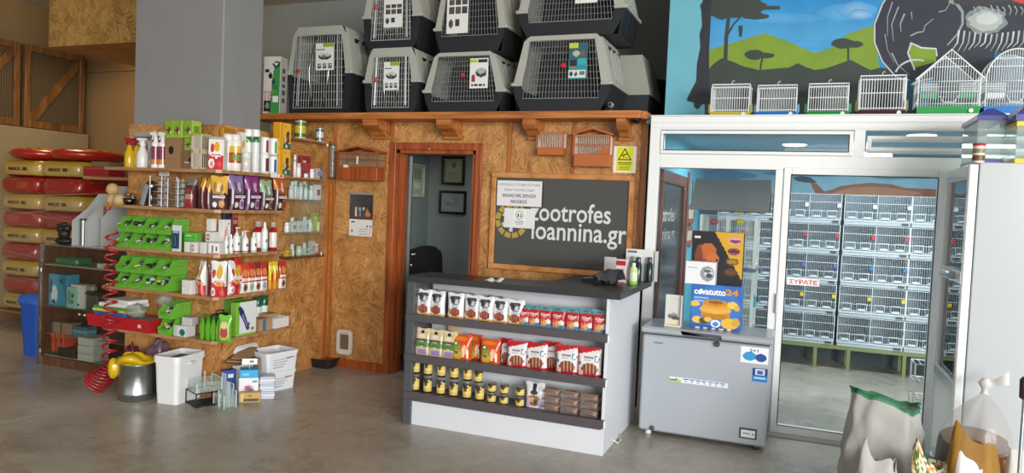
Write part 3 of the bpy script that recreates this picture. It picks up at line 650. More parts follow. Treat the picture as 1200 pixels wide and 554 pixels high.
c7 = carrier('large pet carrier stacked on the largest one, right end of the upper row', 605, 732, 40, -45, 5.56, .54, zc4, .78, .36, (.2, .95, .8), (.1, .5, .42, .8, 'photos'), group='upper row of stacked carriers')
# a further grey and black shell and a black bag in the dim gap at the right
q0, q1 = onY(738, 132, 6.05), onY(764, 132, 6.05)
r = thing('pet_carrier', 'grey and black pet carrier half hidden behind the largest one', 'pet carrier', ((q0.x + q1.x) / 2 - .1, 6.10, LZ), 0, 'pet carriers stacked on the ledge')
MB().prism([(-.3, 0, 0), (.14, 0, 0), (.15, 0, .22), (-.3, 0, .22)], (0, .5, 0), '#23262b').build('base_tub', MATTE, r)
MB().prism([(-.31, 0, .22), (.16, 0, .22), (.08, 0, .55), (-.2, 0, .55)], (0, .5, 0), '#9a9b92').build('top_shell', MATTE, r)
hb = onY(768, 92, 6.9).z - LZ
mb = MB(); mb.lathe([(.16, 0), (.2, .05), (.2, hb * .5), (.17, hb * .8), (.1, hb * .97), (.01, hb)], 18, '#17181b'); single(mb, 'black_bag', 'black rounded bag at the dark right end of the ledge by the turquoise wall', 'bag', FABRIC, (onY(768, 120, 6.9).x - .02, 6.95, LZ))
# ------------------------------------------------------------------ things fixed on the strand-board wall
def cam_dome():
    q = onY(745, 141, 5.55); t = thing('dome_camera', 'black dome security camera under the right end of the wooden ledge', 'security camera', (q.x, 5.55, q.z + .012))
    MB().lathe([(.028, 0), (.03, .004), (.03, lz0 - q.z - .012)], 18, '#1a1b1d').build('mount_ring', MATTE, t)
    MB().ball((0, 0, 0), (.045, .045, .04), '#0d0e10', 16, 10).build('dome', GLOSS, t)
cam_dome()
q = onY(716, 128, 5.46); t = thing('bullet_camera', 'small grey bullet camera on top of the ledge before the largest carrier', 'security camera', (q.x, 5.462, LZ))
MB().box(-.02, .02, -.012, .012, 0, .01, '#3b3d40', .003).path([(0, 0, .01), (0, 0, .03)], .006, 6, '#3b3d40').build('bracket', MATTE, t)
mb = MB().path([(0, -.03, .045), (0, .02, .045)], .02, 14, '#8f9194'); mb.build('camera_body', GLOSS, t)
MB().path([(0, -.032, .045), (0, -.0305, .045)], .012, 12, '#0c0d0f').build('lens', GLOSS, t)
def wall_cage(name, label, px0, px1, pyt, pyb, gable, D=.10):
    a, b = onY(px0, pyb, YW - D), onY(px1, pyb, YW - D); W = b.x - a.x; H = onY((px0 + px1) / 2, pyt, YW - D).z - b.z
    b = onY((px0 + px1) / 2, pyb, YW - D)
    t = thing(name, label, 'bird cage', (b.x, YW - D / 2 - .001, b.z), 0, 'wooden display cages on the board wall')
    h = D / 2; hb = H * (.32 if gable != 2 else .40); body = '#b5652f' if gable != 2 else '#8a4527'
    MB().box(-W/2, W/2, -h, h, 0, hb, body, .003).build('drawer_base', CASEV if gable == 2 else PRINT, t)
    mb = MB(); zt = H if not gable else H * .82
    for sx in (-1, 1):
        for sy in (-1, 1): mb.box(sx * W/2 - .006, sx * W/2 + .006, sy * h - .005, sy * h + .005, hb * .9, zt, body)
    mb.box(-W/2, W/2, -h, h, zt - .012, zt, body)
    if gable:
        mb.prism([(-W/2 - .02, -h - .004, zt - .004), (0, -h - .004, H - .012), (W/2 + .02, -h - .004, zt - .004), (W/2 + .02, -h - .004, zt + .01), (0, -h - .004, H), (-W/2 - .02, -h - .004, zt + .01)], (0, D, 0), body)
        mb.box(-W/2, W/2, -h - .003, h, (hb + zt) / 2 - .004, (hb + zt) / 2 + .004, body)
    if gable == 1: mb.prism([(W * .1, -h - .002, hb), (W/2, -h - .002, hb), (W/2, -h - .002, hb + .05), (W * .3, -h - .002, hb + .05)], (0, .006, 0), body)
    mb.build('wooden_frame', CASEV if gable == 2 else PRINT, t)
    mb = MB(); n = int(W / .014); wc = '#dcd8d2' if gable != 2 else '#a08d78'
    for k in range(1, n): mb.bar((-W/2 + W*k/n, -h, hb), (-W/2 + W*k/n, -h, zt - .01), .0021, wc)
    for k in range(1, 6):
        for sx in (-1, 1): mb.bar((sx * W/2, -h + D*k/6, hb), (sx * W/2, -h + D*k/6, zt - .01), .0021, wc)
    mb.build('wire_bars', WIREM, t)
    if gable == 2: MB().box(-.004, .008, -h - .012, -h - .002, hb + .02, zt - .04, '#e6e3da').box(-W*.34, -W*.24, -h - .012, -h, hb * .9, hb * 1.1, '#e6e3da').build('perch_and_cup', GLOSS, t)
    return t
wall_cage('wooden_bird_cage', 'small flat-topped wooden bird cage with white bars above the dark shop sign', 629, 659, 154, 181.5, 0)
wall_cage('wooden_bird_cage', 'gabled light wooden bird cage with white bars beside the yellow warning notice', 671.5, 713, 149, 195, 1)
wall_cage('wooden_bird_cage', 'dark gabled wooden bird cage left of the office doorway', 395.5, 441, 170, 211, 2, .14)
q = onY(388.5, 209, YW - .05); hz = onY(391, 169, YW - .05).z - q.z
t = thing('seed_tube', 'clear hanging tube feeder left of the dark wooden bird cage', 'feeder', (q.x, YW - .045, q.z))
MB().lathe([(.03, .012), (.03, hz - .012)], 16, '#b9b3a6').build('tube', CLEARC, t)
MB().lathe([(.033, 0), (.033, .014)], 16, '#4b463f').lathe([(.033, hz - .014), (.033, hz)], 16, '#4b463f').build('end_cap', MATTE, t)
MB().box(-.016, .016, -.01, .03, .016, hz - .03, '#6f5b44', .004).build('contents', CARD, t)
# calendar
q0, q1, q2 = onY(407, 226, YW), onY(439.5, 277, YW), onY(409, 258, YW)
t = thing('wall_calendar', 'wall calendar with a dark band photo hanging left of the office doorway', 'calendar', (onY(423.5, 250, YW).x, YW - .004, onY(423, 276.5, YW).z))
W = .245; H = onY(423, 225.5, YW).z - t.location.z
MB().grid(34, 26, lambda u, v: (-W/2 + W*u, -.002, H*(.38 + .62*v)), painter('#241d1c', [('r', 0, 1, 0, .12, '#4a3326')] + [('e', .28 + .16*i, .38, .05, .09, c) for i, c in enumerate(('#b9a08a', '#8c8f96', '#a9acb4', '#7d4a3a'))] + [('r', .24 + .16*i, .33 + .16*i, .12, .34, c) for i, c in enumerate(('#cbb79b', '#6d7078', '#40434a', '#c06a35'))] + [('e', .8, .2, .12, .08, '#b0703d'), ('r', 0, 1, .94, 1, '#8d8a86')])).build('photo_page', GLOSS, t)
MB().grid(28, 20, lambda u, v: (-W/2 + W*u, -.002, H*.38*v), painter('#dcdad6', [('r', .02, .28, .78, .98, '#f2f2f0'), ('r', .06, .24, .82, .9, '#4a4d55'), ('e', .8, .6, .04, .06, '#3a3a3c'), ('e', .92, .6, .04, .06, '#3a3a3c')] + [('r', .42 + .09*i, .47 + .09*i, .12 + .14*j, .17 + .14*j, '#5e6fa0' if i < 5 else '#b0605a') for i in range(6) for j in range(3)] + [('e', .12, .3, .06, .08, '#7c8a96')])).build('date_page', PRINT, t)
# yellow security notice
q = onY(731.5, 202.5, YW); W = onY(745.5, 190, YW).x - onY(719, 190, YW).x; H = onY(731, 171.5, YW).z - q.z
t = thing('security_notice', 'yellow camera warning notice on white paper at the right of the board wall', 'notice', (q.x, YW - .003, q.z))
MB().box(-W/2, W/2, -.001, .001, 0, H, '#e5e4df').build('white_paper', PRINT, t)
mb = MB().box(-W*.36, W*.36, -.002, -.0012, H*.06, H*.97, '#d9da1e')
yl_ = -.0026
mb.poly([(-W*.31, yl_, H*.48), (W*.31, yl_, H*.48), (0, yl_, H*.94)], '#1d1d18'); mb.poly([(-W*.235, yl_-.0005, H*.52), (W*.235, yl_-.0005, H*.52), (0, yl_-.0005, H*.865)], '#d9da1e')
mb.poly([(-W*.13, yl_-.001, H*.63), (W*.1, yl_-.001, H*.69), (W*.09, yl_-.001, H*.74), (-W*.14, yl_-.001, H*.67)], '#1d1d18'); mb.poly([(-W*.08, yl_-.001, H*.57), (-W*.03, yl_-.001, H*.57), (-W*.02, yl_-.001, H*.64), (-W*.07, yl_-.001, H*.63)], '#1d1d18'); mb.poly([(W*.02, yl_-.001, H*.56), (W*.14, yl_-.001, H*.56), (W*.14, yl_-.001, H*.58), (W*.02, yl_-.001, H*.58)], '#1d1d18')
for k, (a_, b_) in enumerate(((.36, .40), (.30, .33), (.22, .24), (.17, .19), (.12, .14))): mb.box(-W*(.30 - .03*k % .1), W*(.30 - .02*k), yl_ - .0005, yl_, H*a_, H*b_, '#5d5f18')
mb.build('yellow_sign', PRINT, t)
# shop sign board
q0, q1 = onY(567 + 10.5, 204, YW), onY(747, 205, YW)
bx0, bx1 = q0.x, onY(742.5, 260, YW).x; bz1 = onY(660, 203.5, YW).z; bz0 = onY(660, 320.5, YW).z
t = thing('shop_sign_board', 'dark shop sign lettered zootrofes ioannina.gr in a wooden frame behind the counter', 'sign board', ((bx0 + bx1) / 2, YW - .002, bz0))
W, H = bx1 - bx0, bz1 - bz0; fw = .045
mb = MB(); mb.box(-W/2, W/2, -.03, 0, 0, fw, '#ffffff', .006).box(-W/2, W/2, -.03, 0, H - fw, H, '#ffffff', .006).box(-W/2, -W/2 + fw, -.03, 0, fw, H - fw, '#ffffff', .006).box(W/2 - fw, W/2, -.03, 0, fw, H - fw, '#ffffff', .006)
mb.build('wooden_frame', woodmat('varnished_pine', ('#a8692f', '#c4854a', '#d29a60'), (8, 30, 8)), t)
MB().box(-W/2 + fw * .9, W/2 - fw * .9, -.010, -.004, fw * .9, H - fw * .9, '#42413c').build('dark_panel', GLOSS, t)
cx = (bx0 + bx1) / 2
L2 = lambda px, py: (onY(px, py, YW).x - cx, onY(px, py, YW).z - bz0)
mb = MB(); a_, b_ = L2(622, 258), L2(717, 240.5)
mb.text('zootrofes', L2(622, 250)[0], L2(716.5, 250)[0], L2(670, 260.5)[1], L2(670, 240)[1] + .012, -.0115, '#d9dad6', .012)
mb.text('ioannina.gr', L2(623.5, 270)[0], L2(735.5, 270)[0], L2(670, 289.5)[1], L2(670, 261.5)[1], -.0115, '#d9dad6', .012)
mb.build('lettering', PRINT, t)
mb = MB(); c_ = L2(600.5, 258); 
for k in range(12):
    for (r0, r1, c, off, g) in ((.105, .148, '#b49a3e', 0, .05), (.06, .095, '#cfcfc8', .2, .07)):
        a0, a1 = 2*PI*k/12 + off + g, 2*PI*(k+1)/12 + off - g
        if r1 < .1 and k % 2: continue
        pts = [(c_[0] + r1*math.cos(a), -.0115, c_[1] + r1*math.sin(a)) for a in (a0, (a0+a1)/2, a1)] + [(c_[0] + r0*math.cos(a), -.0115, c_[1] + r0*math.sin(a)) for a in (a1, (a0+a1)/2, a0)]
        mb.poly(pts, c)
mb.lathe([(.001, 0), (.03, 0), (.03, .0005)], 16, '#b49a3e') if 0 else None
mb.build('ring_emblem', PRINT, t)
# paper notices taped on the sign
def paper(name, label, px0, px1, py0, py1, lines, extra=None):
    a, b = onY(px0, py0, YW - .03), onY(px1, py1, YW - .03); W, H = b.x - a.x, a.z - b.z
    b2 = onY((px0 + px1) / 2, py1, YW - .03)
    t = thing(name, label, 'notice', (b2.x, YW - (.0162 if extra else .0328), b2.z))
    MB().box(-W/2, W/2, -.0008, .0008, 0, H, '#e4e4e6').build('paper_sheet', PRINT, t)
    mb = MB()
    for (s, z0, z1, hw_, c, bd) in lines: mb.text(s, -W*hw_, W*hw_, H*z0, H*z1, -.0016, c, bd)
    for (s, z0, z1, hw_, c, bd) in lines:
        if bd > .02: mb.box(-W*hw_, W*hw_, -.0018, -.0012, H*z0 - .005, H*z0 - .0025, c)
    if extra: extra(mb, W, H)
    mb.build('printed_text', PRINT, t); return t
def pict(mb, W, H):
    y = -.0018; cz = H * .66; r = H * .22
    def ringp(r0, r1, c, yy):
        for k in range(24):
            a, b = 2*PI*k/24, 2*PI*(k+1)/24
            mb.poly([(r1*math.cos(a), yy, cz + r1*math.sin(a)), (r1*math.cos(b), yy, cz + r1*math.sin(b)), (r0*math.cos(b), yy, cz + r0*math.sin(b)), (r0*math.cos(a), yy, cz + r0*math.sin(a))], c)
    mb.box(-W*.2, W*.2, y + .0004, y + .0006, H*.12, H*.92, '#eef0ee'); ringp(r*.86, r, '#2f7d5f', y)
    mb.poly([(-r*.5, y, cz - r*.5), (-r*.15, y, cz - r*.5), (-r*.15, y, cz + r*.2), (-r*.3, y, cz + r*.5), (-r*.5, y, cz + r*.2)], '#20262a')
    mb.poly([(r*.1, y, cz - r*.45), (r*.55, y, cz - r*.45), (r*.45, y, cz + .0), (r*.2, y, cz)], '#51606a'); mb.box(r*.2, r*.5, y - .0003, y, cz + r*.1, cz + r*.4, '#51606a')
    for k, c in enumerate(('#4a5560', '#4a5560', '#b06a88')): mb.box(-W*(.15 - .01*k), W*(.15 - .01*k), y - .0003, y, H*(.33 - .08*k), H*(.36 - .08*k), c)
    return
paper('taped_notice', 'upper white Greek notice about masks taped over the shop sign', 582.5, 633.5, 210, 241.5,
      [('Η ΕΙΣΟΔΟΣ ΣΤΟ ΚΑΤΑΣΤΗΜΑ', .80, .89, .46, '#6a6c72', .0), ('ΕΙΝΑΙ ΥΠΟΧΡΕΩΤΙΚΗ', .59, .68, .33, '#6a6c72', .0), ('ΜΟΝΟ ΜΕ ΧΡΗΣΗ', .37, .48, .37, '#3c3e44', .022), ('ΜΑΣΚΑΣ', .14, .25, .18, '#3c3e44', .022)])
paper('taped_notice', 'lower white notice with a round green mask pictogram taped under the Greek notice', 590, 625, 242.5, 267, [], pict)
# cat flap and tray by the door
q = onY(404.5, 415, YW); t = thing('cat_flap', 'white plastic cat flap set in the board wall beside the doorway', 'cat flap', (q.x, YW - .012, q.z)); 
W = .165; H = onY(404.5, 385.5, YW).z - q.z
def rr_(w, h, r, n=5): return [(sx*(w/2 - r) + r*math.cos(a0 + k*PI/2/n), sz*(h/2 - r) + r*math.sin(a0 + k*PI/2/n)) for (sx, sz, a0) in ((1, 1, 0), (-1, 1, PI/2), (-1, -1, PI), (1, -1, 1.5*PI)) for k in range(n + 1)]
o_, i_ = rr_(W, H, .04), rr_(W*.60, H*.60, .012)
mb = MB(); n = len(o_)
vs = [(x, 0, z + H/2) for x, z in o_] + [(x*.97, -.016, z*.97 + H/2) for x, z in o_] + [(x, -.016, z + H/2 + .004) for x, z in i_] + [(x, .0, z + H/2 + .004) for x, z in i_]
mb.add(vs, [(j*n + k, j*n + (k+1) % n, (j+1)*n + (k+1) % n, (j+1)*n + k) for j in range(3) for k in range(n)], '#d8d2c4')
for k in range(3): mb.box(-.03 + k*.028, -.022 + k*.028, -.018, -.016, H*.86, H*.90, '#3a3834')
mb.build('flap_frame', GLOSS, t)
MB().box(-W*.30, W*.30, -.006, -.002, H*.2, H*.82, '#6d5f54', .003).build('flap_door', GLOSS, t)
a, b = onZ(363, 428, 0), onZ(396, 431, 0)
q = onZ(378, 428, 0)
mb = MB(); ow, od, h = .27, .2, .085
pr = [rr_(ow*.8, od*.8, .03), rr_(ow*.86, od*.86, .03), rr_(ow, od, .04), rr_(ow*1.04, od*1.06, .045), rr_(ow*.94, od*.92, .04), rr_(ow*.78, od*.78, .03)]
zz = [0, .01, h*.9, h, h*.9, .012]; n = len(pr[0]); vs = [(x, y, z) for p_, z in zip(pr, zz) for x, y in p_]
mb.add(vs, [(j*n + k, j*n + (k+1) % n, (j+1)*n + (k+1) % n, (j+1)*n + k) for j in range(5) for k in range(n)], '#1f1d1c'); mb.add([(x, y, .012) for x, y in pr[5]], [tuple(range(n))], '#2a2725'); mb.add([(x, y, 0) for x, y in pr[0]], [tuple(range(n))[::-1]], '#1f1d1c')
single(mb, 'litter_tray', 'small black plastic tray on the floor in the corner by the board wall', 'tray', MATTE, (q.x + .02, q.y - .02, 0))
# ------------------------------------------------------------------ office seen through the doorway
def frame(label, plane, px0, px1, py0, py1, fc, pic, group='framed pictures in the office'):
    if plane == 'B':
        a, b = onY(px0, py0, OY), onY(px1, py1, OY); W, H = b.x - a.x, a.z - b.z; t = thing('framed_picture', label, 'picture', ((a.x + b.x) / 2, OY - .002, b.z), 0, group)
    else:
        a, b = onX(px0, py0, OX), onX(px1, py1, OX); W, H = b.y - a.y, a.z - b.z; t = thing('framed_picture', label, 'picture', (OX + .002, (a.y + b.y) / 2, b.z), PI / 2, group)
    e = .025; mb = MB(); mb.box(-W/2, W/2, -.025, 0, 0, e, fc, .004).box(-W/2, W/2, -.025, 0, H - e, H, fc, .004).box(-W/2, -W/2 + e, -.025, 0, e, H - e, fc, .004).box(W/2 - e, W/2, -.025, 0, e, H - e, fc, .004); mb.build('frame', GLOSS, t)
    MB().grid(24, 24, lambda u, v: (-W/2 + e + (W - 2*e)*u, -.008, e + (H - 2*e)*v), pic).build('print', PRINT, t); return t
frame('pale framed certificate on the office left wall', 'L', 481, 495, 191, 231, '#b9bdae', painter('#9aa68e', [('r', .15, .85, .55, .9, '#7b8a72'), ('r', .2, .8, .2, .4, '#c1c3a8')]))
frame('upper framed document on the office back wall', 'B', 519.5, 545, 183, 217, '#1f1e1c', painter('#8d8f76', [('r', .12, .88, .1, .9, '#a4a588'), ('e', .5, .72, .12, .12, '#6d7060')] + [('r', .2, .8, .12 + .09*k, .15 + .09*k, '#84866e') for k in range(5)]))
frame('lower framed pen drawing on the office back wall', 'B', 516, 546.5, 223, 251.5, '#1a1a1a', painter('#8f999b', [('e', .4, .45, .24, .12, '#7a8486'), ('e', .6, .6, .18, .2, '#838d90'), ('e', .45, .55, .1, .1, '#99a3a4')]))
q = onY(538, 322, 6.55)
DZK = .74; dq = onZ(530, 324, DZK)
t = thing('office_desk', 'pale office desk seen through the doorway', 'desk', (dq.x + .45, 6.75, 0))
MB().box(-.35, .55, -.62, -.18, DZK - .03, DZK, '#c3c8bd', .004).build('desk_top', LAMIN, t)
for sx in (-.3, .5): MB().box(sx - .02, sx + .02, -.58, -.22, 0, DZK - .03, '#9aa097', .003).build('side_panel', LAMIN, t)
q = onY(513, 318, 7.0); t = thing('office_chair', 'black high-backed office chair behind the desk in the office', 'chair', (onY(514, 300, 6.95).x - .03, 6.98 - .25, 0))
t.location = (dq.x + .0, 6.86, 0); t.rotation_euler = (0, 0, math.radians(58)); t.scale = (.85, .85, 1)
MB().box(-.24, .24, -.22, .22, .42, .5, '#141516', .03).build('seat', FABRIC, t)
def bk(u, v): a = (u - .5) * 2; return (a * (.235 - .05 * max(0, v - .8) * 5 * abs(a)), .16 + .05 * v + .06 * a * a, .5 + .58 * v - (.05 * a * a if v > .95 else 0))
t2 = MB().grid(10, 12, bk, '#121314').grid(10, 12, lambda u, v: tuple(Vector(bk(u, v)) + Vector((0, .05, 0))), '#121314').build('backrest', FABRIC, t)
MB().lathe([(.025, .06), (.025, .42)], 10, '#1b1c1e').build('gas_post', METAL, t)
for k in range(5):
    a = 2*PI*k/5; MB().prism([(.02*math.cos(a+1.57), .02*math.sin(a+1.57), .05), (.3*math.cos(a), .3*math.sin(a), .04), (.02*math.cos(a-1.57), .02*math.sin(a-1.57), .05)], (0, 0, .03), '#1b1c1e').lathe([(.025, 0), (.025, .045)], 8, '#111213', (.28*math.cos(a), .28*math.sin(a), 0)).build('leg', MATTE, t)
q = onY(503, 175, YW - .03); t = thing('door_charm', 'small metal bell charm hanging at the top of the office door casing', 'charm', (q.x, YW - .0281, q.z))
MB().path([(0, .006, .055), (0, -.004, .055), (0, -.004, .03)], .003, 5, '#8a7a62').build('hook', METAL, t); MB().lathe([(.012, 0), (.011, .012), (.006, .026), (.002, .03)], 12, '#c9c2b4', (0, -.004, 0)).build('bell', METAL, t)
# ================================================================== SHELF UNIT ROUND THE COLUMN
YS, XR = 4.13, -3.90                       # front edges of the two shelf legs
SZ = [onY(252, y, YS).z for y in (198.5, 245.5, 298.5, 348.5, 400.5)]
XL = onY(121, 240, YS).x
YE = [onX(px, y, XR).y for px, y in ((340, 199), (335, 247), (334, 294.5), (337, 341), (334, 383))]
NAME = ['top', 'second', 'third', 'fourth', 'lowest']
for k, z in enumerate(SZ):
    mb = MB(); xl = XL if k < 4 else onY(123, 388, YS).x
    mb.prism([(xl, YS, z - .024), (XR - .03, YS, z - .024), (XR, YS + .03, z - .024), (XR, YE[k], z - .024), (XS + .018, YE[k], z - .024), (XS + .018, 4.333, z - .024), (xl, 4.333, z - .024)], (0, 0, .024), '#ffffff')
    o = single(mb, 'wall_shelf', f'{NAME[k]} wooden shelf wrapping the corner of the strand-board column', 'shelf', SHELFW, (0, 0, 0), 0, 'wooden shelves round the column')
    for m_ in o.data.materials: pass
def sx(px, k, Y=4.2): return onY(px, 200 + 50 * k, Y).x if False else onY(px, (193, 240, 291, 340, 391)[k], Y).x
def ry(px, k, X=-4.0): return onX(px, (196, 243, 293, 341, 385)[k], X).y
def hY(px, y0, y1, Y): return onY(px, y0, Y).z - onY(px, y1, Y).z      # height of something y0..y1 px tall on plane Y
def hX(px, y0, y1, X): return onX(px, y0, X).z - onX(px, y1, X).z
def pbox(w, d, h, col, front=None, side=None, nu=16, nv=20, c=.002, top=None):
    """printed carton standing on its base; front faces -Y"""
    mb = MB().box(-w/2, w/2, -d/2, d/2, 0, h, col, c)
    if front: mb.grid(nu, nv, lambda u, v: (-w/2 + c + (w - 2*c)*u, -d/2 - .0006, c + (h - 2*c)*v), front, False)
    if side: mb.grid(10, nv, lambda u, v: (w/2 + .0006, -d/2 + c + (d - 2*c)*u, c + (h - 2*c)*v), side, False)
    return mb
def bag(w, d, h, front, edge='#dddddd', nu=18, nv=22, roll=0.0, back=None):
    """stand-up bag with a flat sealed top; front faces -Y"""
    mb = MB()
    def th(u, v):
        e = min(1, 6 * u, 6 * (1 - u)) ** .6
        return d/2 * e * (1 if v < .55 else max(.04, 1 - ((v - .55) / .45) ** 1.3)) * (.8 + .2 * min(1, v * 6))
    def F(u, v, s): 
        wv = w * (1 - .05 * math.sin(v * PI)) 
        return ((u - .5) * wv, s * (th(u, v) + .0005) , h * v + (.004 * math.sin(u * 9) if v > .97 else 0))
    mb.grid(nu, nv, lambda u, v: F(u, v, -1), front)
    mb.grid(8, 10, lambda u, v: F(1 - u, v, 1), back or edge)
    mb.add([F(u / 8, 0, -1) for u in range(9)] + [F(u / 8, 0, 1) for u in range(8, -1, -1)], [tuple(range(18))[::-1]], edge)
    return mb
def spray(t, r, h, body, band=None, trig='#e8e8e6', shape=0):
    if shape == 0: pr = [(r*.95, 0), (r, .006, body), (r, h*.46, body), (r*.62, h*.62, body), (r*.42, h*.74, body)]
    else: pr = [(r*.95, 0), (r, .005, '#ece6de'), (r, h*.10, '#ece6de'), (r, h*.24, band[0]), (r, h*.60, band[1]), (r, h*.64, '#ece6de'), (r*.9, h*.70, '#ece6de'), (r*.5, h*.74, '#ece6de')]
    MB().lathe(pr, 14, body).build('bottle', GLOSS, t)
    mb = MB().lathe([(r*.5, h*.74), (r*.5, h*.82), (r*.36, h*.84), (r*.36, h*.9)], 12, trig)
    mb.prism([(-.012, -.010, h*.88), (-.05, -.010, h*.93), (-.054, -.010, h*.98), (-.02, -.010, h), (.028, -.010, h*.985), (.034, -.010, h*.93), (.012, -.010, h*.88)], (0, .02, 0), trig)
    mb.prism([(-.014, -.005, h*.9), (-.03, -.005, h*.88), (-.042, -.005, h*.78), (-.036, -.005, h*.78), (-.022, -.005, h*.86), (-.01, -.005, h*.88)], (0, .01, 0), trig)
    mb.build('trigger', GLOSS, t)
def jar(t, r, h, body, cap, hcap=.18, label=None, neck=.85, n=16, bands=None, mat=None, lab=(.12, .72)):
    pr = [(r*.94, 0), (r, .004, body)]
    if label: pr += [(r, h*lab[0], body), (r*1.01, h*lab[0] + .0005, label), (r*1.01, h*lab[1], label), (r, h*lab[1] + .0005, body)]
    if bands:
        for z, c in bands: pr.append((r, h*z, c))
    pr += [(r, h*(1 - hcap) - .012, body), (r*neck, h*(1 - hcap), body)]
    MB().lathe(pr, n, body).build('container', mat or GLOSS, t)
    MB().lathe([(r*neck*1.04, h*(1 - hcap)), (r*neck*1.06, h*(1 - hcap) + .003, cap), (r*neck*1.04, h*.985, cap), (r*neck*.9, h, cap)], n, cap).build('cap', GLOSS, t)
G1 = 'goods on the top column shelf'
# --- top shelf, left leg (faces the front)
z = SZ[0]
for k, px in enumerate((151.5, 160.5)):
    t = thing('spray_bottle', ('leftmost' if k == 0 else 'second') + ' yellow spray bottle with red trigger at left end of the top shelf', 'spray bottle', (sx(px, 0, 4.21 + .03*k), 4.21 + .03*k, z), 0, G1)
    spray(t, .036, hY(px, 157, 192, 4.2), '#c6a514', trig='#9c2430')
t = thing('spray_bottle', 'white spray bottle with round shoulders beside the yellow spray bottles', 'spray bottle', (sx(168, 0), 4.19, z), 0, G1); spray(t, .043, hY(167, 157, 192, 4.19), '#dcdad2')
t = thing('spray_bottle', 'grey-white spray bottle behind the white spray bottle on the top shelf', 'spray bottle', (sx(174.5, 0, 4.28), 4.285, z), 0, G1); spray(t, .034, hY(176, 156, 189, 4.28), '#a9a7a0', trig='#b8b6b0')
for k, px in enumerate((182, 190.5)):
    t = thing('spray_bottle', ('left' if k == 0 else 'right') + ' tall spray bottle with burgundy and orange label on the top shelf', 'spray bottle', (sx(px, 0, 4.20), 4.20, z), 0, G1)
    spray(t, .031 if k == 0 else .034, hY(px, 150, 192.5, 4.2), '#e6e0d8', ('#cf7a3c', '#7c2a4a'), '#e9e6e0', 1)
q = sx(174, 0, 4.31); h = hY(174, 147, 190, 4.31)
t = thing('clear_box', 'greyish clear plastic box standing behind the spray bottles on the top shelf', 'box', (sx(171, 0, 4.30), 4.313, z), 0, G1)
MB().box(-.125, .105, -.016, .016, 0, h*.86, '#8d8a84', .003).build('box_body', CLEARC, t); MB().box(-.13, .11, -.018, .018, h*.86, h, '#a19d96', .003).build('lid', GLOSS, t)
# nest boxes
t = thing('nest_box', 'tall cardboard-brown nest box with a round black hole on the top shelf', 'nest box', (sx(204.5, 0), 4.23, z), 0, G1); h = hY(205, 157, 193, 4.17)
MB().box(-.068, .068, -.06, .06, 0, h, '#93714f', .002).build('box_body', CARD, t)
mb = MB(); mb.lathe([(.028, 0), (.028, .002)], 20, '#17130f'); o = mb.build('entrance_hole', MATTE, t); o.matrix_local = Matrix.Translation((-.004, -.0605, h*.60)) @ Matrix.Rotation(PI/2, 4, 'X') @ Matrix.Diagonal((.85, 1.1, 1, 1))
MB().box(-.045, .045, -.075, -.06, h*.36, h*.385, '#a58462').build('landing_ledge', CARD, t)
t = thing('nest_box', 'lower brown nest box with a small white perch right of the tall one', 'nest box', (sx(221, 0), 4.24, z), 0, G1); h2 = hY(221, 171.5, 193.5, 4.18)
MB().box(-.045, .045, -.055, .055, 0, h2, '#7f5e40', .002).build('box_body', CARD, t); MB().bar((.015, -.055, h2*.34), (.015, -.09, h2*.34), .005, '#d8d2c4', 6).build('perch', MATTE, t)
o = MB().lathe([(.016, 0), (.016, .002)], 14, '#1a1510').build('entrance_hole', MATTE, t); o.matrix_local = Matrix.Translation((.03, -.0555, h2*.5)) @ Matrix.Rotation(PI/2, 4, 'X')
gp = painter('#7fa32a', [('r', 0, 1, 0, .14, '#93b53a'), ('e', .42, .5, .3, .13, '#4a3b26'), ('e', .6, .36, .2, .16, '#5c4a30'), ('e', .75, .3, .16, .1, '#cfc7a8'), ('r', .05, .6, .84, .92, '#93b53a'), ('e', .3, .56, .12, .05, '#b79a6a')])
for k, px in enumerate((193.5, 206, 219.5)):
    w_ = .077
    mb = pbox(w_, .09, hY(px, 136, 156.5, 4.2), '#86a92f', gp, side=painter('#9cbd42', [('r', .2, .8, .3, .7, '#6f8f22')]))
    if k < 2: zz = z + h + .0005; xx = sx(204.5, 0) - .040 + .081*k; yy = 4.225
    else: zz = z + h2 + hY(221, 157, 171.5, 4.19) + .001; xx = sx(220.5, 0); yy = 4.235
    single(mb, 'carton', f'{ORD[k]} small green carton from the left stacked on the nest boxes', 'carton', PRINT, (xx, yy, zz), 0, 'green cartons')
single(pbox(.08, .09, hY(221, 157, 171.5, 4.19), '#7e9f2c', gp), 'carton', 'green carton between the lower nest box and the topmost green carton', 'carton', PRINT, (sx(221, 0), 4.238, z + h2 + .0005), 0, 'green cartons')
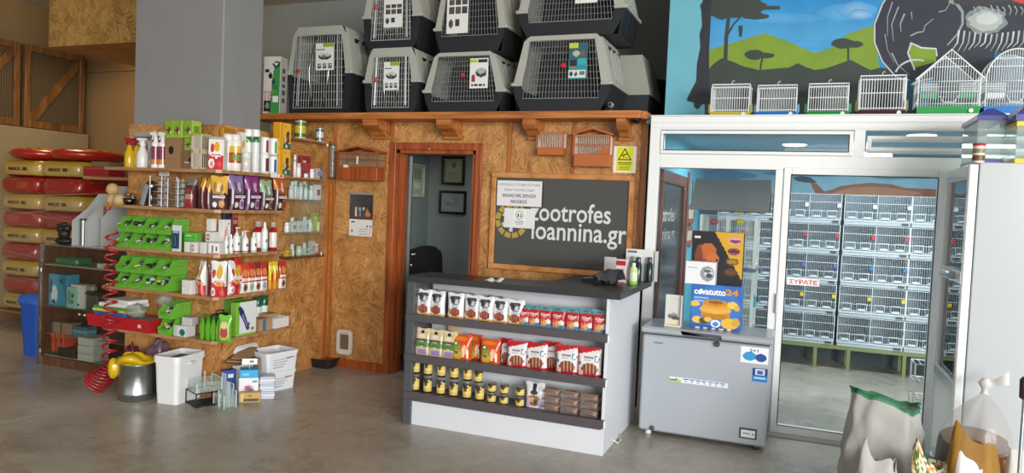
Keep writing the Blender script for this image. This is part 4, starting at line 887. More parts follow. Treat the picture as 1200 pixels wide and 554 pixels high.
# two tiny wooden framed cages
for k, (y0, y1) in enumerate(((172.5, 193.5), (151.5, 172))):
    h3 = hY(236, y0, y1, 4.17); t = thing('mini_cage', ('lower' if k == 0 else 'upper') + ' small wood-framed wire cage of the stacked pair on the top shelf', 'cage', (sx(235.5, 0), 4.2, z + (0 if k == 0 else hY(236, 172.5, 193.5, 4.17) + .001)), 0, G1)
    w_, d_ = .04, .05; mb = MB()
    for a in (-1, 1):
        mb.box(a*w_ - .006, a*w_ + .006, -d_, -d_ + .012, 0, h3, '#cdbb98').box(a*w_ - .006, a*w_ + .006, d_ - .012, d_, 0, h3, '#b39d78')
    mb.box(-w_, w_, -d_, d_, 0, .014, '#cdbb98').box(-w_, w_, -d_, d_, h3 - .014, h3, '#9ab040' if k else '#cdbb98'); mb.build('wooden_frame', CARD, t)
    mb = MB()
    for j in range(1, 9): mb.bar((-w_ + 2*w_*j/9, -d_ + .002, .01), (-w_ + 2*w_*j/9, -d_ + .002, h3 - .01), .002, '#d8d4ca')
    for j in range(1, 6): mb.bar((w_, -d_ + 2*d_*j/6, .01), (w_, -d_ + 2*d_*j/6, h3 - .01), .002, '#d8d4ca')
    mb.build('wire_bars', WIREM, t); MB().box(-w_ + .008, w_ - .008, -d_ + .03, -d_ + .034, .014, h3 - .014, '#6d6a60').build('back_panel', MATTE, t)
# --- top shelf, right leg (faces the right)
R9 = PI / 2; XM = -3.985
pres = painter('#e6e2da', [('e', .55, .76, .18, .17, '#d9a62a'), ('e', .25, .72, .13, .14, '#b8322c'), ('r', 0, 1, 0, .36, '#c4262e'), ('e', .2, .36, .25, .2, '#c4262e'), ('e', .8, .38, .22, .16, '#c4262e'), ('e', .5, .50, .42, .09, '#f0ece6'), ('r', .18, .82, .47, .53, '#b0242c'), ('e', .2, .2, .2, .16, '#f0ece6'), ('e', .22, .18, .12, .1, '#d88a8a'), ('e', .75, .18, .14, .1, '#d8483f')])
t = thing('seed_carton', 'white and red bird seed carton with a yellow bird at the shelf corner', 'carton', (sx(254.5, 0, 4.2) , 4.205, z), math.radians(22), G1)
h = hY(254, 160, 196, 4.15); pbox(.112, .07, h, '#d9d6d0', pres, nu=22, nv=28).build('carton_body', PRINT, t)
MB().text('Prestige', -.044, .044, h*.465, h*.56, -.0365, '#f4f1ec', .02).build('lettering', PRINT, t)
MB().prism([(-.056, -.035, h), (.056, -.035, h), (.05, .0, h + .02), (-.05, 0, h + .02)], (0, .012, 0), '#d9d6d0').build('folded_top', PRINT, t)
def R(px, k, X=XM): return (X, ry(px, k, X), SZ[k])
for k, (px, x) in enumerate(((266.5, -4.0), (275.5, -3.955))):
    t = thing('powder_tub', ('rear' if k == 0 else 'front') + ' white powder tub with red and yellow label near the shelf corner', 'tub', (x, ry(px, 0, x), z), 0, G1)
    h = hX(px, 154, 197, x); jar(t, .042, h, '#e9e6df', '#e6e3dc', .14, neck=.82, bands=[(.22, '#e9e6df'), (.24, '#b93430'), (.5, '#b93430'), (.52, '#d4ad3c'), (.68, '#d8b84a'), (.7, '#e9e6df')])
    MB().lathe([(.0425, h*.28), (.0428, h*.45)], 16, '#6f8f3a').build('label_band', PRINT, t) if k else None
t = thing('powder_tub', 'short white tub with dark printed side between the powder tubs and canisters', 'tub', R(288, 0), 0, G1); jar(t, .038, hX(288, 174, 197.5, XM), '#e4e3e0', '#dedddb', .12, label='#d6d4d0', neck=.96)
single(pbox(.14, .06, hX(268, 147, 160, -4.05), '#c98a1c', painter('#cf9224', [])), 'carton', 'orange carton lying at the back of the top shelf on the wall ledge', 'carton', PRINT, (-4.06, ry(268, 0, -4.06), z + .19), R9, G1) if 0 else None
t = single(pbox(.13, .03, hX(268, 147, 197, -4.06), '#c2851f', painter('#c98d24', [('r', 0, 1, .92, 1, '#a86f14')])), 'carton', 'tall orange carton standing behind the powder tubs', 'carton', PRINT, (-4.063, ry(266, 0, -4.063), z), R9, G1)
single(pbox(.06, .045, hX(281, 150, 197, -4.055), '#d6d0c2', painter('#e0dbcf', [('r', 0, 1, .0, .5, '#a02c30'), ('e', .5, .7, .3, .1, '#c9a24a')])), 'carton', 'narrow cream and red carton behind the short white tub', 'carton', PRINT, (-4.056, ry(282, 0, -4.056), z), R9, G1)
for k, px in enumerate((290.5, 299)):
    x = -4.035 if k == 0 else -3.975
    t = thing('spray_canister', ('left' if k == 0 else 'right') + ' tall white canister with green band and white lid on the top shelf', 'canister', (x, ry(px, 0, x), z), 0, G1)
    jar(t, .031, hX(px, 146.5, 197.5, x), '#dde2df', '#eceeec', .15, neck=.98, bands=[(.70, '#dfe4e1'), (.72, '#3f8f4a'), (.82, '#3f8f4a')])
lab = lambda c: painter('#e5e4e1', [('r', .05, .95, .12, .78, '#efeeec'), ('r', .45, .85, .5, .72, '#39303a'), ('r', .5, .8, .16, .4, c), ('r', .1, .36, .3, .65, '#b8b7b5')])
stk = [(310, 174.5, 197, '#e3e2df', '#6e2a2e', 'white tub with black and red label, bottom of left stack'), (310, 153.5, 174, '#e3e2df', '#8a2a36', 'white tub with a dark red label, top of left stack'),
       (320, 176.5, 198, '#dfe3e6', '#2c5f9c', 'white tub with blue label, bottom of the right stack'), (320, 156, 176, '#e4e8e2', '#5fa05a', 'white tub with green figures, top of the right stack')]
for px, y0, y1, c, lc, lb in stk:
    x = -3.965; zz = z + (0 if y1 > 190 else hX(px, 175.5, 197.5, x) + .002)
    t = thing('supplement_tub', lb + ' on the top shelf', 'tub', (x, ry(px - .5, 0, x), zz), 0, G1)
    h = hX(px, y0, y1, x); jar(t, .037, h - .001, c, '#ececea', .12, neck=.98)
    mb = MB()
    for j in range(8):
        a0 = -1.2 + .3*j; mb.poly([(.0378*math.cos(a), .0378*math.sin(a), zq) for a, zq in ((a0, h*.12), (a0 + .3, h*.12), (a0 + .3, h*.8), (a0, h*.8))], (lc if j in (2, 3, 6) else ('#3a3438' if j in (4,) and y0 > 174 and px < 315 else '#efeeec')))
    mb.build('label', PRINT, t)
dg = painter('#e0a01c', [('r', .3, .98, .02, .98, '#e9b43a'), ('r', .3, .98, .02, .2, '#1f6a52'), ('e', .6, .1, .12, .05, '#cfd8cc'), ('e', .62, .34, .28, .12, '#5a3d28'), ('e', .7, .48, .16, .16, '#6d4a30'), ('e', .72, .62, .12, .07, '#3a2a20'), ('e', .5, .36, .1, .1, '#d9c7a8'), ('e', .5, .88, .12, .05, '#d9922a')])
for k, (y0, y1) in enumerate(((169.5, 200), (138.5, 169))):
    h = hX(329, y0, y1, -3.955)
    single(pbox(.135, .07, h, '#d4961a', dg, nu=20, nv=24), 'dog_food_carton', ('lower' if k == 0 else 'upper') + ' yellow carton with brown dog at the right end of the top shelf', 'carton', PRINT, (-3.95, ry(329.5, 0, -3.95), z + (0 if k == 0 else hX(329, 169.5, 200, -3.955) + .001)), R9, 'yellow dog cartons')
t = single(pbox(.05, .03, .018, '#e8e4e0', None), 'price_ticket', 'white and orange price ticket hanging on the edge below the dog cartons', 'ticket', PRINT, (XR + .004, ry(328, 0, XR), z - .024), R9)
t.data.vertices  # keep
bpy.data.objects.remove(t)
mb = MB().box(-.075, .075, -.002, .002, -.001, .03, '#e7e3e0').box(.03, .06, -.0028, .002, .004, .026, '#d0582a')
single(mb, 'price_ticket', 'white and orange price strip clipped to the top shelf edge under the dog cartons', 'ticket', PRINT, (XR + .0021, ry(325, 0, XR), z - .027), R9)
# electronic box on the column ledge
hb = onX(322, 150, -4.45).z
t = thing('trimmer_carton', 'tall white and green carton lettered BABY 10 beside the tallest pet carrier', 'carton', (onY(322, 120, 5.5).x, 5.50, LZ), math.radians(8), 'cartons on the ledge')
h = hY(322, 80, 146, 5.5); w_ = .17
pbox(w_, .12, h, '#cfcdc6', painter('#d6d4cd', [('d', 1.6, -.55, .55, '#3f8f4c'), ('r', .0, 1, .92, 1, '#d6d4cd'), ('e', .75, .86, .2, .05, '#22262a'), ('e', .75, .87, .14, .025, '#d6d4cd'), ('r', .1, .34, .72, .78, '#22262a'), ('e', .42, .66, .14, .05, '#22262a'), ('e', .6, .56, .10, .05, '#2a3a55'), ('e', .72, .46, .12, .05, '#2f7a3e'), ('r', .06, .45, .02, .22, '#22262a'), ('e', .26, .13, .12, .06, '#8a8c8c'), ('r', .6, .9, .2, .3, '#e6e8e2')]), painter('#a9a79f', [('r', .3, .7, .2 + .13*i, .28 + .13*i, '#4c4a47') for i in range(5)]), nu=24, nv=36).build('carton_body', PRINT, t)
mb = MB(); mb.text('BABY', -w_*.44, w_*.2, h*.345, h*.40, -.0615, '#b8746a', .01); mb.text('10', -w_*.38, w_*.02, h*.23, h*.33, -.0615, '#b8635a', .0); mb.build('lettering', PRINT, t)
# ------------------------------------------------------------------ shelf 2
z = SZ[1]; G2 = 'goods on the second column shelf'
def nest(px, Y, r, zb, lb, col='#b99b6c'):
    t = thing('wicker_nest', lb, 'nest', (sx(px, 1, Y), Y, zb), 0, G2)
    MB().lathe([(r*.75, 0), (r*.95, r*.2), (r, r*.55), (r*.93, r*.6), (r*1.02, r*.66), (r*.95, r*1.0), (r*.7, r*1.45), (r*.35, r*1.65), (.002, r*1.7)], 18, col).build('woven_ball', CARD, t)
    mb = MB()
    for j in range(3): mb.path([(r*(1.0 - .1*j)*math.cos(a*PI/9), r*(1.0 - .1*j)*math.sin(a*PI/9), r*(.3 + .42*j)) for a in range(18)], .004, 4, mixc(col, '#7a5c38', .3), True)
    mb.build('woven_band', CARD, t)
nest(132, 4.19, .048, z, 'rear pale wicker nest ball at the left end of the second shelf')
nest(140, 4.17, .047, z, 'front pale wicker nest ball at the left end of the second shelf', '#c3a676')
nest(131.5, 4.19, .046, z + .083, 'wicker nest ball sitting on the rear one at the left end', '#c0a272')
nest(150, 4.27, .05, z + .06, 'brown wicker nest behind the metal bells on the second shelf', '#8b6544') if 0 else nest(151, 4.27, .055, z, 'brown wicker nest ball behind the bright metal bowl on the second shelf', '#7d5a3c')
t = thing('metal_bowl', 'dark steel bowl heaped with small chain toys beside the wicker nests', 'bowl', (sx(152, 1, 4.19), 4.185, z), 0, G2)
MB().lathe([(.025, 0), (.042, .02), (.046, .05), (.043, .05), (.038, .022), (.001, .012)], 18, '#57534e').build('bowl', METAL, t)
mb = MB(); rnd = random.Random(4)
for j in range(6):
    a = rnd.random()*6.28; mb.path([(.025*math.cos(a) + .012*math.cos(b*.7), .025*math.sin(a) + .012*math.sin(b*.7), .055 + .012*(j % 3) + .006*math.sin(b*.7)) for b in range(9)], .004, 5, '#b9b6b0', True)
mb.build('chain_toys', METAL, t)
t = thing('grooming_rake', 'flat grey grooming rake leaning beside the wire feeder rack', 'grooming tool', (sx(166, 1, 4.2), 4.2, z), 0, G2)
t.rotation_euler = (0, math.radians(18), 0)
MB().box(-.02, .02, -.008, .008, 0, .17, '#8b9199', .006).build('handle', MATTE, t); mb = MB()
for j in range(6): mb.bar((-.02, 0, .10 + .012*j), (-.055, -.01, .115 + .012*j), .0025, '#cfd1d4')
mb.build('teeth', METAL, t)
single(pbox(.10, .02, .15, '#4c4b40', painter('#57564a', [('r', .1, .8, .65, .9, '#8a8a2c'), ('r', .1, .9, .1, .5, '#3c3a34')])), 'blister_card', 'dark blister card with olive header behind the grooming rake', 'blister pack', PRINT, (sx(176, 1, 4.3), 4.30, z), 0, G2)
t = thing('steel_bowl', 'round shiny steel bowl tilted behind the wire feeder rack', 'bowl', (sx(180, 1, 4.29), 4.285, z + .175), 0, G2)
# wire feeder racks
def feeder_rack(px, w_, h, lb, n=4):
    t = thing('feeder_rack', lb, 'wire rack', (sx(px, 1, 4.2), 4.2, z), 0, G2); d_ = .07; mb = MB()
    for a in (-1, 1):
        for b in (-1, 1): mb.bar((a*w_, b*d_, 0), (a*w_, b*d_, h), .004, '#c4c6c6', 6)
    for j in range(n + 1):
        zz = .012 + (h - .03)*j/n; mb.path([(-w_, -d_, zz), (w_, -d_, zz), (w_, d_, zz), (-w_, d_, zz)], .003, 4, '#b7b9b9', True)
        for k in range(1, 4): mb.bar((-w_ + w_*k/2, -d_, zz), (-w_ + w_*k/2, d_, zz), .002, '#a9abab')
    mb.build('wire_frame', WIREM, t)
    mb = MB()
    for j in range(n):
        zz = .012 + (h - .03)*j/n
        for a in (-.5, .5): mb.lathe([(.018, zz + .004), (.024, zz + .03), (.021, zz + .03), (.001, zz + .008)], 10, '#8f9192', (a*w_, 0, 0))
    o = mb.build('steel_cups', WIREM, t); o['kind'] = 'stuff'; return t
f1 = feeder_rack(191, .058, hY(190, 204, 240, 4.14), 'left silver wire rack of small steel cups on the second shelf')
f2 = feeder_rack(211, .05, hY(210, 207, 241, 4.14), 'right silver wire rack of small steel cups on the second shelf')
bpy.data.objects.remove(t) if False else None
st = [o for o in bpy.data.objects if o.name == 'steel_bowl'][0]; st.location = (sx(178, 1, 4.29), 4.283, z)
MB().lathe([(.03, 0), (.03, .012), (.02, .018), (.02, .10), (.032, .112)], 14, '#8d8f90').build('stand', METAL, st)
o = MB().ball((0, 0, .152), .042, '#a3a5a5', 18, 12).build('bowl', METAL, st)
mb = MB(); w_ = .045
for j in range(8): mb.bar((-w_ + 2*w_*j/7, 0, 0), (-w_ + 2*w_*j/7, 0, .075), .0028, '#d0d2d2')
mb.path([(-w_, 0, 0), (w_, 0, 0), (w_, 0, .075), (-w_, 0, .075)], .0035, 5, '#d6d8d8', True)
single(mb, 'wire_grille', 'small white wire grille standing on top of the left wire rack', 'grille', WIREM, (f1.location.x + .005, 4.2, f1.location.z + hY(190, 204, 240, 4.14) + .0045), 0, G2)
# treat bags on shelf 2
def tbag(px, w_, h, front, lb, loc, rz, grp='seed bags on the second column shelf', word=None, edge='#3a2026', d_=.075):
    t = thing('seed_bag', lb, 'bag', loc, rz, grp); bag(w_, d_, h, front, edge, 24, 30).build('bag_body', FOILM, t)
    if word:
        MB().box(-w_*.28, w_*.40, -d_*.5 - .0022, -d_*.5 - .0012, h*.345, h*.42, '#e9e6e2').build('name_strip', PRINT, t)
        MB().text('Prestige', -w_*.24, w_*.36, h*.355, h*.415, -d_*.5 - .003, '#5a2030', .02).build('lettering', PRINT, t)
    return t
def birdp(top, low='#4a1f2a', spot='#cfc9dc', fruit='#8a6a9c'):
    return painter(low, [('d', .12, 1, .60, top), ('e', .5, .62, .42, .1, top), ('e', .3, .68, .10, .16, mixc(top, '#5a2c40', .6)), ('e', .55, .66, .13, .14, mixc(top, '#ffffff', .35)), ('e', .72, .6, .1, .16, mixc(top, '#3a2036', .55)), ('e', .5, .5, .3, .05, mixc(top, low, .5)), ('e', .33, .14, .13, .085, '#e6e1dd'), ('e', .72, .17, .2, .15, spot), ('e', .72, .17, .14, .1, fruit)])
t = tbag(0, .085, hY(225, 208, 243, 4.17), painter('#5a2a2a', [('d', 0, 1, .75, '#7e7a78'), ('r', .1, .9, .3, .45, '#b98a80'), ('r', .15, .85, 0, .3, '#a32c30'), ('e', .5, .58, .3, .1, '#8f3b36')]), 'grey-topped maroon treat bag left of the orange seed bags on the second shelf', (sx(226, 1), 4.19, z), 0, edge='#4a2626')
for k, px in enumerate((238.5, 245)):
    tbag(0, .06 + .01*k, hY(238, 208, 245, 4.15), painter('#571d2b', [('d', .6, 1, 1.1, '#d39226'), ('e', .7, .82, .4, .16, '#d8a03a'), ('r', 0, .2, .5, .8, '#e6d9c8')]), ('left' if k == 0 else 'right') + ' narrow maroon and orange seed bag seen edge-on on the second shelf', (sx(px, 1, 4.19), 4.19, z), math.radians(-12), edge='#571d2b', d_=.06)
cols = [('yellow', '#dfae45', '#7a4a2a', '#c9a070', 258, -3.965, 30), ('lilac', '#8d79ab', '#cfc9dc', '#8a6a9c', 275.5, -3.965, 90), ('magenta', '#8e3d84', '#b59ac4', '#8a4a6a', 294, -3.965, 90), ('pale green', '#9bb79a', '#a6906a', '#6a4a30', 310.5, -3.965, 90), ('orange', '#cf6c1e', '#b06a40', '#7a3a24', 326, -3.965, 90)]
for nm, tc_, sp, fr_, px, x, rz in cols:
    if rz == 30: loc = (sx(256, 1, 4.19), 4.195, z); h = hY(256, 205.5, 245, 4.15); rz_ = math.radians(28)
    else: loc = R(px, 1, x); h = hX(px, 206.5 if nm != 'pale green' else 212, 247, x); rz_ = R9
    tbag(px, .125 if rz == 30 else (.155 if nm in ('lilac', 'magenta') else .135), h, birdp(tc_, '#43202a' if nm != 'magenta' else '#4a1d48', sp, fr_), f'{nm} topped bird seed bag with dark maroon base on the second shelf', loc, rz_, word=True)
for k, px in enumerate((271, 283, 297)):
    tbag(px, .13, hX(px, 204, 247, -4.05), painter('#4c2357', [('d', 0, 1, .8, '#5b2a66')]), f'{ORD[k]} violet seed bag from the left in the back row of the second shelf', (-4.048, ry(px, 1, -4.048), z), R9, edge='#4c2357', d_=.05)
# ------------------------------------------------------------------ green open-front bins (shelves 3, 4, 5)
BW, BD, BH = .122, .19, .118
def make_bin(contents):
    t = thing('storage_bin', 'x', 'storage bin', (0, 0, 0), 0, 'green storage bins on the column shelves')
    g, g2 = '#69b03c', '#559a2c'; mb = MB(); e = .004
    side = [(-BD/2, 0), (-BD/2 - .008, BH*.46), (-BD/2 + BD*.10, BH*.56), (-BD/2 + BD*.26, BH), (BD/2, BH), (BD/2, 0)]
    for s in (-1, 1):
        mb.prism([(s*BW/2, y, zq) for y, zq in side], (-s*e, 0, 0), g)
        mb.prism([(s*(BW/2 + .004), -BD/2 + BD*.26, BH*.97), (s*(BW/2 + .004), BD/2, BH*.97), (s*(BW/2 + .004), BD/2, BH), (s*(BW/2 + .004), -BD/2 + BD*.28, BH)], (-s*.01, 0, 0), g2)
        for k in range(4):
            for j in range(2): mb.box(s*BW/2, s*(BW/2 + .0015), -.01 + k*.026, .006 + k*.026, BH*(.55 + .2*j), BH*(.63 + .2*j), g2)
    mb.box(-BW/2 + e, BW/2 - e, -BD/2, BD/2, 0, e, g); mb.box(-BW/2 + e, BW/2 - e, BD/2 - e, BD/2, e, BH, g)
    mb.prism([(-BW/2 + e, -BD/2, e), (-BW/2 + e, -BD/2 - .012, BH*.40), (-BW/2 + e, -BD/2 - .008, BH*.40), (-BW/2 + e, -BD/2 + .004, e)], (BW - 2*e, 0, 0), g)
    mb.box(-BW*.32, BW*.32, -BD/2 - .0135, -BD/2 - .006, BH*.26, BH*.38, g2)
    mb.build('bin_body', GLOSS, t)
    return t
binp = make_bin(None)
nb = [0]
def put_bin(px, k, y_top, Y, lb, cont, xoff=0, xx=None):
    nb[0] += 1
    loc = ((sx(px, k, Y - BD/2) if xx is None else xx), Y, y_top)
    if nb[0] == 1: b = binp; b.location = loc; b['label'] = lb
    else: b = dup(binp, loc, 0, lb)
    b.rotation_euler = (0, 0, math.radians(0))
    if cont:
        rnd = random.Random(nb[0]); mb = MB()
        for j in range(20): mb.ball((rnd.uniform(-.042, .042), rnd.uniform(-.08, .07), .02 + rnd.random()*.055), (rnd.uniform(.012, .022),)*2 + (rnd.uniform(.01, .018),), rnd.choice(cont), 7, 5, False)
        c = mb.build('assorted_contents', FOILM, b); c['kind'] = 'stuff'
    return b
conts = [['#5c5a58', '#b9b8b4', '#2c2b2c', '#d8c63a', '#1f2420'], ['#2b2c2e', '#9b9c9c', '#4a4f52', '#1c2424'], ['#2f3a33', '#123d38', '#c9c8c4', '#1d2a22']]
YB = 4.13 + BD/2 + .004
rows = {2: [(143, 'first'), (165, 'second'), (187, 'third'), (208, 'fourth')], 3: [(139, 'first'), (160, 'second'), (182, 'third'), (207, 'fourth')]}
for k in (2, 3):
    x0 = sx(136 if k == 2 else 134, k, 4.13)
    for row in (0, 1):
        for i in range(4):
            if k == 2 and row == 0 and i == 3: pass
            put_bin(0, k, SZ[k] + .0005 + row*(BH + .001), YB, f"{ORD[i]} green bin from the left in the {'lower' if row == 0 else 'upper'} row on the {'third' if k == 2 else 'fourth'} shelf", conts[(i + row*2 + k) % 3] if not (row and i == 3) else None, xx=x0 + BW/2 + i*(BW + .012) + row*.008)
for row in (0, 1):
    put_bin(0, 4, SZ[4] + .0005 + row*(BH + .001), YB, ('lower' if row == 0 else 'upper') + ' green bin stuffed with clear bags on the lowest shelf', ['#8f8f8a', '#b7b7b2', '#5c5d58', '#c99a5a'], xx=sx(192, 4, 4.13))
# film bags over bin contents
def crumple(c, r, col, mat, name, lb, cat, seed=1, grp=None, n=18, m=12, j=.25, base=None):
    rnd = random.Random(seed); ph = [(rnd.uniform(1, 5), rnd.uniform(1, 5), rnd.random()*6, rnd.uniform(.3, 1)) for _ in range(6)]
    def f(u, v):
        a, b = u*2*PI, v*PI; k = 1 + j*sum(w_*math.sin(p*a + q_*b*2 + s) if 0 else w_*math.sin(round(p)*a + s)*math.sin(q_*b + s) for p, q_, s, w_ in ph) / 3
        zz = -r[2]*math.cos(b)*k
        return (r[0]*math.sin(b)*math.cos(a)*k, r[1]*math.sin(b)*math.sin(a)*k, max(zz + r[2], 0))
    return single(MB().grid(n, m, f, col), name, lb, cat, mat, c, 0, grp)
crumple((sx(192, 4, 4.2), 4.2, SZ[4] + 2*BH - .03), (.055, .06, .05), '#a9aaa4', FILM, 'plastic_bag', 'clear bag of small toys bulging out of the upper bin on the lowest shelf', 'plastic bag', 3)
# third shelf goods
z = SZ[2]; G3 = 'goods on the third column shelf'
single(pbox(.075, .02, hY(206, 258, 289, 4.14), '#c8ced0', painter('#26486a', [('r', 0, 1, .82, 1, '#d7dcde'), ('r', .1, .9, .72, .8, '#a8b4be'), ('e', .45, .4, .2, .28, '#0f2236'), ('r', .4, .52, .2, .6, '#5d7f9c'), ('r', 0, 1, 0, .1, '#cfd4d6')])), 'blister_pack', 'blue blister pack with a clear tray in front of the rightmost green bin', 'blister pack', PRINT, (sx(206, 2, 4.145) + .01, 4.125 + .018, z), 0, G3).location.y
single(pbox(.115, .06, hY(223, 271, 281.5, 4.2), '#4fa83a', painter('#55b03e', [('r', .1, .6, .6, .7, '#cfe6c4'), ('r', 0, 1, .45, .5, '#3b8a2a')])), 'carton', 'small green carton on top of the white cartons on the third shelf', 'carton', PRINT, (sx(224, 2, 4.2), 4.215, z + hY(230, 281.7, 294, 4.2)), 0, G3)
wp = painter('#dedcd8', [('r', .12, .5, .15, .75, '#8a4a4e'), ('r', .18, .44, .3, .6, '#d9c9c4')])
wq = painter('#e2e0dc', [('r', .3, .42, .15, .8, '#3a3436'), ('r', .7, .82, .3, .7, '#3a3436'), ('r', 0, 1, 0, .08, '#b9463f')])
for (px, y0, y1, Y, w_, d_, pf, lb, zo) in ((222.5, 282, 294, 4.19, .05, .06, None, 'plain grey-white carton', 0), (231, 282, 294.5, 4.18, .05, .07, wp, 'white carton with a mauve panel', 0), (241.5, 282.5, 295.5, 4.18, .05, .07, None, 'plain white carton', 0)):
    single(pbox(w_, d_, hY(px, y0, y1, Y), '#dcdad6', pf), 'carton', f'{lb} in the front row on the third shelf', 'carton', PRINT, (sx(px, 2, Y), Y, z), 0, G3)
single(pbox(.085, .07, hY(252, 283, 296.5, 4.17), '#e0deda', wq), 'carton', 'white carton with two black birds at the corner of the third shelf', 'carton', PRINT, (sx(253.5, 2, 4.175), 4.175, z), math.radians(14), G3)
single(pbox(.075, .08, hY(250, 271.5, 283, 4.24), '#d6d4cf', wp), 'carton', 'white carton with mauve panel stacked behind the corner carton', 'carton', PRINT, (sx(248, 2, 4.27), 4.285, z + hY(248, 283, 296, 4.25)), 0, G3)
single(pbox(.075, .08, hY(248, 283, 296, 4.25) - .001, '#d2d0cb', None), 'carton', 'plain white carton under the mauve one at the back of the third shelf', 'carton', PRINT, (sx(248, 2, 4.27), 4.285, z), 0, G3)
single(pbox(.05, .05, hY(247, 257, 271.5, 4.28), '#dddbd6', None), 'carton', 'tall plain white carton topping the stack on the third shelf', 'carton', PRINT, (sx(246, 2, 4.27) - .01, 4.29, z + hY(248, 271.5, 296, 4.25) + .004), 0, G3)
single(pbox(.075, .05, hX(262, 257.5, 296, -4.05), '#dddbd7', painter('#e4e2de', [('r', .16, .3, .4, .72, '#c05a48'), ('r', .4, .55, .45, .8, '#d98f80'), ('r', .55, .85, .86, .92, '#9aa4b0')])), 'carton', 'tall white carton with orange-red strips at the back of the third shelf', 'carton', PRINT, (-4.048, ry(262.5, 2, -4.048), z), R9, G3)
single(pbox(.06, .03, hX(272, 249, 296, -4.06), '#6e1f2c', painter('#76222e', [('r', .1, .9, .86, .96, '#c25a48'), ('r', .15, .85, .72, .78, '#b9857a'), ('e', .5, .4, .2, .1, '#8e3a40')])), 'carton', 'dark red carton standing against the board at the back of the third shelf', 'carton', PRINT, (-4.06, ry(273, 2, -4.06), z), R9, G3)
single(pbox(.06, .03, hX(262, 247, 296, -4.064), '#1f2c50', None), 'carton', 'navy carton standing beside the dark red one', 'carton', PRINT, (-4.06, ry(264, 2, -4.06) - .006, z), R9, G3)
def pump(px, y0, y1, x, r, body, lab_, kind, lb, k=2, capc='#e9e9e6', liq=None, grp=G3):
    t = thing('bottle', lb, 'bottle', R(px, k, x), 0, grp); h = hX(px, y0, y1, x)
    hb_ = h * (.72 if kind == 'pump' else .82)
    pr = [(r*.93, 0), (r, .004, liq or body)]
    if liq: pr += [(r, hb_*.14, liq), (r*1.01, hb_*.145, lab_), (r*1.01, hb_*.78, lab_), (r, hb_*.785, liq), (r*.95, hb_*.86, liq), (r*.4, hb_, liq)]
    else: pr += [(r, hb_*.04, lab_[1]), (r, hb_*.12, lab_[1] if kind != 'x' else body), (r, hb_*.8, lab_[0]), (r*.8, hb_*.93, body), (r*.4, hb_, body)]
    MB().lathe(pr, 14, body).build('bottle_body', GLOSS, t)
    mb = MB()
    if kind == 'pump': mb.lathe([(r*.42, hb_), (r*.42, hb_ + .012), (.004, hb_ + .014), (.004, h*.94), (.010, h*.945), (.010, h)], 10, capc).box(-.008, .03, -.007, .007, h*.955, h, capc, .003)
    elif kind == 'clear': mb.lathe([(r*.45, hb_), (r*.62, hb_ + .004), (r*.6, h)], 12, capc)
    else: mb.lathe([(r*.44, hb_), (r*.46, hb_ + .003), (r*.40, h*.97), (r*.3, h)], 12, capc)
    mb.build('cap', CLEARC if kind == 'clear' else GLOSS, t)
    if not liq:
        mb = MB(); rnd = random.Random(int(px*7))
        for j in range(3):
            a0 = -.5 + .25*j; zz = hb_*(.35 + .1*rnd.random()); mb.poly([(r*1.012*math.cos(a), r*1.012*math.sin(a), q_) for a, q_ in ((a0, zz), (a0 + .25, zz), (a0 + .25, zz + .02), (a0, zz + .02))], rnd.choice(('#6b6a70', '#8a4a50', '#4c5058')))
        mb.build('label_print', PRINT, t)
pump(265, 275, 296.5, -3.935, .016, '#e4e6e4', ('#e0e3e2', '#cfd4d4'), 'nozzle', 'left small white dropper bottle at the corner of the third shelf')
pump(270.5, 274, 296.5, -3.945, .016, '#e4e6e4', ('#dfe6e4', '#bcd8d4'), 'nozzle', 'right small white dropper bottle at the corner of the third shelf')
pump(277, 266, 296, -3.965, .027, '#e8e8e6', ('#eaeae8', '#a83c48'), 'pump', 'white pump bottle with dark pink foot line on the third shelf')
pump(284, 272, 296, -4.03, .025, '#e6e6e4', ('#e6e6e4', '#d6d6d4'), 'nozzle', 'plain white bottle behind the pump bottles on the third shelf')
pump(287, 270, 295.5, -3.955, .026, '#e8e8e6', ('#eaeae8', '#c0574e'), 'pump', 'white pump bottle with red foot line on the third shelf')
pump(297, 272, 295, -3.94, .024, '#e6e8e6', ('#e9ebe9', '#8fc4c4'), 'nozzle', 'white bottle with a teal foot band and tan emblem on the third shelf')
pump(302, 261, 295, -4.02, .042, '#8c2430', '#e3ded8', 'clear', 'left large bottle of red liquid with clear cap on the third shelf', capc='#d8d6d2', liq='#9a1f22')
pump(309.5, 260, 294, -3.955, .026, '#e8e8e6', ('#e9ebea', '#9fcfd4'), 'nozzle', 'white bottle with turquoise collar between the red bottles')
pump(319.5, 261, 294, -3.975, .032, '#8c2430', '#e6e2dd', 'clear', 'right bottle of red liquid with white label on the third shelf', capc='#d8d6d2', liq='#9a1f22')
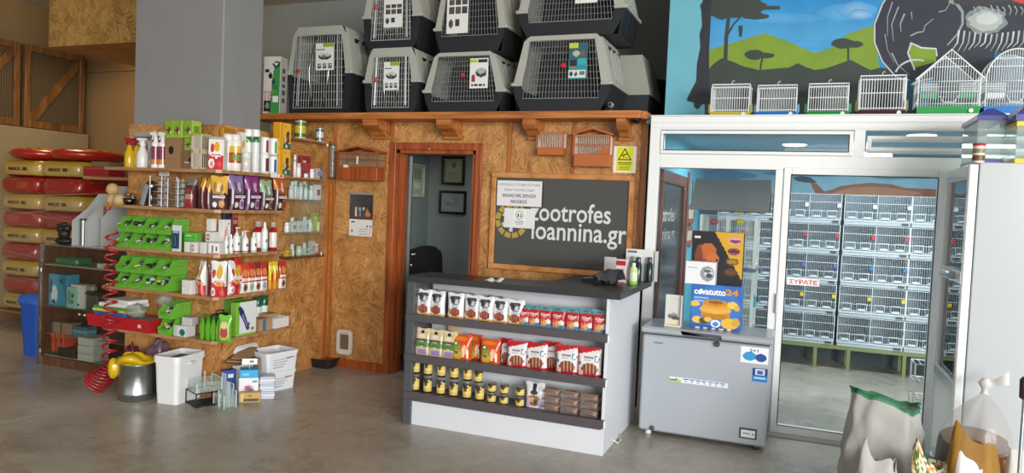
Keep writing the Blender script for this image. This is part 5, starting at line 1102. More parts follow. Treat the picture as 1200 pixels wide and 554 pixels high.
# ------------------------------------------------------------------ fourth shelf goods
z = SZ[3]; G4 = 'goods on the fourth column shelf'
single(pbox(.085, .06, hY(214, 321.5, 338, 4.15), '#d6d5d0', painter('#dad9d5', [('e', .2, .55, .03, .04, '#55534f')])), 'carton', 'white carton leaning before the rightmost green bins on the fourth shelf', 'carton', PRINT, (sx(214, 3, 4.1), 4.0 + .125, z), 0, G4).location.y = 4.1605 - .03 if 0 else 4.133 + .03
def prest(w_, d_, h, px, loc, rz, lb, k=0, word=True):
    t = thing('seed_bag', lb, 'bag', loc, rz, 'white and red seed bags on the fourth shelf')
    f = painter('#e4e2de', [('e', .62, .68, .2, .17, '#d4a524'), ('e', .6, .8, .12, .1, '#d9ac2e'), ('e', .26, .66, .12, .12, '#b23a34'), ('r', .08, 1, .0, .30, '#bf2730'), ('e', .5, .36, .44, .12, '#bf2730'), ('e', .55, .44, .4, .075, '#ece8e4'), ('r', .28, .86, .41, .465, '#a8424a'), ('e', .6, .345, .3, .045, '#dc8e3e'), ('e', .22, .14, .16, .12, '#e9e4e0'), ('e', .24, .14, .1, .07, '#cf8a84'), ('e', .78, .12, .14, .08, '#d65a52')])
    bag(w_, d_, h, f, '#d2d0cb', 24, 30).build('bag_body', FOILM, t)
    if word: MB().text('Prestige', -w_*.24, w_*.36, h*.405, h*.475, -d_*.5 - .003, '#f2efea', .03).build('lettering', PRINT, t)
prest(.08, .07, hY(236, 309, 349, 4.15), 236, (sx(237, 3, 4.18), 4.185, z), math.radians(-15), 'left white and red seed bag with grey side turned forward, fourth shelf', word=False)
prest(.115, .065, hY(254, 308, 350, 4.14), 254, (sx(255, 3, 4.17), 4.18, z), math.radians(24), 'middle white and red seed bag with yellow bird at the fourth shelf corner')
prest(.12, .06, hX(268, 309, 348.5, -3.955), 268, R(273, 3, -3.95), R9, 'right white and red seed bag with a yellow bird on the fourth shelf')
for k, px in enumerate((243, 248.5, 254, 259.5, 265, 270.5, 276)):
    single(bag(.045, .03, .225, painter('#8a3a38', [('d', 1.4, 1, 1.7, '#cfc5bd'), ('r', 0, 1, 0, .5, '#7d2f30')]), '#8a3a38', 6, 12), 'treat_sachet', f'{ORD[k]} striped maroon sachet from the left behind the white and red seed bags', 'sachet', FOILM, (-4.052, ry(px, 3, -4.052), z), R9, 'striped sachets in the back row')
sp = [('red', 278), ('orange-red', 285.5), ('red', 293), ('maroon', 300.5), ('red', 308), ('yellow', 316.5), ('yellow', 322), ('red', 330)]
n_ = {}
for i, (c, px) in enumerate(sp):
    n_[c] = n_.get(c, 0) + 1; base = {'red': '#bf2c2e', 'orange-red': '#cf4a2a', 'maroon': '#8c2a2e', 'yellow': '#e3c21e'}[c]
    f = painter('#e6ded6' if c != 'yellow' else base, [('d', 0, 1, .34, base), ('e', .5, .68, .3, .14, '#e08a3a' if c != 'yellow' else '#f0dc50'), ('r', .1, .9, .42, .5, '#e9dcd6' if c != 'yellow' else '#d9a41c'), ('e', .5, .18, .26, .12, '#8fb0b8' if i % 2 == 0 else '#7a4a34')] if c != 'yellow' else [('r', 0, 1, .0, .35, '#d98a22'), ('e', .5, .45, .2, .2, '#b8442a'), ('r', .2, .8, .7, .85, '#efe27a')])
    single(bag(.084 if c != 'yellow' else .055, .035, hX(px, 312 + .2*(i), 346.5 - .3*i, -3.94) if i else hX(px, 305, 347, -3.95), f, base, 14, 20), 'treat_sachet', f"{c} treat sachet, {ORD[i]} from left in the front row beside the seed bags", 'sachet', FOILM, (-3.945, ry(px, 3, -3.945), z), R9, 'treat sachets on the fourth shelf')
single(pbox(.2, .05, .02, '#b7b030', None), 'carton', 'flat olive-yellow box lying behind the sachets on the fourth shelf', 'carton', PRINT, (-4.03, ry(310, 3, -4.03), z + .0), R9, G4).location = (-4.03, ry(307, 3, -4.03), z)
bpy.data.objects[-1] if False else None
# ------------------------------------------------------------------ lowest shelf goods
z = SZ[4]; G5 = 'goods on the lowest column shelf'
xa, xb = sx(103.5, 4, 4.12), sx(178, 4, 4.12)
t = thing('red_tray', 'red plastic tray of folders on the left end of the lowest shelf', 'tray', ((xa + xb) / 2, 4.21, z), 0, G5); W = xb - xa; h = hY(165, 372, 387, 4.12)
mb = MB(); 
mb.add([(-W/2 + .01, -.10, 0), (W/2 - .01, -.10, 0), (W/2 - .01, .10, 0), (-W/2 + .01, .10, 0), (-W/2, -.115, h), (W/2, -.115, h), (W/2, .115, h), (-W/2, .115, h), (-W/2 + .008, -.107, h), (W/2 - .008, -.107, h), (W/2 - .008, .107, h), (-W/2 + .008, .107, h), (-W/2 + .016, -.094, .006), (W/2 - .016, -.094, .006), (W/2 - .016, .094, .006), (-W/2 + .016, .094, .006)],
       [(3, 2, 1, 0)] + [(j*4 + k, j*4 + (k+1) % 4, (j+1)*4 + (k+1) % 4, (j+1)*4 + k) for j in range(3) for k in range(4)] + [(12, 13, 14, 15)], '#b01f26')
mb.build('tray_body', GLOSS, t); MB().box(W/2 - .12, W/2 - .095, -.113, -.106, h*.35, h*.6, '#c9c4bc').build('badge', PRINT, t)
zz = z + .008
for k, (c, nm, th, x0, x1, dx) in enumerate((('#2f5ea8', 'blue', .03, .03, .36, 0), ('#c9c24a', 'yellow', .022, .02, .40, .01), ('#3f9c3c', 'green', .018, .02, .43, .0), ('#d9d6cf', 'white', .03, .09, .42, .03), ('#e2e2e0', 'white', .03, .16, .42, .05))):
    mb = MB().box(-.5*(x1 - x0), .5*(x1 - x0), -.085, .085, 0, th, c, .003)
    if k == 0: zz = z + h - .01 - 0
    single(mb, 'folder', ['blue folder at the bottom of the pile', 'yellow folder above the blue one', 'green folder in the middle of the pile', 'cream folder under the topmost white one', 'white folder on top of the pile'][k] + ' in the red tray', 'folder', PRINT, (t.location.x - W/2 + .01 + (x0 + x1)/2, 4.215, zz + .0005), math.radians((0, 2, -3, 4, -5)[k]) if k else 0, 'folders in the red tray')
    zz += th + .001
bpy.data.objects['folder'].location.z = z + .0065 if 0 else bpy.data.objects['folder'].location.z
# filler carton in the tray that carries the folders
single(pbox(W - .05, .16, h - .018, '#8f8a80'), 'carton', 'grey carton filling the red tray under the folders', 'carton', CARD, (t.location.x, 4.21, z + .0065), 0, G5)
crumple((sx(163, 4, 4.2), 4.17, z + h - .006), (.085, .06, .055), '#a8a7a2', FILM, 'plastic_bag', 'clear crumpled plastic bag lying at the right end of the red tray', 'plastic bag', 5, n=24, m=14)
single(pbox(.115, .1, hY(212, 381, 394, 4.14), '#c9ccca', painter('#d5d8d6', [('e', .75, .4, .25, .35, '#1f6a62'), ('r', 0, .3, 0, 1, '#bfc2c1')])), 'carton', 'white and teal carton right of the green bins on the lowest shelf', 'carton', PRINT, (sx(215, 4, 4.18), 4.19, z), 0, G5)
single(pbox(.085, .08, .06, '#b9bab6'), 'carton', 'plain grey-white carton on top of the white and teal one', 'carton', PRINT, (sx(222, 4, 4.2), 4.205, z + hY(212, 381, 394, 4.14) + .001), math.radians(9), G5)
gpch = painter('#5fae2c', [('d', 0, 1, .82, '#6cbf34'), ('e', .5, .42, .4, .36, '#c9b060'), ('e', .5, .36, .3, .2, '#a04a44'), ('e', .5, .62, .26, .12, '#d9c88a'), ('r', .1, .9, 0, .08, '#4c9a22')])
for k, (px, rz) in enumerate(((236, -60), (242.5, -58), (248.5, -56), (254.5, -52))):
    single(bag(.075, .035, hY(240, 369, 398, 4.13), gpch, '#5fae2c', 12, 18), 'treat_pouch', f'{ORD[k]} green treat pouch from the left, turned edge-on, on the lowest shelf', 'pouch', FOILM, (sx(px, 4, 4.17), 4.185, z), math.radians(-rz - 100) if 0 else math.radians(rz), 'green treat pouches')
single(bag(.098, .045, hY(262, 367, 399, 4.12), gpch, '#5fae2c', 16, 22), 'treat_pouch', 'green treat pouch facing the front at the corner of the lowest shelf', 'pouch', FOILM, (sx(262, 4, 4.15), 4.165, z), math.radians(18), 'green treat pouches')
t = thing('clipper_carton', 'white and green carton with a blue hair clipper on the lowest shelf', 'carton', R(285, 4, -3.94), R9, G5); h = hX(285, 355, 394, -3.93); w_ = .215
pbox(w_, .06, h, '#7fae3c', painter('#dcdfe0', [('r', 0, .12, 0, 1, '#7fb53a'), ('r', 0, 1, 0, .06, '#8fc04a'), ('e', .24, .72, .12, .12, '#93bf6a'), ('r', .6, .66, .12, .3, '#c9a48a'), ('e', .62, .32, .05, .05, '#5a4438'), ('e', .82, .16, .09, .05, '#a8793c'), ('r', .66, .98, .5, .51, '#b9bdbd'), ('r', .7, .98, .38, .39, '#b9bdbd')]), nu=30, nv=34).build('carton_body', PRINT, t)
mb = MB(); mb.M = Matrix.Translation((-.03, -.0312, h*.5)) @ Matrix.Rotation(math.radians(-30), 4, 'Y')
mb.poly([(-.018, 0, -h*.38), (.012, 0, -h*.40), (.024, 0, 0), (.026, 0, h*.22), (.018, 0, h*.36), (-.014, 0, h*.36), (-.022, 0, h*.2), (-.014, 0, 0)], '#26336e'); mb.poly([(-.006, -.0004, -h*.3), (.004, -.0004, -h*.3), (.010, -.0004, h*.15), (-.008, -.0004, h*.15)], '#7488c4'); mb.poly([(-.016, -.0004, h*.36), (.018, -.0004, h*.36), (.016, -.0004, h*.42), (-.014, -.0004, h*.42)], '#3a3d44'); mb.build('clipper_picture', PRINT, t)
single(pbox(.16, .05, hX(270, 352, 392, -4.05), '#4a8a2a', painter('#4f9230', [('r', 0, 1, .8, .9, '#6aa84a')])), 'carton', 'dark green carton behind the clipper carton', 'carton', PRINT, (-4.05, ry(274, 4, -4.05), z), R9, G5)
t = thing('grooming_case', 'black grooming case lying at the back of the lowest shelf', 'case', (-4.05, ry(258, 4, -4.05) - .0, z), R9, G5)
MB().box(-.07, .06, -.03, .03, 0, .17, '#202225', .01).build('case_body', MATTE, t); MB().path([(-.04, 0, .17), (-.04, 0, .19), (.03, 0, .19), (.03, 0, .17)], .006, 6, '#303236').build('handle', MATTE, t)
for k, px in enumerate((300, 307.5)):
    t = thing('spray_can', ('left' if k == 0 else 'right') + ' white bottle with dark green cap behind the cartons on the lowest shelf', 'bottle', (-4.04, ry(px + 1, 4, -4.04), z), 0, G5)
    jar(t, .032, hX(px, 349.5, 386, -4.04), '#d9dedc', '#135c3e', .30, neck=1.0)
for k, (px, y0, y1, w_, lb, zo) in enumerate(((303, 376.5, 391, .15, 'cardboard carton with a blue strip beside the clipper carton', 0), (312, 373, 377, .12, 'flat cardboard carton on top of the blue-striped one', 1))):
    mb = pbox(w_, .11, hX(px, y0, y1, -3.96) - .001, '#a58560', painter('#ab8a64', [('r', .28, .5, 0, 1, '#3c6f8c')] if k == 0 else [('r', .4, .6, .2, .8, '#6f9a7a')]))
    single(mb, 'carton', lb, 'carton', CARD, (-3.965, ry(px + 2, 4, -3.965), z + (hX(303, 376.5, 391, -3.96) if zo else 0)), R9, G5)
t = thing('small_tray', 'small white open tray at the right end of the lowest shelf', 'tray', R(324, 4, -3.965), R9, G5); h = hX(324, 375, 386.5, -3.93)
MB().box(-.09, .09, -.05, .05, 0, .004, '#dddbd8').box(-.09, .09, -.05, -.046, .004, h, '#dddbd8').box(-.09, .09, .046, .05, .004, h, '#dddbd8').box(-.09, -.086, -.046, .046, .004, h, '#dddbd8').box(.086, .09, -.046, .046, .004, h, '#dddbd8').build('tray_body', PRINT, t)
# ------------------------------------------------------------------ glazed wall cabinet in the corner
y0c, y1c = 5.03, onX(378, 297, -3.99).y
XC = -3.99
lv = [onX(378, y, XC).z for y in (166.5, 210, 234.5, 271.5, 298)]
t = thing('medicine_cabinet', 'narrow wall case of medicines with sliding glass right of the column shelves', 'cabinet', (XS + .018, (y0c + y1c) / 2, lv[4]))
Lc = y1c - y0c
for k, zq in enumerate(lv):
    MB().box(0, XC - XS - .018 + (.0 if k else .03), -Lc/2, Lc/2, zq - lv[4] - (.012 if k < 4 else .02), zq - lv[4], '#ffffff').build('shelf', SHELFW if k < 4 else CABW, t)
zt = lv[1] + .0
for k, (ya, yb) in enumerate(((-Lc/2, .02), (-.02, Lc/2))):
    MB().box(XC - XS - .018 + .004 + .008*k, XC - XS - .018 + .008 + .008*k, ya, yb, .0, lv[1] - lv[4] - .014, '#ffffff').build('glass_door', GLASSD, t)
MB().box(XC - XS - .018 + .003, XC - XS - .018 + .022, Lc/2 - .05, Lc/2 - .03, -.012, .03, '#8d8f90', .004).build('lock', METAL, t)
MB().box(XC - XS - .018 + .001, XC - XS - .018 + .020, -Lc/2, Lc/2, -.018, .0, '#5d4532').build('door_track', CABW, t)
MB().box(XC - XS - .018 + .030, XC - XS - .018 + .036, Lc/2 - .03, Lc/2 - .01, lv[0] - lv[4] - .035, lv[0] - lv[4] - .012, '#e8e8e6', .003).build('corner_clip', GLOSS, t)
GM = 'medicines in the corner case'
def med(px, k, h, r, body, cap, lb, shape='jar', x=-4.035):
    q = onX(px, (166, 209, 233, 270, 297)[k], x); loc = (x, min(max(q.y, y0c + r + .002), y1c - r - .002), lv[k] + .0005)
    if shape == 'jar':
        t = thing('medicine_bottle', lb, 'bottle', loc, 0, GM); jar(t, r, h, body, cap, .22, label=mixc(body, '#ffffff', .3), neck=.8, n=12)
    else:
        single(pbox(2*r, .04, h, body, painter(body, [('r', .1, .9, .3, .7, cap), ('e', .3, .75, .15, .1, mixc(body, '#ffffff', .5))]), nu=8, nv=10), 'medicine_carton', lb, 'carton', PRINT, loc, R9, GM)
def tin(px, r, h, body, band, lb):
    q = onX(px, 164, -4.03); t = thing('food_tin', lb, 'tin', (-4.025, q.y, lv[0] + .0005), 0, 'tins on the corner case')
    MB().lathe([(r*.98, 0), (r, .004, '#b9bab4'), (r, h*.1, '#b9bab4'), (r, h*.3, band), (r, h*.72, body), (r, h*.92, band), (r, h*.96, '#b9bab4'), (r*.96, h, '#c9cac4')], 18, body).build('tin_body', GLOSS, t)
    MB().lathe([(r*.99, h - .004), (r*1.01, h - .002), (r*.98, h + .002), (r*.9, h)], 18, '#c4c6c0').build('rim', METAL, t)
tin(351, .05, hX(351, 140.5, 162, -4.0), '#b9b13a', '#4a6a2c', 'yellow and green striped tin on top of the corner case')
tin(374, .035, hX(374, 149.5, 166, -4.0), '#c9ccc4', '#55705a', 'white tin with dark print at the right end on top of the corner case')
row = [ # (shelf, px, height, radius, body, cap, words, shape)
 (1, 345, .17, .012, '#d9d9d6', '#e6e6e4', 'tall thin white tube', 'jar'), (1, 349.5, .11, .018, '#e3e3e0', '#d0d0ce', 'white rounded bottle', 'jar'), (1, 356, .17, .055, '#8f2a2e', '#a83c3c', 'large dark red carton', 'box'), (1, 358, .045, .02, '#cfd4d4', '#3c5a5c', 'low dark-labelled tub', 'jar'), (1, 365, .075, .022, '#e0dfdc', '#e9e8e6', 'white tub at the front', 'jar'), (1, 371, .085, .022, '#b9aeb0', '#8a8fa8', 'mauve carton', 'box'), (1, 376, .09, .018, '#5d6a8c', '#8c96b4', 'blue-grey carton', 'box'),
 (2, 341, .10, .02, '#dcdcd8', '#ecebe8', 'leftmost white jar', 'jar'), (2, 346, .14, .012, '#d6d6d4', '#e6e6e4', 'slim white tube', 'jar'), (2, 352, .13, .016, '#e4e4e1', '#cfcfcc', 'white bottle second to the slim tube', 'jar'), (2, 358, .12, .018, '#e2e2df', '#b9b9b6', 'white bottle with grey cap', 'jar'), (2, 364, .11, .02, '#dfdfdc', '#eeeeec', 'squat white bottle', 'jar'), (2, 371, .12, .03, '#e6e4e2', '#b04a50', 'white carton with a red mark', 'box'),
 (3, 336, .075, .02, '#dbe2e4', '#eceeee', 'white jar left of the glass edge', 'jar'), (3, 343, .08, .024, '#dedcd6', '#c98a70', 'white carton with a peach panel', 'box'), (3, 350, .085, .03, '#dcdbd6', '#c4c2bc', 'plain pale carton', 'box'), (3, 358, .095, .02, '#e2e4e0', '#a9c4a0', 'white carton with green panel', 'box'), (3, 363, .10, .014, '#e6e6e3', '#dadad8', 'tall white bottle', 'jar'), (3, 368, .15, .03, '#a3b02e', '#b9c44a', 'lime green carton', 'box'), (3, 373, .075, .015, '#d9b93a', '#e6e3da', 'small yellow bottle', 'jar'),
 (4, 337, .05, .028, '#d8a92c', '#c4961f', 'amber yellow carton', 'box'), (4, 343, .055, .014, '#d9d7cf', '#e4e3de', 'small cream bottle', 'jar'), (4, 350, .075, .024, '#cfcfa8', '#d9d8c4', 'pale yellow-green jar', 'jar'), (4, 358, .055, .03, '#dad9d4', '#8fb08c', 'low white carton', 'box'), (4, 365, .11, .026, '#c6c2b8', '#b4b0a6', 'cream carton at the back', 'box'), (4, 370.5, .085, .018, '#b8453c', '#e2e0dc', 'red bottle with white cap', 'jar')]
for k, (s, px, h, r, b_, c_, wd, shp) in enumerate(row):
    med(px, s, h*1.12, r*1.12, b_, c_, f"{wd} on {('', 'the highest', 'the second', 'the third', 'the bottom')[s]} level of the corner medicine case", shp, -4.035 if not (wd.startswith('large') or wd.startswith('lime') or wd.endswith('back')) else -4.055)
for s, hs_ in ((2, .15), (3, .125), (4, .10)):
    for k in range(5):
        med(342 + 7.2*k, s, hs_*(1, .9, 1.05, .85, .95)[k], .019, ('#e2e2de', '#d6d9d8', '#e6e4de', '#dcdad2', '#e3e5e4')[k], ('#eeeeec', '#7c8c9a', '#e6e6e4', '#b9a05a', '#9a4a4a')[k], f"{ORD[k]} bottle from left, back row, {('', '', 'second', 'third', 'bottom')[s]} level of the corner medicine case", 'jar', -4.062)
# ================================================================== FLOOR GOODS BY THE SHELVES
GF = 'goods on the floor below the shelves'
# hanging red spiral hose
a, b = onY(128, 292, 4.06), onZ(121, 452, 0)
t0 = Vector((b.x + .05, b.y + .03, 0)); pts = []
top = onY(131, 268, 4.05); n = 620; turns = 21
for i in range(n + 1):
    s = i / n; ang = turns * 2 * PI * s
    if s < .66:
        f = s / .66; c = Vector((top.x + .0 * f, 4.05 - .0 * f, top.z + (.20 - top.z) * f)); r = .038 + .012 * f
        pts.append(c + Vector((r * math.cos(ang), r * math.sin(ang), 0)))
    else:
        f = (s - .66) / .34; c = Vector((top.x - .01 - .075 * f, 4.05 - .04 * f, .20 + (.085 - .20) * f)); r = .05 + .035 * min(1, f * 1.6)
        tl = f * .75
        pts.append(c + Vector((r * math.cos(ang) * math.cos(tl), r * math.sin(ang), -r * math.cos(ang) * math.sin(tl))))
mb = MB().path(pts, .0085, 6, '#a3222c'); t = single(mb, 'spiral_hose', 'red spiral air hose hanging down to the floor beside the glass cabinet', 'hose', GLOSS)
zmin = min(v.co.z for v in t.data.vertices); t.location.z = -zmin + .0005
# galvanised bucket with yellow bag
q = onZ(160, 461, 0); q = Vector((onY(160.5, 455, 4.02).x, 4.02, 0)); hb = hY(160, 419, 463, 3.9)
t = thing('metal_bucket', 'round galvanised metal bucket on the floor holding a yellow plastic bag', 'bucket', q, 0, GF); r = .125
MB().lathe([(r*.96, 0), (r, .004), (r, .045), (r*1.02, .05), (r*1.02, .058), (r, .063), (r, hb - .01), (r*1.03, hb - .006), (r*1.03, hb), (r*.97, hb), (r*.97, .01), (.001, .008)], 32, '#a9adae').build('bucket_body', METAL, t)
crumple((q.x - .02, q.y - .02, hb - .055), (.13, .12, .06), '#d3b21a', GLOSS, 'yellow_bag', 'yellow plastic bag bulging over the rim of the metal bucket', 'plastic bag', 8, n=34, m=20, j=.55)
bb = MB().grid(20, 14, lambda u, v: (.045*math.cos(u*2*PI)*(1 + .25*math.sin(3*u*2*PI))*math.sin(v*PI), .03*math.sin(u*2*PI)*math.sin(v*PI), -.07*math.cos(v*PI)*(1 + .1*math.sin(u*12))), '#cfae18')
yb = [o for o in bpy.data.objects if o.name == 'yellow_bag'][0]; o = bb.build('drooping_fold', GLOSS, yb); o.location = (-.115, -.075, .01)
# mesh bag of purple and maroon toys under the lowest shelf
for k, (px, py, r3, c, lb) in enumerate(((152, 414, (.07, .06, .045), '#6d2434', 'maroon crumpled film bag behind the metal bucket under the lowest shelf'), (184, 410, (.11, .07, .06), '#6f5263', 'mauve film-wrapped bag behind the white bucket under the lowest shelf'))):
    p = onY(px, py, 4.22); crumple((p.x, 4.24, 0), (r3[0], r3[1], p.z / 2 + .03), c, FILM if 0 else GLOSS, 'wrapped_bag', lb, 'plastic bag', 20 + k, GF, 26, 16, .5)
# big white square bucket
q = Vector((-4.245, 4.15, 0)); h = hY(205, 418, 475, 4.0); W = .205
t = thing('white_bucket', 'large square white plastic bucket with an open carton-filled top, on the floor', 'bucket', q, math.radians(7), GF)
o1, o2, o3, o4 = rr_(W*.88, .28, .03), rr_(W, .305, .035), rr_(W*1.08, .325, .04), rr_(W*.98, .29, .03)
n = len(o1); zz = [0, h*.86, h*.86, h, h, h*.7]; oo = [o1, o2, o3, o3, o4, o4]
mb = MB(); mb.add([(x, y, z_) for o_, z_ in zip(oo, zz) for x, y in o_], [(j*n + k, j*n + (k+1) % n, (j+1)*n + (k+1) % n, (j+1)*n + k) for j in range(5) for k in range(n)], '#e3e5e6'); mb.add([(x, y, 0) for x, y in o1], [tuple(range(n))[::-1]], '#e3e5e6'); mb.add([(x, y, h*.7) for x, y in o4], [tuple(range(n))], '#cfd0d0')
mb.build('bucket_body', GLOSS, t)
mb = MB()
for s in (-1, 1): mb = MB(); mb.box(s*W*.53 - .012, s*W*.53 + .012, -.03, .03, h*.78, h*.85, '#d5d7d8', .004); mb.build('handle_lug', GLOSS, t)
single(pbox(.15, .22, .07, '#6f6a62', painter('#7a756c', [])), 'carton', 'grey carton lying in the top of the white bucket', 'carton', CARD, (q.x, q.y, h*.7 + .001), math.radians(7), GF)
# black wire mesh tray stand with clear displays
def wirebox(name, lb, cat, x, y, w_, d_, h, col, rz=0, nx=14, ny=10, z0=0, grid=True, grp=GF, legs=True):
    t = thing(name, lb, cat, (x, y, z0), rz, grp); mb = MB()
    for a in (-1, 1):
        for b in (-1, 1): mb.bar((a*w_/2, b*d_/2, 0), (a*w_/2, b*d_/2, h), .005, col, 6)
    for z_ in (.004, h): mb.path([(-w_/2, -d_/2, z_), (w_/2, -d_/2, z_), (w_/2, d_/2, z_), (-w_/2, d_/2, z_)], .005, 5, col, True)
    mb.build('wire_frame', WIREM, t)
    mb = MB()
    for k in range(1, nx): mb.bar((-w_/2 + w_*k/nx, -d_/2, .004), (-w_/2 + w_*k/nx, d_/2, .004), .0018, col)
    for k in range(1, ny): mb.bar((-w_/2, -d_/2 + d_*k/ny, .004), (w_/2, -d_/2 + d_*k/ny, .004), .0018, col)
    mb.build('mesh_base', WIREM, t); return t
p = Vector((-4.018, 4.165, 0)); hm = hY(234, 459, 475, 4.07)
wirebox('mesh_tray', 'low black wire mesh tray stand on the floor in front of the white bucket', 'tray', p.x, p.y, .19, .19, hm, '#1e1f20', math.radians(-24), 26, 24)
def acrylic(lb, x, y, z0, w_, d_, h, rz, rods=0, name='acrylic_display'):
    t = thing(name, lb, 'display stand', (x, y, z0), rz, 'clear acrylic displays on the floor'); e = .003
    mb = MB(); c = '#c9d6da'
    mb.box(-w_/2, w_/2, -d_/2, d_/2, 0, e, c).box(-w_/2, w_/2, d_/2 - e, d_/2, e, h, c).box(-w_/2, -w_/2 + e, -d_/2, d_/2 - e, e, h*.8, c).box(w_/2 - e, w_/2, -d_/2, d_/2 - e, e, h*.8, c).box(-w_/2 + e, w_/2 - e, -d_/2, -d_/2 + e, e, h*.5, c)
    mb.build('clear_box', TANKG, t)
    mb = MB()
    for s in (-1, 1): mb.bar((s*w_/2, -d_/2, 0), (s*w_/2, -d_/2, h*.8), .003, '#dfe8ea'); mb.bar((s*w_/2, d_/2, 0), (s*w_/2, d_/2, h), .003, '#dfe8ea')
    mb.bar((-w_/2, -d_/2, h*.5), (w_/2, -d_/2, h*.5), .003, '#dfe8ea'); mb.bar((-w_/2, d_/2, h), (w_/2, d_/2, h), .003, '#dfe8ea'); mb.build('bright_edge', GLOSS, t)
    for k in range(rods):
        x_ = -w_/2 + w_*(k + .5)/rods; MB().box(x_ - .005, x_ + .005, -.004, .004, e, h*1.55, '#dfe6e8', .001).build('upright', CLEARC, t)
acrylic('clear acrylic tray resting on the black mesh tray', p.x, p.y, hm + .0055, .18, .18, .09, math.radians(-24), 1)
p2 = onZ(252, 474, 0)
acrylic('tall clear acrylic display with two uprights right of the black mesh tray', -3.885, 4.215, 0, .09, .11, .15, math.radians(-24), 3)
acrylic('clear acrylic display with white posts in front of the magazine pile', -3.80, 4.17, 0, .07, .09, .12, math.radians(-24), 3)
acrylic('low clear acrylic tray behind the black mesh tray', onY(243, 455, p.y + .2).x + .03, p.y + .23, 0, .16, .14, .12, math.radians(-20), 1) if 0 else None
# small cartons among the displays
def fbx(name, lb, px, py, w_, d_, h, col, f, rz, z0=0, mat=None):
    p = onZ(px, py, 0) if z0 == 0 else None
    return single(pbox(w_, d_, h, col, f), name, lb, 'carton', mat or PRINT, (p.x, p.y, z0) if z0 == 0 else (px, py, z0), rz, GF)
pz = onZ(288, 466, 0); rz = math.radians(38)
b1 = fbx('carton', 'low kraft carton with a dark photo strip in front of the magazine pile', 293, 470, .15, .075, .075, '#b8924a', painter('#c29b52', [('r', .2, .95, .12, .4, '#4a4336'), ('r', .05, .2, .1, .9, '#d3c08a'), ('e', .5, .7, .1, .1, '#8a6a3a')]), rz)
b2 = fbx('carton', 'yellow-green carton standing behind the low kraft carton', 302, 461, .09, .05, .10, '#a6a838', painter('#b3b440', [('r', .2, .8, .5, .7, '#d9d28a')]), rz)
wx, wy = -3.86, 4.40
b3 = single(pbox(.14, .10, .17, '#dfe2e4', painter('#e3e6e8', [('e', .5, .5, .3, .2, '#c9b4c4'), ('e', .45, .55, .15, .12, '#b8485a'), ('e', .6, .45, .14, .12, '#3f5f9c'), ('r', .7, .95, .8, .9, '#4f9fb8')])), 'carton', 'white carton with a red and blue round picture behind the kraft carton', 'carton', PRINT, (wx + .03, wy + .02, 0), rz, GF)
single(pbox(.13, .10, .06, '#2f9fd0', painter('#35a4d6', [('r', .1, .5, .3, .6, '#7cc4e2')])), 'carton', 'bright blue carton on top of the white picture carton', 'carton', PRINT, (wx + .03, wy + .02, .1705), rz, GF)
single(pbox(.10, .05, .20, '#24468f', painter('#2a4d98', [('r', .35, .8, .7, .85, '#dfe4ee')])), 'carton', 'dark blue carton standing behind the acrylic displays', 'carton', PRINT, (-4.03, 4.42, 0), math.radians(60), GF)
st = thing('magazine_stack', 'pile of pale blue-white boxed papers between the cartons and the white crates', 'paper stack', (-3.745, 4.52, 0), rz, GF)
for k in range(9): MB().box(-.055 + .003*(k % 3), .055 + .003*(k % 2), -.05, .05, .019*k, .019*k + .0175, ('#c9cfdc', '#dcdfe6', '#b9c2d6')[k % 3], .002).build('paper_bundle', PRINT, st)
# white crates
q = Vector((onX(318, 440, -3.86).x, onX(321, 445, -3.86).y, 0)); q = onZ(325, 453, 0)
def crate(lb, x, y, z0, w_, d_, h, rz):
    t = thing('white_crate', lb, 'crate', (x, y, z0), rz, 'stacked white crates'); oo = [rr_(w_*.9, d_*.9, .02), rr_(w_*.97, d_*.97, .025), rr_(w_*1.02, d_*1.02, .03), rr_(w_*1.02, d_*1.02, .03), rr_(w_*.93, d_*.93, .025), rr_(w_*.88, d_*.88, .02)]
    zz = [0, h*.84, h*.84, h, h, .012]; n = len(oo[0]); mb = MB()
    mb.add([(a_, b_, z_) for o_, z_ in zip(oo, zz) for a_, b_ in o_], [(j*n + k, j*n + (k+1) % n, (j+1)*n + (k+1) % n, (j+1)*n + k) for j in range(5) for k in range(n)], '#dfe3e6')
    mb.add([(a_, b_, 0) for a_, b_ in oo[0]], [tuple(range(n))[::-1]], '#dfe3e6'); mb.add([(a_, b_, .012) for a_, b_ in oo[5]], [tuple(range(n))], '#c4c8cc'); mb.build('crate_body', GLOSS, t)
    mb = MB()
    for k in range(4): mb.box(-w_*.3, w_*.02 + .02*k, -d_*.475 - .004, -d_*.475 + .004, h*(.2 + .13*k), h*(.24 + .13*k), '#a9b0b6')
    mb.box(w_*.1, w_*.34, -d_*.475 - .004, -d_*.475 + .004, h*.62, h*.68, '#a06a78'); mb.build('printed_lines', PRINT, t); return t
cx, cy = -3.90, 4.77
hc = .155
crate('lower white crate of the stacked pair on the floor by the strand-board wall', cx, cy, 0, .29, .24, hc, R9 * .86)
c2_ = crate('upper white crate full of cartons on top of the lower crate', cx, cy, hc + .001, .31, .26, hc, R9 * .86)
for k in range(4): single(pbox(.055, .16, .10, '#8d7560', None), 'carton', f'{ORD[k]} brown carton standing in the upper white crate, counted from the left', 'carton', CARD, (cx + .0 + .01*k, cy - .10 + .066*k, hc + .014), R9 * .86 + math.radians(90), 'brown cartons in the upper crate')
lid = thing('crate_lid', 'white plastic crate lid leaning upright against the strand-board wall', 'lid', (-4.055, 4.72, 0), R9, GF); o_ = rr_(.27, .34, .05)
for s in (1,): pass
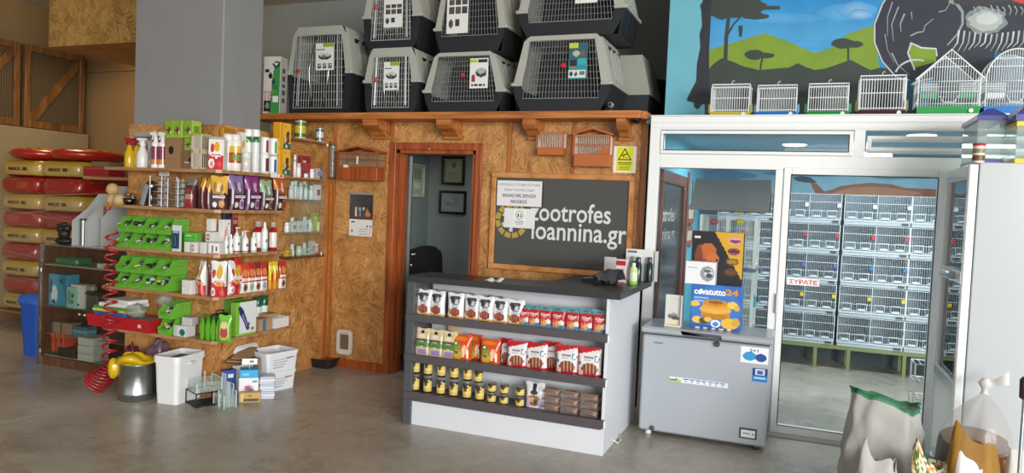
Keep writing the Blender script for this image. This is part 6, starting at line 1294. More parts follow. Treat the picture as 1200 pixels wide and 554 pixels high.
mb = MB(); mb.prism([(x, 0, z_ + .17) for x, z_ in o_], (0, .012, 0), '#e3e5e6'); lid.location.y = onX(291, 410, -4.04).y; lo = mb.build('lid_panel', GLOSS, lid); mb = MB(); o2_ = rr_(.25, .32, .045); mb.path([(x, -.004, z_ + .17) for x, z_ in o2_], .005, 5, '#d3d6d8', True); mb.build('raised_rim', GLOSS, lid)
lid.scale = (1, 1, (onX(291, 403.5, -4.04).z) / .34)
# flattened cardboard heap beside the crates
hp = thing('cardboard_stack', 'slanting heap of flattened brown cardboard sheets left of the white crates', 'cardboard stack', (-3.995, 4.535, 0), R9, GF)
MB().box(-.06, .06, -.05, .05, 0, .24, '#d9d7d2', .003).build('support_carton', PRINT, hp)
for k in range(5):
    o = MB().box(-.12, .12, -.07, .07, 0, .007, ('#9a7a58', '#6d5238', '#b08e68', '#59432f', '#a88762')[k]).build('cardboard_sheet', CARD, hp); o.location = (.012*k - .02, .01, .247 + .014*k); o.rotation_euler = (.1*(k % 2), -.06 - .03*k, .12*k)
t = thing('price_card', 'small white price card on a clear post above the cartons', 'card', (wx + .03, wy + .02, .2315), rz, GF)
MB().box(-.003, .003, -.003, .003, 0, .04, '#dfe4e6').build('post', CLEARC, t); MB().box(-.055, .055, -.002, .002, .03, .075, '#ececea').build('card_face', PRINT, t); MB().box(.0, .03, -.003, -.002, .045, .06, '#6b6d72').build('print', PRINT, t)
# ================================================================== GLASS CABINET ON THE LEFT
CY = 4.43; cl = onZ(46.5, 427, 0).x; cr = cl + 1.02; ch = onY(46, 286.5, 4.40).z; CD = .42
cl = onY(46.5, 355, 4.40).x
t = thing('glass_cabinet', 'low walnut display cabinet with glass doors left of the shelf unit', 'cabinet', ((cl + cr) / 2, 4.40 + CD / 2, 0)); W = cr - cl
e = .022
MB().box(-W/2, -W/2 + e, -CD/2, CD/2, 0, ch, '#ffffff').build('side_panel', CABW, t); MB().box(W/2 - e, W/2, -CD/2, CD/2, 0, ch, '#ffffff').build('side_panel', CABW, t)
MB().box(-W/2 + e, W/2 - e, CD/2 - .012, CD/2, 0, ch, '#ffffff').build('back_panel', CABW, t); MB().box(-W/2 + e, W/2 - e, -CD/2, CD/2 - .012, 0, .075, '#ffffff').build('plinth', CABW, t)
zz = lambda y: onY(80, y, 4.44).z
zsh = [.085, zz(393), zz(360), zz(311)]
for k, z_ in enumerate(zsh): MB().box(-W/2 + e, W/2 - e, -CD/2 + .03, CD/2 - .012, z_ - (.01 if k else .01), z_, '#8b9088').build('glass_shelf', LAMIN if k in (0, 3) else TANKG, t)
MB().box(-W/2, W/2, -CD/2, CD/2, ch, ch + .008, '#ffffff').build('glass_top', TANKG, t)
for k, s in enumerate((-1, 1)):
    d_ = MB().box(s*W/2 if s < 0 else .003, -.003 if s < 0 else s*W/2, -CD/2 - .008, -CD/2 - .002, .08, zsh[3] - .012, '#ffffff').build('glass_door', SMOKE, t)
    MB().box(s*.03 - .012, s*.03 + .012, -CD/2 - .02, -CD/2 - .008, zz(366) + .0, zz(366) + .018, '#d5d6d4', .004).build('door_knob', METAL, d_)
    for z_ in (.12, zsh[3] - .05): MB().box(s*(W/2 - .02) - .012, s*(W/2 - .02) + .012, -CD/2 - .012, -CD/2 - .0, z_ - .018, z_ + .018, '#b9bab8', .003).build('hinge', METAL, d_)
MB().box(-W/2 + e, W/2 - e, -CD/2, -CD/2 + .006, zsh[3] + .0, ch, '#ffffff').build('upper_glass', SMOKE, t)
MB().box(-W/2, -W/2 + .02, -CD/2 - .014, -CD/2, 0, ch, '#9b9892').build('metal_edge', METAL, t)
GC = 'goods inside the glass cabinet'; cxm = (cl + cr) / 2
def cx_(px, y): return onY(px, y, 4.5).x
def incab(name, lb, px, ybase_shelf, w_, d_, h, col, f, Y=4.56, cat='carton', rz=0, mat=None): return single(pbox(w_, d_, h, col, f), name, lb, cat, mat or PRINT, (onY(px, 350, Y).x, Y, zsh[ybase_shelf] + .0005), rz, GC)
bl = painter('#3f93b8', [('r', 0, .5, 0, 1, '#57a5c4'), ('e', .3, .35, .2, .3, '#cfe2ea'), ('r', .2, .4, .2, .6, '#e3eef2'), ('e', .75, .8, .16, .09, '#1f3f78'), ('e', .3, .12, .1, .06, '#1c2f55'), ('d', 1, .3, 1.0, '#2f7aa2'), ('e', .12, .6, .08, .25, '#2c6a92')])
incab('filter_carton', 'large blue filter carton on the middle level inside the glass cabinet', 75, 2, .22, .12, .27, '#3d90b4', bl, 4.52)
incab('filter_carton', 'pale green carton in front of the large blue one inside the cabinet', 85, 2, .10, .03, .18, '#7fb8a6', painter('#86bfae', [('r', .1, .5, .2, .8, '#5c9a86'), ('e', .7, .6, .15, .12, '#2f5a50'), ('e', .65, .3, .15, .1, '#3a6a5c')]), 4.438)
incab('filter_carton', 'white carton with a dark hose picture on the middle level of the cabinet', 97, 2, .15, .11, .20, '#c6c9c4', painter('#cfd1cc', [('e', .45, .55, .12, .3, '#3f474c'), ('e', .42, .55, .07, .22, '#cfd1cc'), ('r', .2, .7, .1, .18, '#2d3236'), ('r', 0, .15, .3, .9, '#6f9a96')]), 4.50)
tk = thing('small_tank', 'small dark plastic tank with grey handle on the middle level of the cabinet', 'tank', (onY(113, 345, 4.53).x, 4.53, zsh[2] + .0005), 0, GC)
MB().box(-.08, .08, -.06, .06, 0, .12, '#4d5250', .008).build('tank_body', MATTE, tk); MB().box(-.09, .09, -.07, .07, .12, .15, '#232625', .01).build('lid', MATTE, tk); MB().box(-.045, .045, -.075, -.02, .155, .2, '#8f938e', .012).build('handle', GLOSS, tk)
for k in range(2): incab('carton', ('left' if k == 0 else 'right') + ' tan carton on the second level inside the glass cabinet', 73 + 11*k, 1, .13, .1, .10, '#8a7560', painter('#94806a', [('r', 0, .2, 0, 1, '#3d5a72')] if k == 0 else []), 4.5)
for k in range(3): incab('carton', f'{ORD[k]} flat teal packet from the bottom on the second cabinet level', 100, 1, .16, .1, .028, ('#4f7f94', '#6a94a4', '#3f6a80')[k], None, 4.5).location.z += .029*k
for k, (px, rz) in enumerate(((71, .12), (77, .17), (83, .2))): 
    o = incab('orange_folder', f'{ORD[k]} leaning orange-red box from the left at the bottom of the cabinet', px, 0, .035 if k < 2 else .05, .13, .165, '#b8472c', painter('#c04d30', [('r', .2, .8, .5, .8, '#8a2f1f')]), 4.5); o.rotation_euler = (0, -rz, 0); o.location.z += .03
incab('black_case', 'dark flat case lying at the bottom of the glass cabinet', 88, 0, .20, .16, .08, '#2e2c2a', None, 4.5)
incab('carton', 'maroon carton at the bottom middle of the glass cabinet', 98, 0, .06, .1, .13, '#5d2f2c', None, 4.5)
for k in range(3): incab('white_carton', f'{ORD[k]} white carton from the bottom, stacked at the lower right in the cabinet', 110.5, 0, .18, .15, .066, '#b3b9ae', painter('#bcc1b6', [('r', 0, 1, .96, 1, '#8e948c')]), 4.48).location.z += .067*k
tr = thing('green_pack', 'flat green wrapped pack on the upper level inside the glass cabinet', 'pack', (onY(88, 308, 4.54).x, 4.54, zsh[3] + .0005), 0, GC)
MB().box(-.15, .12, -.08, .08, 0, .06, '#2c7a4c', .015).build('green_wrap', FOILM, tr); MB().box(-.20, .30, -.08, .08, .0, .008, '#8e9188').build('film_sheet', CLEARC, tr)
incab('shell', 'small white carton on the upper level at the right of the cabinet', 119, 3, .06, .05, .04, '#c9c6ba', None, 4.48)
# goods standing on the cabinet
zt = ch + .0085; GT = 'goods on top of the glass cabinet'
t = thing('black_ornament', 'dark lumpy ornament on the left end of the glass cabinet', 'ornament', (onY(75, 285, 4.52).x, 4.52, zt), 0, GT)
MB().ball((0, 0, .03), (.09, .06, .035), '#1d1717', 14, 8).build('base', MATTE, t); mb = MB()
for (dx, dz, r) in ((0, .09, .05), (-.04, .13, .035), (.035, .14, .035), (.0, .17, .025), (-.06, .16, .022)): mb.ball((dx, 0, dz), r, '#171313', 10, 7)
mb.path([(0, 0, .02), (0, 0, .1)], .03, 8, '#171313'); mb.build('figure', MATTE, t)
def ledge_stand(px0, px1, lb, hpx0, hpx1, Y, canister):
    a, b = onY(px0, 284, Y), onY(px1, 284, Y); w_ = b.x - a.x; h = hY(px0, hpx0, hpx1, Y); t = thing('stepped_display', lb, 'display stand', ((a.x + b.x)/2, Y + .12, zt), 0, GT)
    for s in (-1, 1): MB().prism([(s*w_/2, -.12, 0), (s*w_/2, -.12, h*.48), (s*w_/2, .02, h*.72), (s*w_/2, .13, h), (s*w_/2, .13, 0)], (-s*.008, 0, 0), '#b9bcba').build('side_panel', LAMIN, t)
    MB().box(-w_/2 + .008, w_/2 - .008, .12, .13, 0, h, '#a9adab').build('back_panel', LAMIN, t); MB().box(-w_/2 + .008, w_/2 - .008, -.12, .12, 0, .008, '#a3a7a5').box(-w_/2 + .008, w_/2 - .008, -.02, .12, h*.46, h*.47, '#a3a7a5').build('step', LAMIN, t)
    return t, h, w_
t, h, w_ = ledge_stand(84, 100, 'left grey stepped display holding a tall steel tube on the cabinet', 225, 287, 4.44, 1)
c = thing('steel_tube', 'tall shiny steel tube standing in the left stepped display', 'tube', (t.location.x - .01, t.location.y - .07, zt + .0085), 0, GT); MB().lathe([(.026, 0), (.026, h*.47)], 16, '#8f9593').build('tube_body', METAL, c); MB().lathe([(.027, h*.47), (.027, h*.5)], 16, '#2a2c2c').build('cap', MATTE, c)
t, h, w_ = ledge_stand(102, 119, 'right grey stepped display holding red-capped tubs on the cabinet', 214, 287, 4.44, 1)
for k in range(2):
    c = thing('red_capped_tub', ('left' if k == 0 else 'right') + ' small white tub with a red lid on the step of the right display', 'tub', (t.location.x - .045 + .085*k, t.location.y + .045, zt + h*.47 + .001), 0, GT); jar(c, .036, .12, '#cfcac4', '#a81f2a', .38, neck=1.0, label='#6a4a44')
single(pbox(.13, .02, .10, '#252a28', painter('#2b312e', [('r', .2, .8, .3, .6, '#3d4540')])), 'dark_carton', 'dark green-black carton at the back above the red-capped tubs', 'carton', PRINT, (t.location.x + .05, t.location.y + .22, zt + 0), 0, GT)
bpy.data.objects['dark_carton'].scale = (1, 1, 3.6)
# red packs on a far shelf between column and warehouse wall
sh_ = slab('trim_far_shelf', SHELFW, onY(108, 200, 5.4).x, onY(165, 200, 5.4).x, 5.3, 5.7, onY(120, 207, 5.3).z - .03, onY(120, 207, 5.3).z)
zf = onY(120, 207, 5.3).z + .0005
single(pbox(.34, .2, .10, '#8e1f22', painter('#9a2326', [('r', .05, .9, .75, .9, '#b8453e')])), 'red_carton', 'long red carton on the far shelf left of the column', 'carton', PRINT, (onY(122, 200, 5.42).x, 5.42, zf), 0)
single(pbox(.24, .18, .05, '#7d684c', None), 'flat_carton', 'flat brown tray on top of the red carton on the far shelf', 'carton', CARD, (onY(126, 190, 5.45).x, 5.45, zf + .1005), 0)
# ================================================================== BLUE BIN, SACKS
q = onZ(36, 420, 0)
t = thing('blue_bin', 'tall blue plastic waste bin standing left of the glass cabinet', 'bin', (onY(41, 400, 4.62).x + .02, 4.66, 0)); h = hY(38, 346, 418, 4.6)
o1, o2 = rr_(.20, .22, .05), rr_(.27, .27, .06); n = len(o1); mb = MB()
mb.add([(x, y, 0) for x, y in o1] + [(x, y, h*.88) for x, y in o2], [(k, (k+1) % n, n + (k+1) % n, n + k) for k in range(n)], '#1f4fa8'); mb.add([(x, y, 0) for x, y in o1], [tuple(range(n))[::-1]], '#1f4fa8'); mb.build('bin_body', MATTE, t)
mb = MB(); o3 = rr_(.30, .30, .07); rows = [(o3, h*.86), (o3, h*.93), (rr_(.26, .26, .07), h*.98), (rr_(.16, .16, .05), h)]
mb.add([(x, y, z_) for o_, z_ in rows for x, y in o_], [(j*n + k, j*n + (k+1) % n, (j+1)*n + (k+1) % n, (j+1)*n + k) for j in range(3) for k in range(n)], '#2a5fbe', True); mb.add([(x, y, h) for x, y in rows[3][0]], [tuple(range(n))], '#2a5fbe'); mb.build('lid', MATTE, t)
# pallet of sacks wrapped in film
PY = 5.6; pxr = onY(92, 290, PY).x; pz_ = [onY(40, y, PY).z for y in (378, 352, 326, 302, 278, 255, 232, 209, 188)]
t = thing('wooden_pallet', 'wooden pallet under the wrapped stack of red and yellow sacks', 'pallet', (pxr - .68, PY + .45, 0))
for k in range(5): MB().box(-.66, .66, -.42 + .2*k - .05, -.42 + .2*k + .05, .11, .13, '#8c6d48').build('board', CARD, t)
for k in range(3): MB().box(-.66 + .59*k, -.52 + .59*k, -.42, .42, 0, .11, '#7c5f3e').build('block', CARD, t)
sackm = colmat('shiny_sack', .3, bump=.9, bscale=9, coat=.5)
rnd = random.Random(3); zb = .1305; lay_h = (onY(40, 187, PY).z - zb) / 9
ni = 0
for L_ in range(9):
    yel = L_ % 2 == 0 if 0 else (L_ in (0, 2, 4, 6, 8)); 
    for i in range(2):
        w_, d_, h_ = .64, .84, lay_h * .995
        xx = pxr - .36 - .66*i + rnd.uniform(-.02, .02) - (.03 if L_ == 8 else 0); ni += 1
        col = ('#a8221c', '#b98f2a')[0]
        def fcol(u, v, yel=yel):
            if yel: return '#c7a65a' if .28 < v < .72 and .16 < u < .94 else ('#c9a32e' if v >= .72 else '#a8281e')
            return '#9c1f1a' if (v < .7) else '#b02a20'
        mb = MB(); 
        def f(u, v, w_=w_, d_=d_, h_=h_):   # pillow: u around, v bottom to top
            a = u*2*PI; e = .32
            cx = math.copysign(abs(math.cos(a))**e, math.cos(a)); cy = math.copysign(abs(math.sin(a))**e, math.sin(a))
            r = math.sin(v*PI)**.35 if 0 < v < 1 else 0
            r *= 1 - .05*(1 + math.sin(5*a + ni*1.7)*math.sin(v*7 + ni)); return (w_/2*cx*(.62 + .38*r), d_/2*cy*(.62 + .38*r), h_/2*(1 - math.copysign(abs(math.cos(v*PI))**.7, math.cos(v*PI))))
        def c2(u, v, yel=yel):
            if not yel: return '#99221a' if (int(u*40)*3 + int(v*9)*5 + ni) % 7 else '#a8442f'
            return '#bb9d55' if .24 < v < .62 else ('#b3922c' if v >= .62 else '#8f3324')
        mb.grid(40, 12, f, c2)
        where = ('right', 'left')[i]
        o = thing('feed_sack', f"{'yellow-banded' if yel else 'red'} feed sack, {where} one in the {ORD[L_]} layer from the floor", 'sack', (xx, PY + .44 + rnd.uniform(-.015, .015), zb + L_*lay_h), rnd.uniform(-.03, .03), 'feed sacks on the pallet')
        mb.build('sack_body', sackm, o)
        if yel:
            m2 = MB(); m2.text('MAX', -.13, .06, h_*.36, h_*.56, -d_/2 - .008, '#3c2a1c', .03); m2.box(.09, .15, -d_/2 - .008, -d_/2 - .007, h_*.36, h_*.56, '#4a3828'); m2.build('lettering', PRINT, o)
for i in range(2):
    o = single(MB().grid(36, 10, lambda u, v: (.33*math.cos(u*2*PI)*math.sin(v*PI)**.5, .40*math.sin(u*2*PI)*math.sin(v*PI)**.5, .075*(1 - math.cos(v*PI))), lambda u, v: '#c9922c' if (v > .66 and int(u*30 + v*8) % 2) else '#a81e18'), 'feed_sack', ('right' if i == 0 else 'left') + ' loose red sack with yellow writing band lying on top of the stack', 'sack', sackm, (pxr - .36 - .68*i, PY + .40, zb + 9*lay_h), 0, 'feed sacks on the pallet')
mb = MB(); W_ = 1.34
for (a_, b_) in [((-W_/2, .25 + .115*k), (W_/2, .25 + .115*k + (.16, -.12, .07, -.18)[k % 4])) for k in range(11)]:
    mb.path([(a_[0], -.475, a_[1]), (b_[0], -.475, b_[1]), (b_[0] + .02, .2, b_[1] + .03)], .004 + .002*(len(mb.v) % 3), 5, '#cbb8a6')
sheet = MB().grid(40, 30, lambda u, v: (-W_/2 + (W_ + .03)*u, -.47 - .012*math.sin(u*23 + v*9)*math.sin(v*31), .16 + 1.3*v), '#d8cfc4')
wr = single(mb, 'stretch_wrap', 'twisted clear film strands wrapped round the stack of sacks', 'film wrap', CLEARC, (pxr - .68, PY + .44, .0))
sheet.build('film_sheet', WRAPF, wr)
# ================================================================== SALES COUNTER
CYF = 4.465; cxl = onZ(480, 497.5, 0).x; cxr = onZ(707, 534, 0).x; cxo = onZ(473.5, 496, 0).x
CT = onY(600, 340, CYF).z; CT = (onY(726.5, 351, CYF - .02).z + onY(482, 330, CYF - .02).z) / 2 + .0
tt = .04; cxr = (cxr + onY(708, 480, CYF).x) / 2
t = thing('sales_counter', 'white L-shaped sales counter with dark top and three display shelves', 'counter', ((cxl + cxr) / 2, CYF, 0)); ox = t.location.x
W = cxr - cxl; back = 5.44
MB().box(-W/2 + .02, W/2 - .02, .22, .24, 0, CT, '#d3d6dc').build('front_panel', LAMIN, t)
MB().box(-W/2, W/2 - .0202, 0, .22, 0, onY(600, 492, CYF).z * 0 + onY(640, 484, CYF).z - .055, '#d3d6dc', .002).build('base_panel', LAMIN, t)
MB().box(W/2 - .02, W/2, 0, back - CYF - .05, 0, CT, '#d3d6dc', .002).build('end_panel', LAMIN, t)
MB().box(cxo - ox - .012, -W/2 + .0, -.018, .25, 0, CT, '#4d4f54', .002).build('side_panel', LAMIN, t)
txr = onY(727, 351, CYF - .03).x - ox
topz0, topz1 = CT, CT + tt
MB().prism([(cxo - ox - .02, -.03, topz0), (txr, -.03, topz0), (txr + .0, back - CYF, topz0), (txr - .58, back - CYF, topz0), (txr - .58, .42, topz0), (txr - .70, .33, topz0), (cxo - ox - .02, .33, topz0)], (0, 0, tt), '#2f2e30').build('worktop', LAMIN, t)
MB().box(txr - .60, txr - .58, .42, back - CYF, 0, CT, '#dfe1e3').build('inner_panel', LAMIN, t) if 0 else None
# three dark shelves with front rails
py = ((373, 'upper'), (425, 'middle'), (473, 'lower'))
CZ = []
for yl, yr in ((369, 391.5), (417, 443), (461.5, 491)):
    z_ = (onY(478, yl, CYF - .02).z + onY(712, yr, CYF - .02).z) / 2 if 0 else onY(560, yl + (yr - yl) * (82/232), CYF - .02).z; CZ.append(z_)
for k, z_ in enumerate(CZ):
    s = MB().box(-W/2, W/2 - .0202, .0, .22, z_ - .02, z_ - .002, '#5b5557').build('display_shelf', LAMIN, t)
    MB().box(cxo - ox - .01, W/2 + .004, -.03, -.0, z_ - .045, z_ + .008, '#524c4f', .003).build('front_rail', LAMIN, s)
    MB().box(W/2 + .004, W/2 + .012, -.03, -.0, z_ - .043, z_ + .006, '#e6e6e6').build('end_cap', PRINT, s)
def CX(px, py=400): return onY(px, py, CYF + .08).x
def cpouch(name, lb, px, k, w_, y0, y1, f, edge, Y=.09, rz=0, d_=.05, grp='', mat=FOILM, nu=20, nv=26):
    yy = CYF + Y; w_ *= 1.17; return single(bag(w_, d_, onY(px, y0, yy).z - onY(px, y1, yy).z, f, edge, nu, nv), name, lb, 'pouch', mat, (onY(px, y1, yy).x, yy, CZ[k]), rz, grp)
R15 = lambda px, l0, r0, x0, x1: l0 + (r0 - l0) * (px - x0) / (x1 - x0)
wpf = painter('#dfe1e3', [('e', .48, .80, .34, .10, '#3a3d42'), ('e', .52, .68, .26, .16, '#55595e'), ('e', .60, .66, .12, .10, '#c6c8ca'), ('e', .35, .72, .1, .1, '#2c2e33'), ('e', .5, .45, .22, .1, '#b9bcbf'), ('e', .5, .24, .32, .17, '#8a4034'), ('r', .3, .34, .12, .36, '#b86a54'), ('r', .46, .5, .1, .38, '#a8553f'), ('r', .62, .66, .12, .36, '#b86a54'), ('e', .12, .30, .11, .09, '#d9a048'), ('r', 0, 1, 0, .06, '#d8a64a')])
wpx = [497, 512.5, 534, 553.5, 569, 586.5, 604]
for i, px in enumerate(wpx):
    cpouch('treat_pouch', f'white dog treat pouch with grey dog photo, {ORD[i]} from left on upper counter shelf', px, 0, .105, R15(px, 337, 350, 492, 604), R15(px, 366, 378, 492, 604), wpf, '#8d8f92', .055 + .004*(i % 2), math.radians((2, -4, 3, -2, 2, -3, 2)[i]), .05, 'white treat pouches')
for i, px in enumerate((502.5, 524, 544.5, 578)):
    cpouch('treat_pouch', f'grey-backed treat pouch in the rear, {ORD[i]} from left on upper counter shelf', px + 1, 0, .10, R15(px, 337, 350, 492, 604), R15(px, 366, 378, 492, 604), painter('#6d7074', [('r', 0, 1, 0, .06, '#b8903f'), ('e', .6, .3, .3, .2, '#55585c')]), '#5f6265', .12, 0, .04, 'grey-backed pouches in the rear row', nu=10, nv=12)
chf = painter('#5d8f96', [('r', .0, 1, .12, .70, '#b0262f'), ('e', .5, .70, .6, .10, '#b0262f'), ('e', .62, .22, .30, .16, '#c9a070'), ('r', .25, .32, .08, .4, '#d99a5a'), ('r', .38, .45, .08, .42, '#d99a5a'), ('e', .75, .3, .14, .12, '#e6dccb'), ('e', .8, .1, .24, .08, '#4f7fb8'), ('r', .3, .6, .86, .93, '#3f6a70'), ('e', .5, .52, .2, .05, '#d98a84')])
cpx = [614.5, 626, 639, 654, 671, 687, 702.5]
for i, px in enumerate(cpx):
    p = cpouch('treat_pouch', f'teal and red dog treat pouch, {ORD[i]} from left on upper counter shelf', px, 0, .085 if i < 3 else .10, R15(px, 355, 363, 614, 705), R15(px, 379, 390, 614, 705), chf, '#4f7d84', .055, math.radians((-3, 2, 4, -2, 3, 5, 8)[i]), .05, 'teal and red treat pouches')
    hh_ = R15(px, 379, 390, 614, 705) - R15(px, 355, 363, 614, 705)
    m2 = MB(); w2 = .045; h2 = max(v.co.z for v in p.data.vertices); m2.text('Chef', -w2*.6, w2*.7, h2*.56, h2*.66, -.030, '#f0e6e2', .03); m2.build('lettering', PRINT, p)
crf = painter('#cdb98e', [('e', .5, .93, .4, .06, '#d8c8a2'), ('r', .42, .58, .72, .92, '#2a2824'), ('e', .5, .72, .2, .08, '#e0d6bd'), ('r', .12, .88, .55, .62, '#4a4436'), ('e', .25, .42, .2, .12, '#4e7a44'), ('e', .75, .42, .2, .12, '#4e7a44'), ('r', .2, .8, .33, .5, '#56854a'), ('r', .25, .8, .02, .24, '#9585b8'), ('r', .3, .7, .38, .44, '#3a5f34')])
for i, px in enumerate((495.5, 511, 526.5)):
    cpouch('chew_pouch', f'cream chew pouch with green bone print, {ORD[i]} from left on middle counter shelf', px, 1, .105, R15(px, 378, 383, 489, 522), R15(px, 409, 414, 489, 522), crf, '#b8a880', .05, 0, .045, 'cream chew pouches')
cpouch('chew_pouch', 'plain cream pouch half hidden behind the third chew pouch', 532, 1, .10, 380, 414, painter('#c2b28c', []), '#b8a880', .17, 0, .03, 'cream chew pouches', nu=8, nv=8)
orf = painter('#cc4c1e', [('e', .45, .84, .35, .08, '#dd7a2a'), ('e', .3, .46, .2, .16, '#7f8f3a'), ('e', .3, .62, .13, .1, '#5a7a2c'), ('e', .35, .2, .26, .18, '#c9a23a'), ('e', .7, .42, .14, .2, '#e8b48a'), ('r', .62, .72, .1, .5, '#e9d0b4'), ('r', .8, .9, .08, .44, '#e9d0b4'), ('e', .3, .3, .1, .06, '#44622a'), ('e', .25, .66, .05, .03, '#eef0d8')])
for i, (px, w_) in enumerate(((541, .125), (557, .09), (574.5, .125))):
    cpouch('snack_bag', f'orange snack bag with green frog, {ORD[i]} from left on middle counter shelf', px, 1, w_, R15(px, 388, 393, 541, 575), R15(px, 417, 421, 541, 575), orf, '#c04a1e', (.055, .12, .055)[i], math.radians((4, 0, 2)[i]), .06, 'orange snack bags')
rdf = painter('#e2dcdb', [('d', -.25, 1, .72, '#b81f2c'), ('r', 0, .12, 0, .7, '#c43a42'), ('r', .3, .7, .62, .68, '#8a8c98'), ('r', .3, .62, .54, .58, '#a9abb5'), ('e', .83, .62, .1, .12, '#2f7f86'), ('e', .83, .62, .05, .08, '#e6ecec'), ('e', .12, .44, .07, .07, '#3f6fb0'), ('e', .55, .24, .34, .22, '#7a4230'), ('r', .4, .46, .08, .42, '#c9987a'), ('r', .55, .6, .06, .46, '#c9987a'), ('r', .7, .75, .1, .44, '#c9987a'), ('r', 0, 1, 0, .07, '#b81f2c'), ('e', .2, .12, .12, .08, '#d9b0a0')])
for i, (px, w_) in enumerate(((593, .07), (605.5, .125), (628, .135), (646.5, .10), (664, .135), (690, .14))):
    cpouch('stick_pouch', f'white and red chew stick pouch, {ORD[i]} from left on middle counter shelf', px, 1, w_, R15(px, 395, 403, 593, 690), R15(px, 424, 436.5, 593, 690), rdf, '#b8323a', (.11, .055, .06, .12, .055, .055)[i], math.radians((0, 3, -3, 0, 2, 2)[i]), .055, 'white and red stick pouches')
# jars on the lower shelf
jp = None
def mkjar(h, r):
    t = thing('treat_jar', 'x', 'jar', (0, 0, 0), 0, 'yellow-labelled treat jars')
    MB().lathe([(r*.95, 0), (r, .004, '#2c221b'), (r, h*.78, '#33271f'), (r*.86, h*.84, '#4a3f36')], 18, '#2c221b').build('jar_body', GLOSS, t)
    MB().lathe([(r*.90, h*.84), (r*1.0, h*.85, '#8f8a86'), (r*1.0, h*.97, '#9c9794'), (r*.8, h, '#a9a4a0')], 18, '#9c9794').build('screw_lid', CLEARC, t)
    m = MB()
    for j in range(10):
        a0 = -PI*.98 + j*PI*.096; a1 = a0 + PI*.096
        for (z0, z1, c) in ((.12, .30, '#c9b060'), (.30, .44, '#d8c274'), (.44, .60, '#d3b95c' if j not in (4, 5) else '#4a3d20'), (.60, .72, '#d3b95c' if j not in (3, 4, 5, 6) else '#3a3122')): m.poly([(r*1.012*math.cos(a), r*1.012*math.sin(a), h*z_) for a, z_ in ((a0, z0), (a1, z0), (a1, z1), (a0, z1))], c)
    m.build('label', PRINT, t); return t
J1, J2 = None, None
tall = [(486.5, 457), (501, 459.5), (516.5, 461.5), (531.5, 463.5), (547, 466)]
jh = hY(500, 437, 458, CYF + .045) * .98; jr = .031
for row in (0, 1):
    for i, (px, yb) in enumerate(tall + ([(562, 468)] if row == 0 else [(560.5, 446)])):
        loc = (onY(px, yb, CYF + .045).x, CYF + .045, CZ[2] + row*(jh + .001)); lb = f"treat jar with yellow label, {ORD[i]} from left in the {'bottom' if row == 0 else 'top'} row of tall jars"
        if row == 1 and i == 5: lb = 'shorter treat jar at the right end of the top row of tall jars'
        if J1 is None: J1 = mkjar(jh, jr); J1.location = loc; J1['label'] = lb
        else:
            j = dup(J1, loc, 0, lb)
            if row == 1 and i == 5: j.scale = (1, 1, .75)
js = hY(590, 459, 471, CYF + .045) * 1.0
for row in (0, 1):
    for i, (px, yb) in enumerate(((576, 469), (590.5, 472), (609, 474))):
        loc = (onY(px, yb, CYF + .05).x, CYF + .05, CZ[2] + row*(js + .001)); lb = f"short treat jar with yellow label, {ORD[i]} from left in the {'bottom' if row == 0 else 'top'} row of short jars"
        if J2 is None: J2 = mkjar(js, .030); J2.location = loc; J2['label'] = lb
        else: dup(J2, loc, 0, lb)
cpouch('biscuit_pouch', 'white and lilac biscuit pouch with black spoon print between jars and chew trays', 626.5, 2, .115, 446, 475, painter('#d9d7d8', [('r', .42, .58, .62, .98, '#1f1f22'), ('e', .5, .62, .2, .10, '#2a2a2d'), ('e', .5, .30, .38, .22, '#8a6a4c'), ('e', .4, .34, .14, .1, '#c9a06a'), ('e', .62, .26, .14, .1, '#5a3f2e'), ('e', .15, .2, .16, .24, '#b9aac9'), ('e', .85, .2, .14, .2, '#a898bb')]), '#cfcdce', .08, 0, .05, 'pouches on the lower counter shelf')
TR = None
hh = hY(650, 466, 474, CYF + .05)*.98; hh = (onY(665, 457, CYF + .05).z - CZ[2]) / 3
for cidx, px in enumerate((645.5, 667.5, 691)):
    for lv_ in range(3):
        loc = (onY(px, 470 + cidx*3, CYF + .05).x, CYF + .085, CZ[2] + lv_*(hh + .0008)); lb = f"clear tray of brown chews, {('lowest', 'middle', 'top')[lv_]} of the {('left', 'middle', 'right')[cidx]} stack on lower counter shelf"
        if TR is None:
            TR = thing('chew_tray', lb, 'tray', loc, 0, 'clear trays of brown chews'); w_, d_ = .115, .12
            MB().box(-w_/2, w_/2, -d_/2, d_/2, 0, hh*.86, '#d9d0c8', .006).build('clear_tub', CLEAR2, TR); MB().box(-w_/2 - .004, w_/2 + .004, -d_/2 - .004, d_/2 + .004, hh*.86, hh, '#d9d4ce', .002).build('clear_lid', CLEAR2, TR)
            m = MB(); rnd = random.Random(2)
            for j in range(7):
                y_ = -d_/2 + .014 + .015*j; m.path([(-w_*.42, y_, hh*(.25 + .3*rnd.random())), (0, y_ + .01, hh*(.3 + .2*rnd.random())), (w_*.42, y_, hh*(.25 + .3*rnd.random()))], .0085, 6, rnd.choice(('#6a3d24', '#8a5632', '#a86f42', '#54301d')))
            m.build('brown_chews', FOILM, TR)['kind'] = 'stuff'
        else: dup(TR, loc, 0, lb)
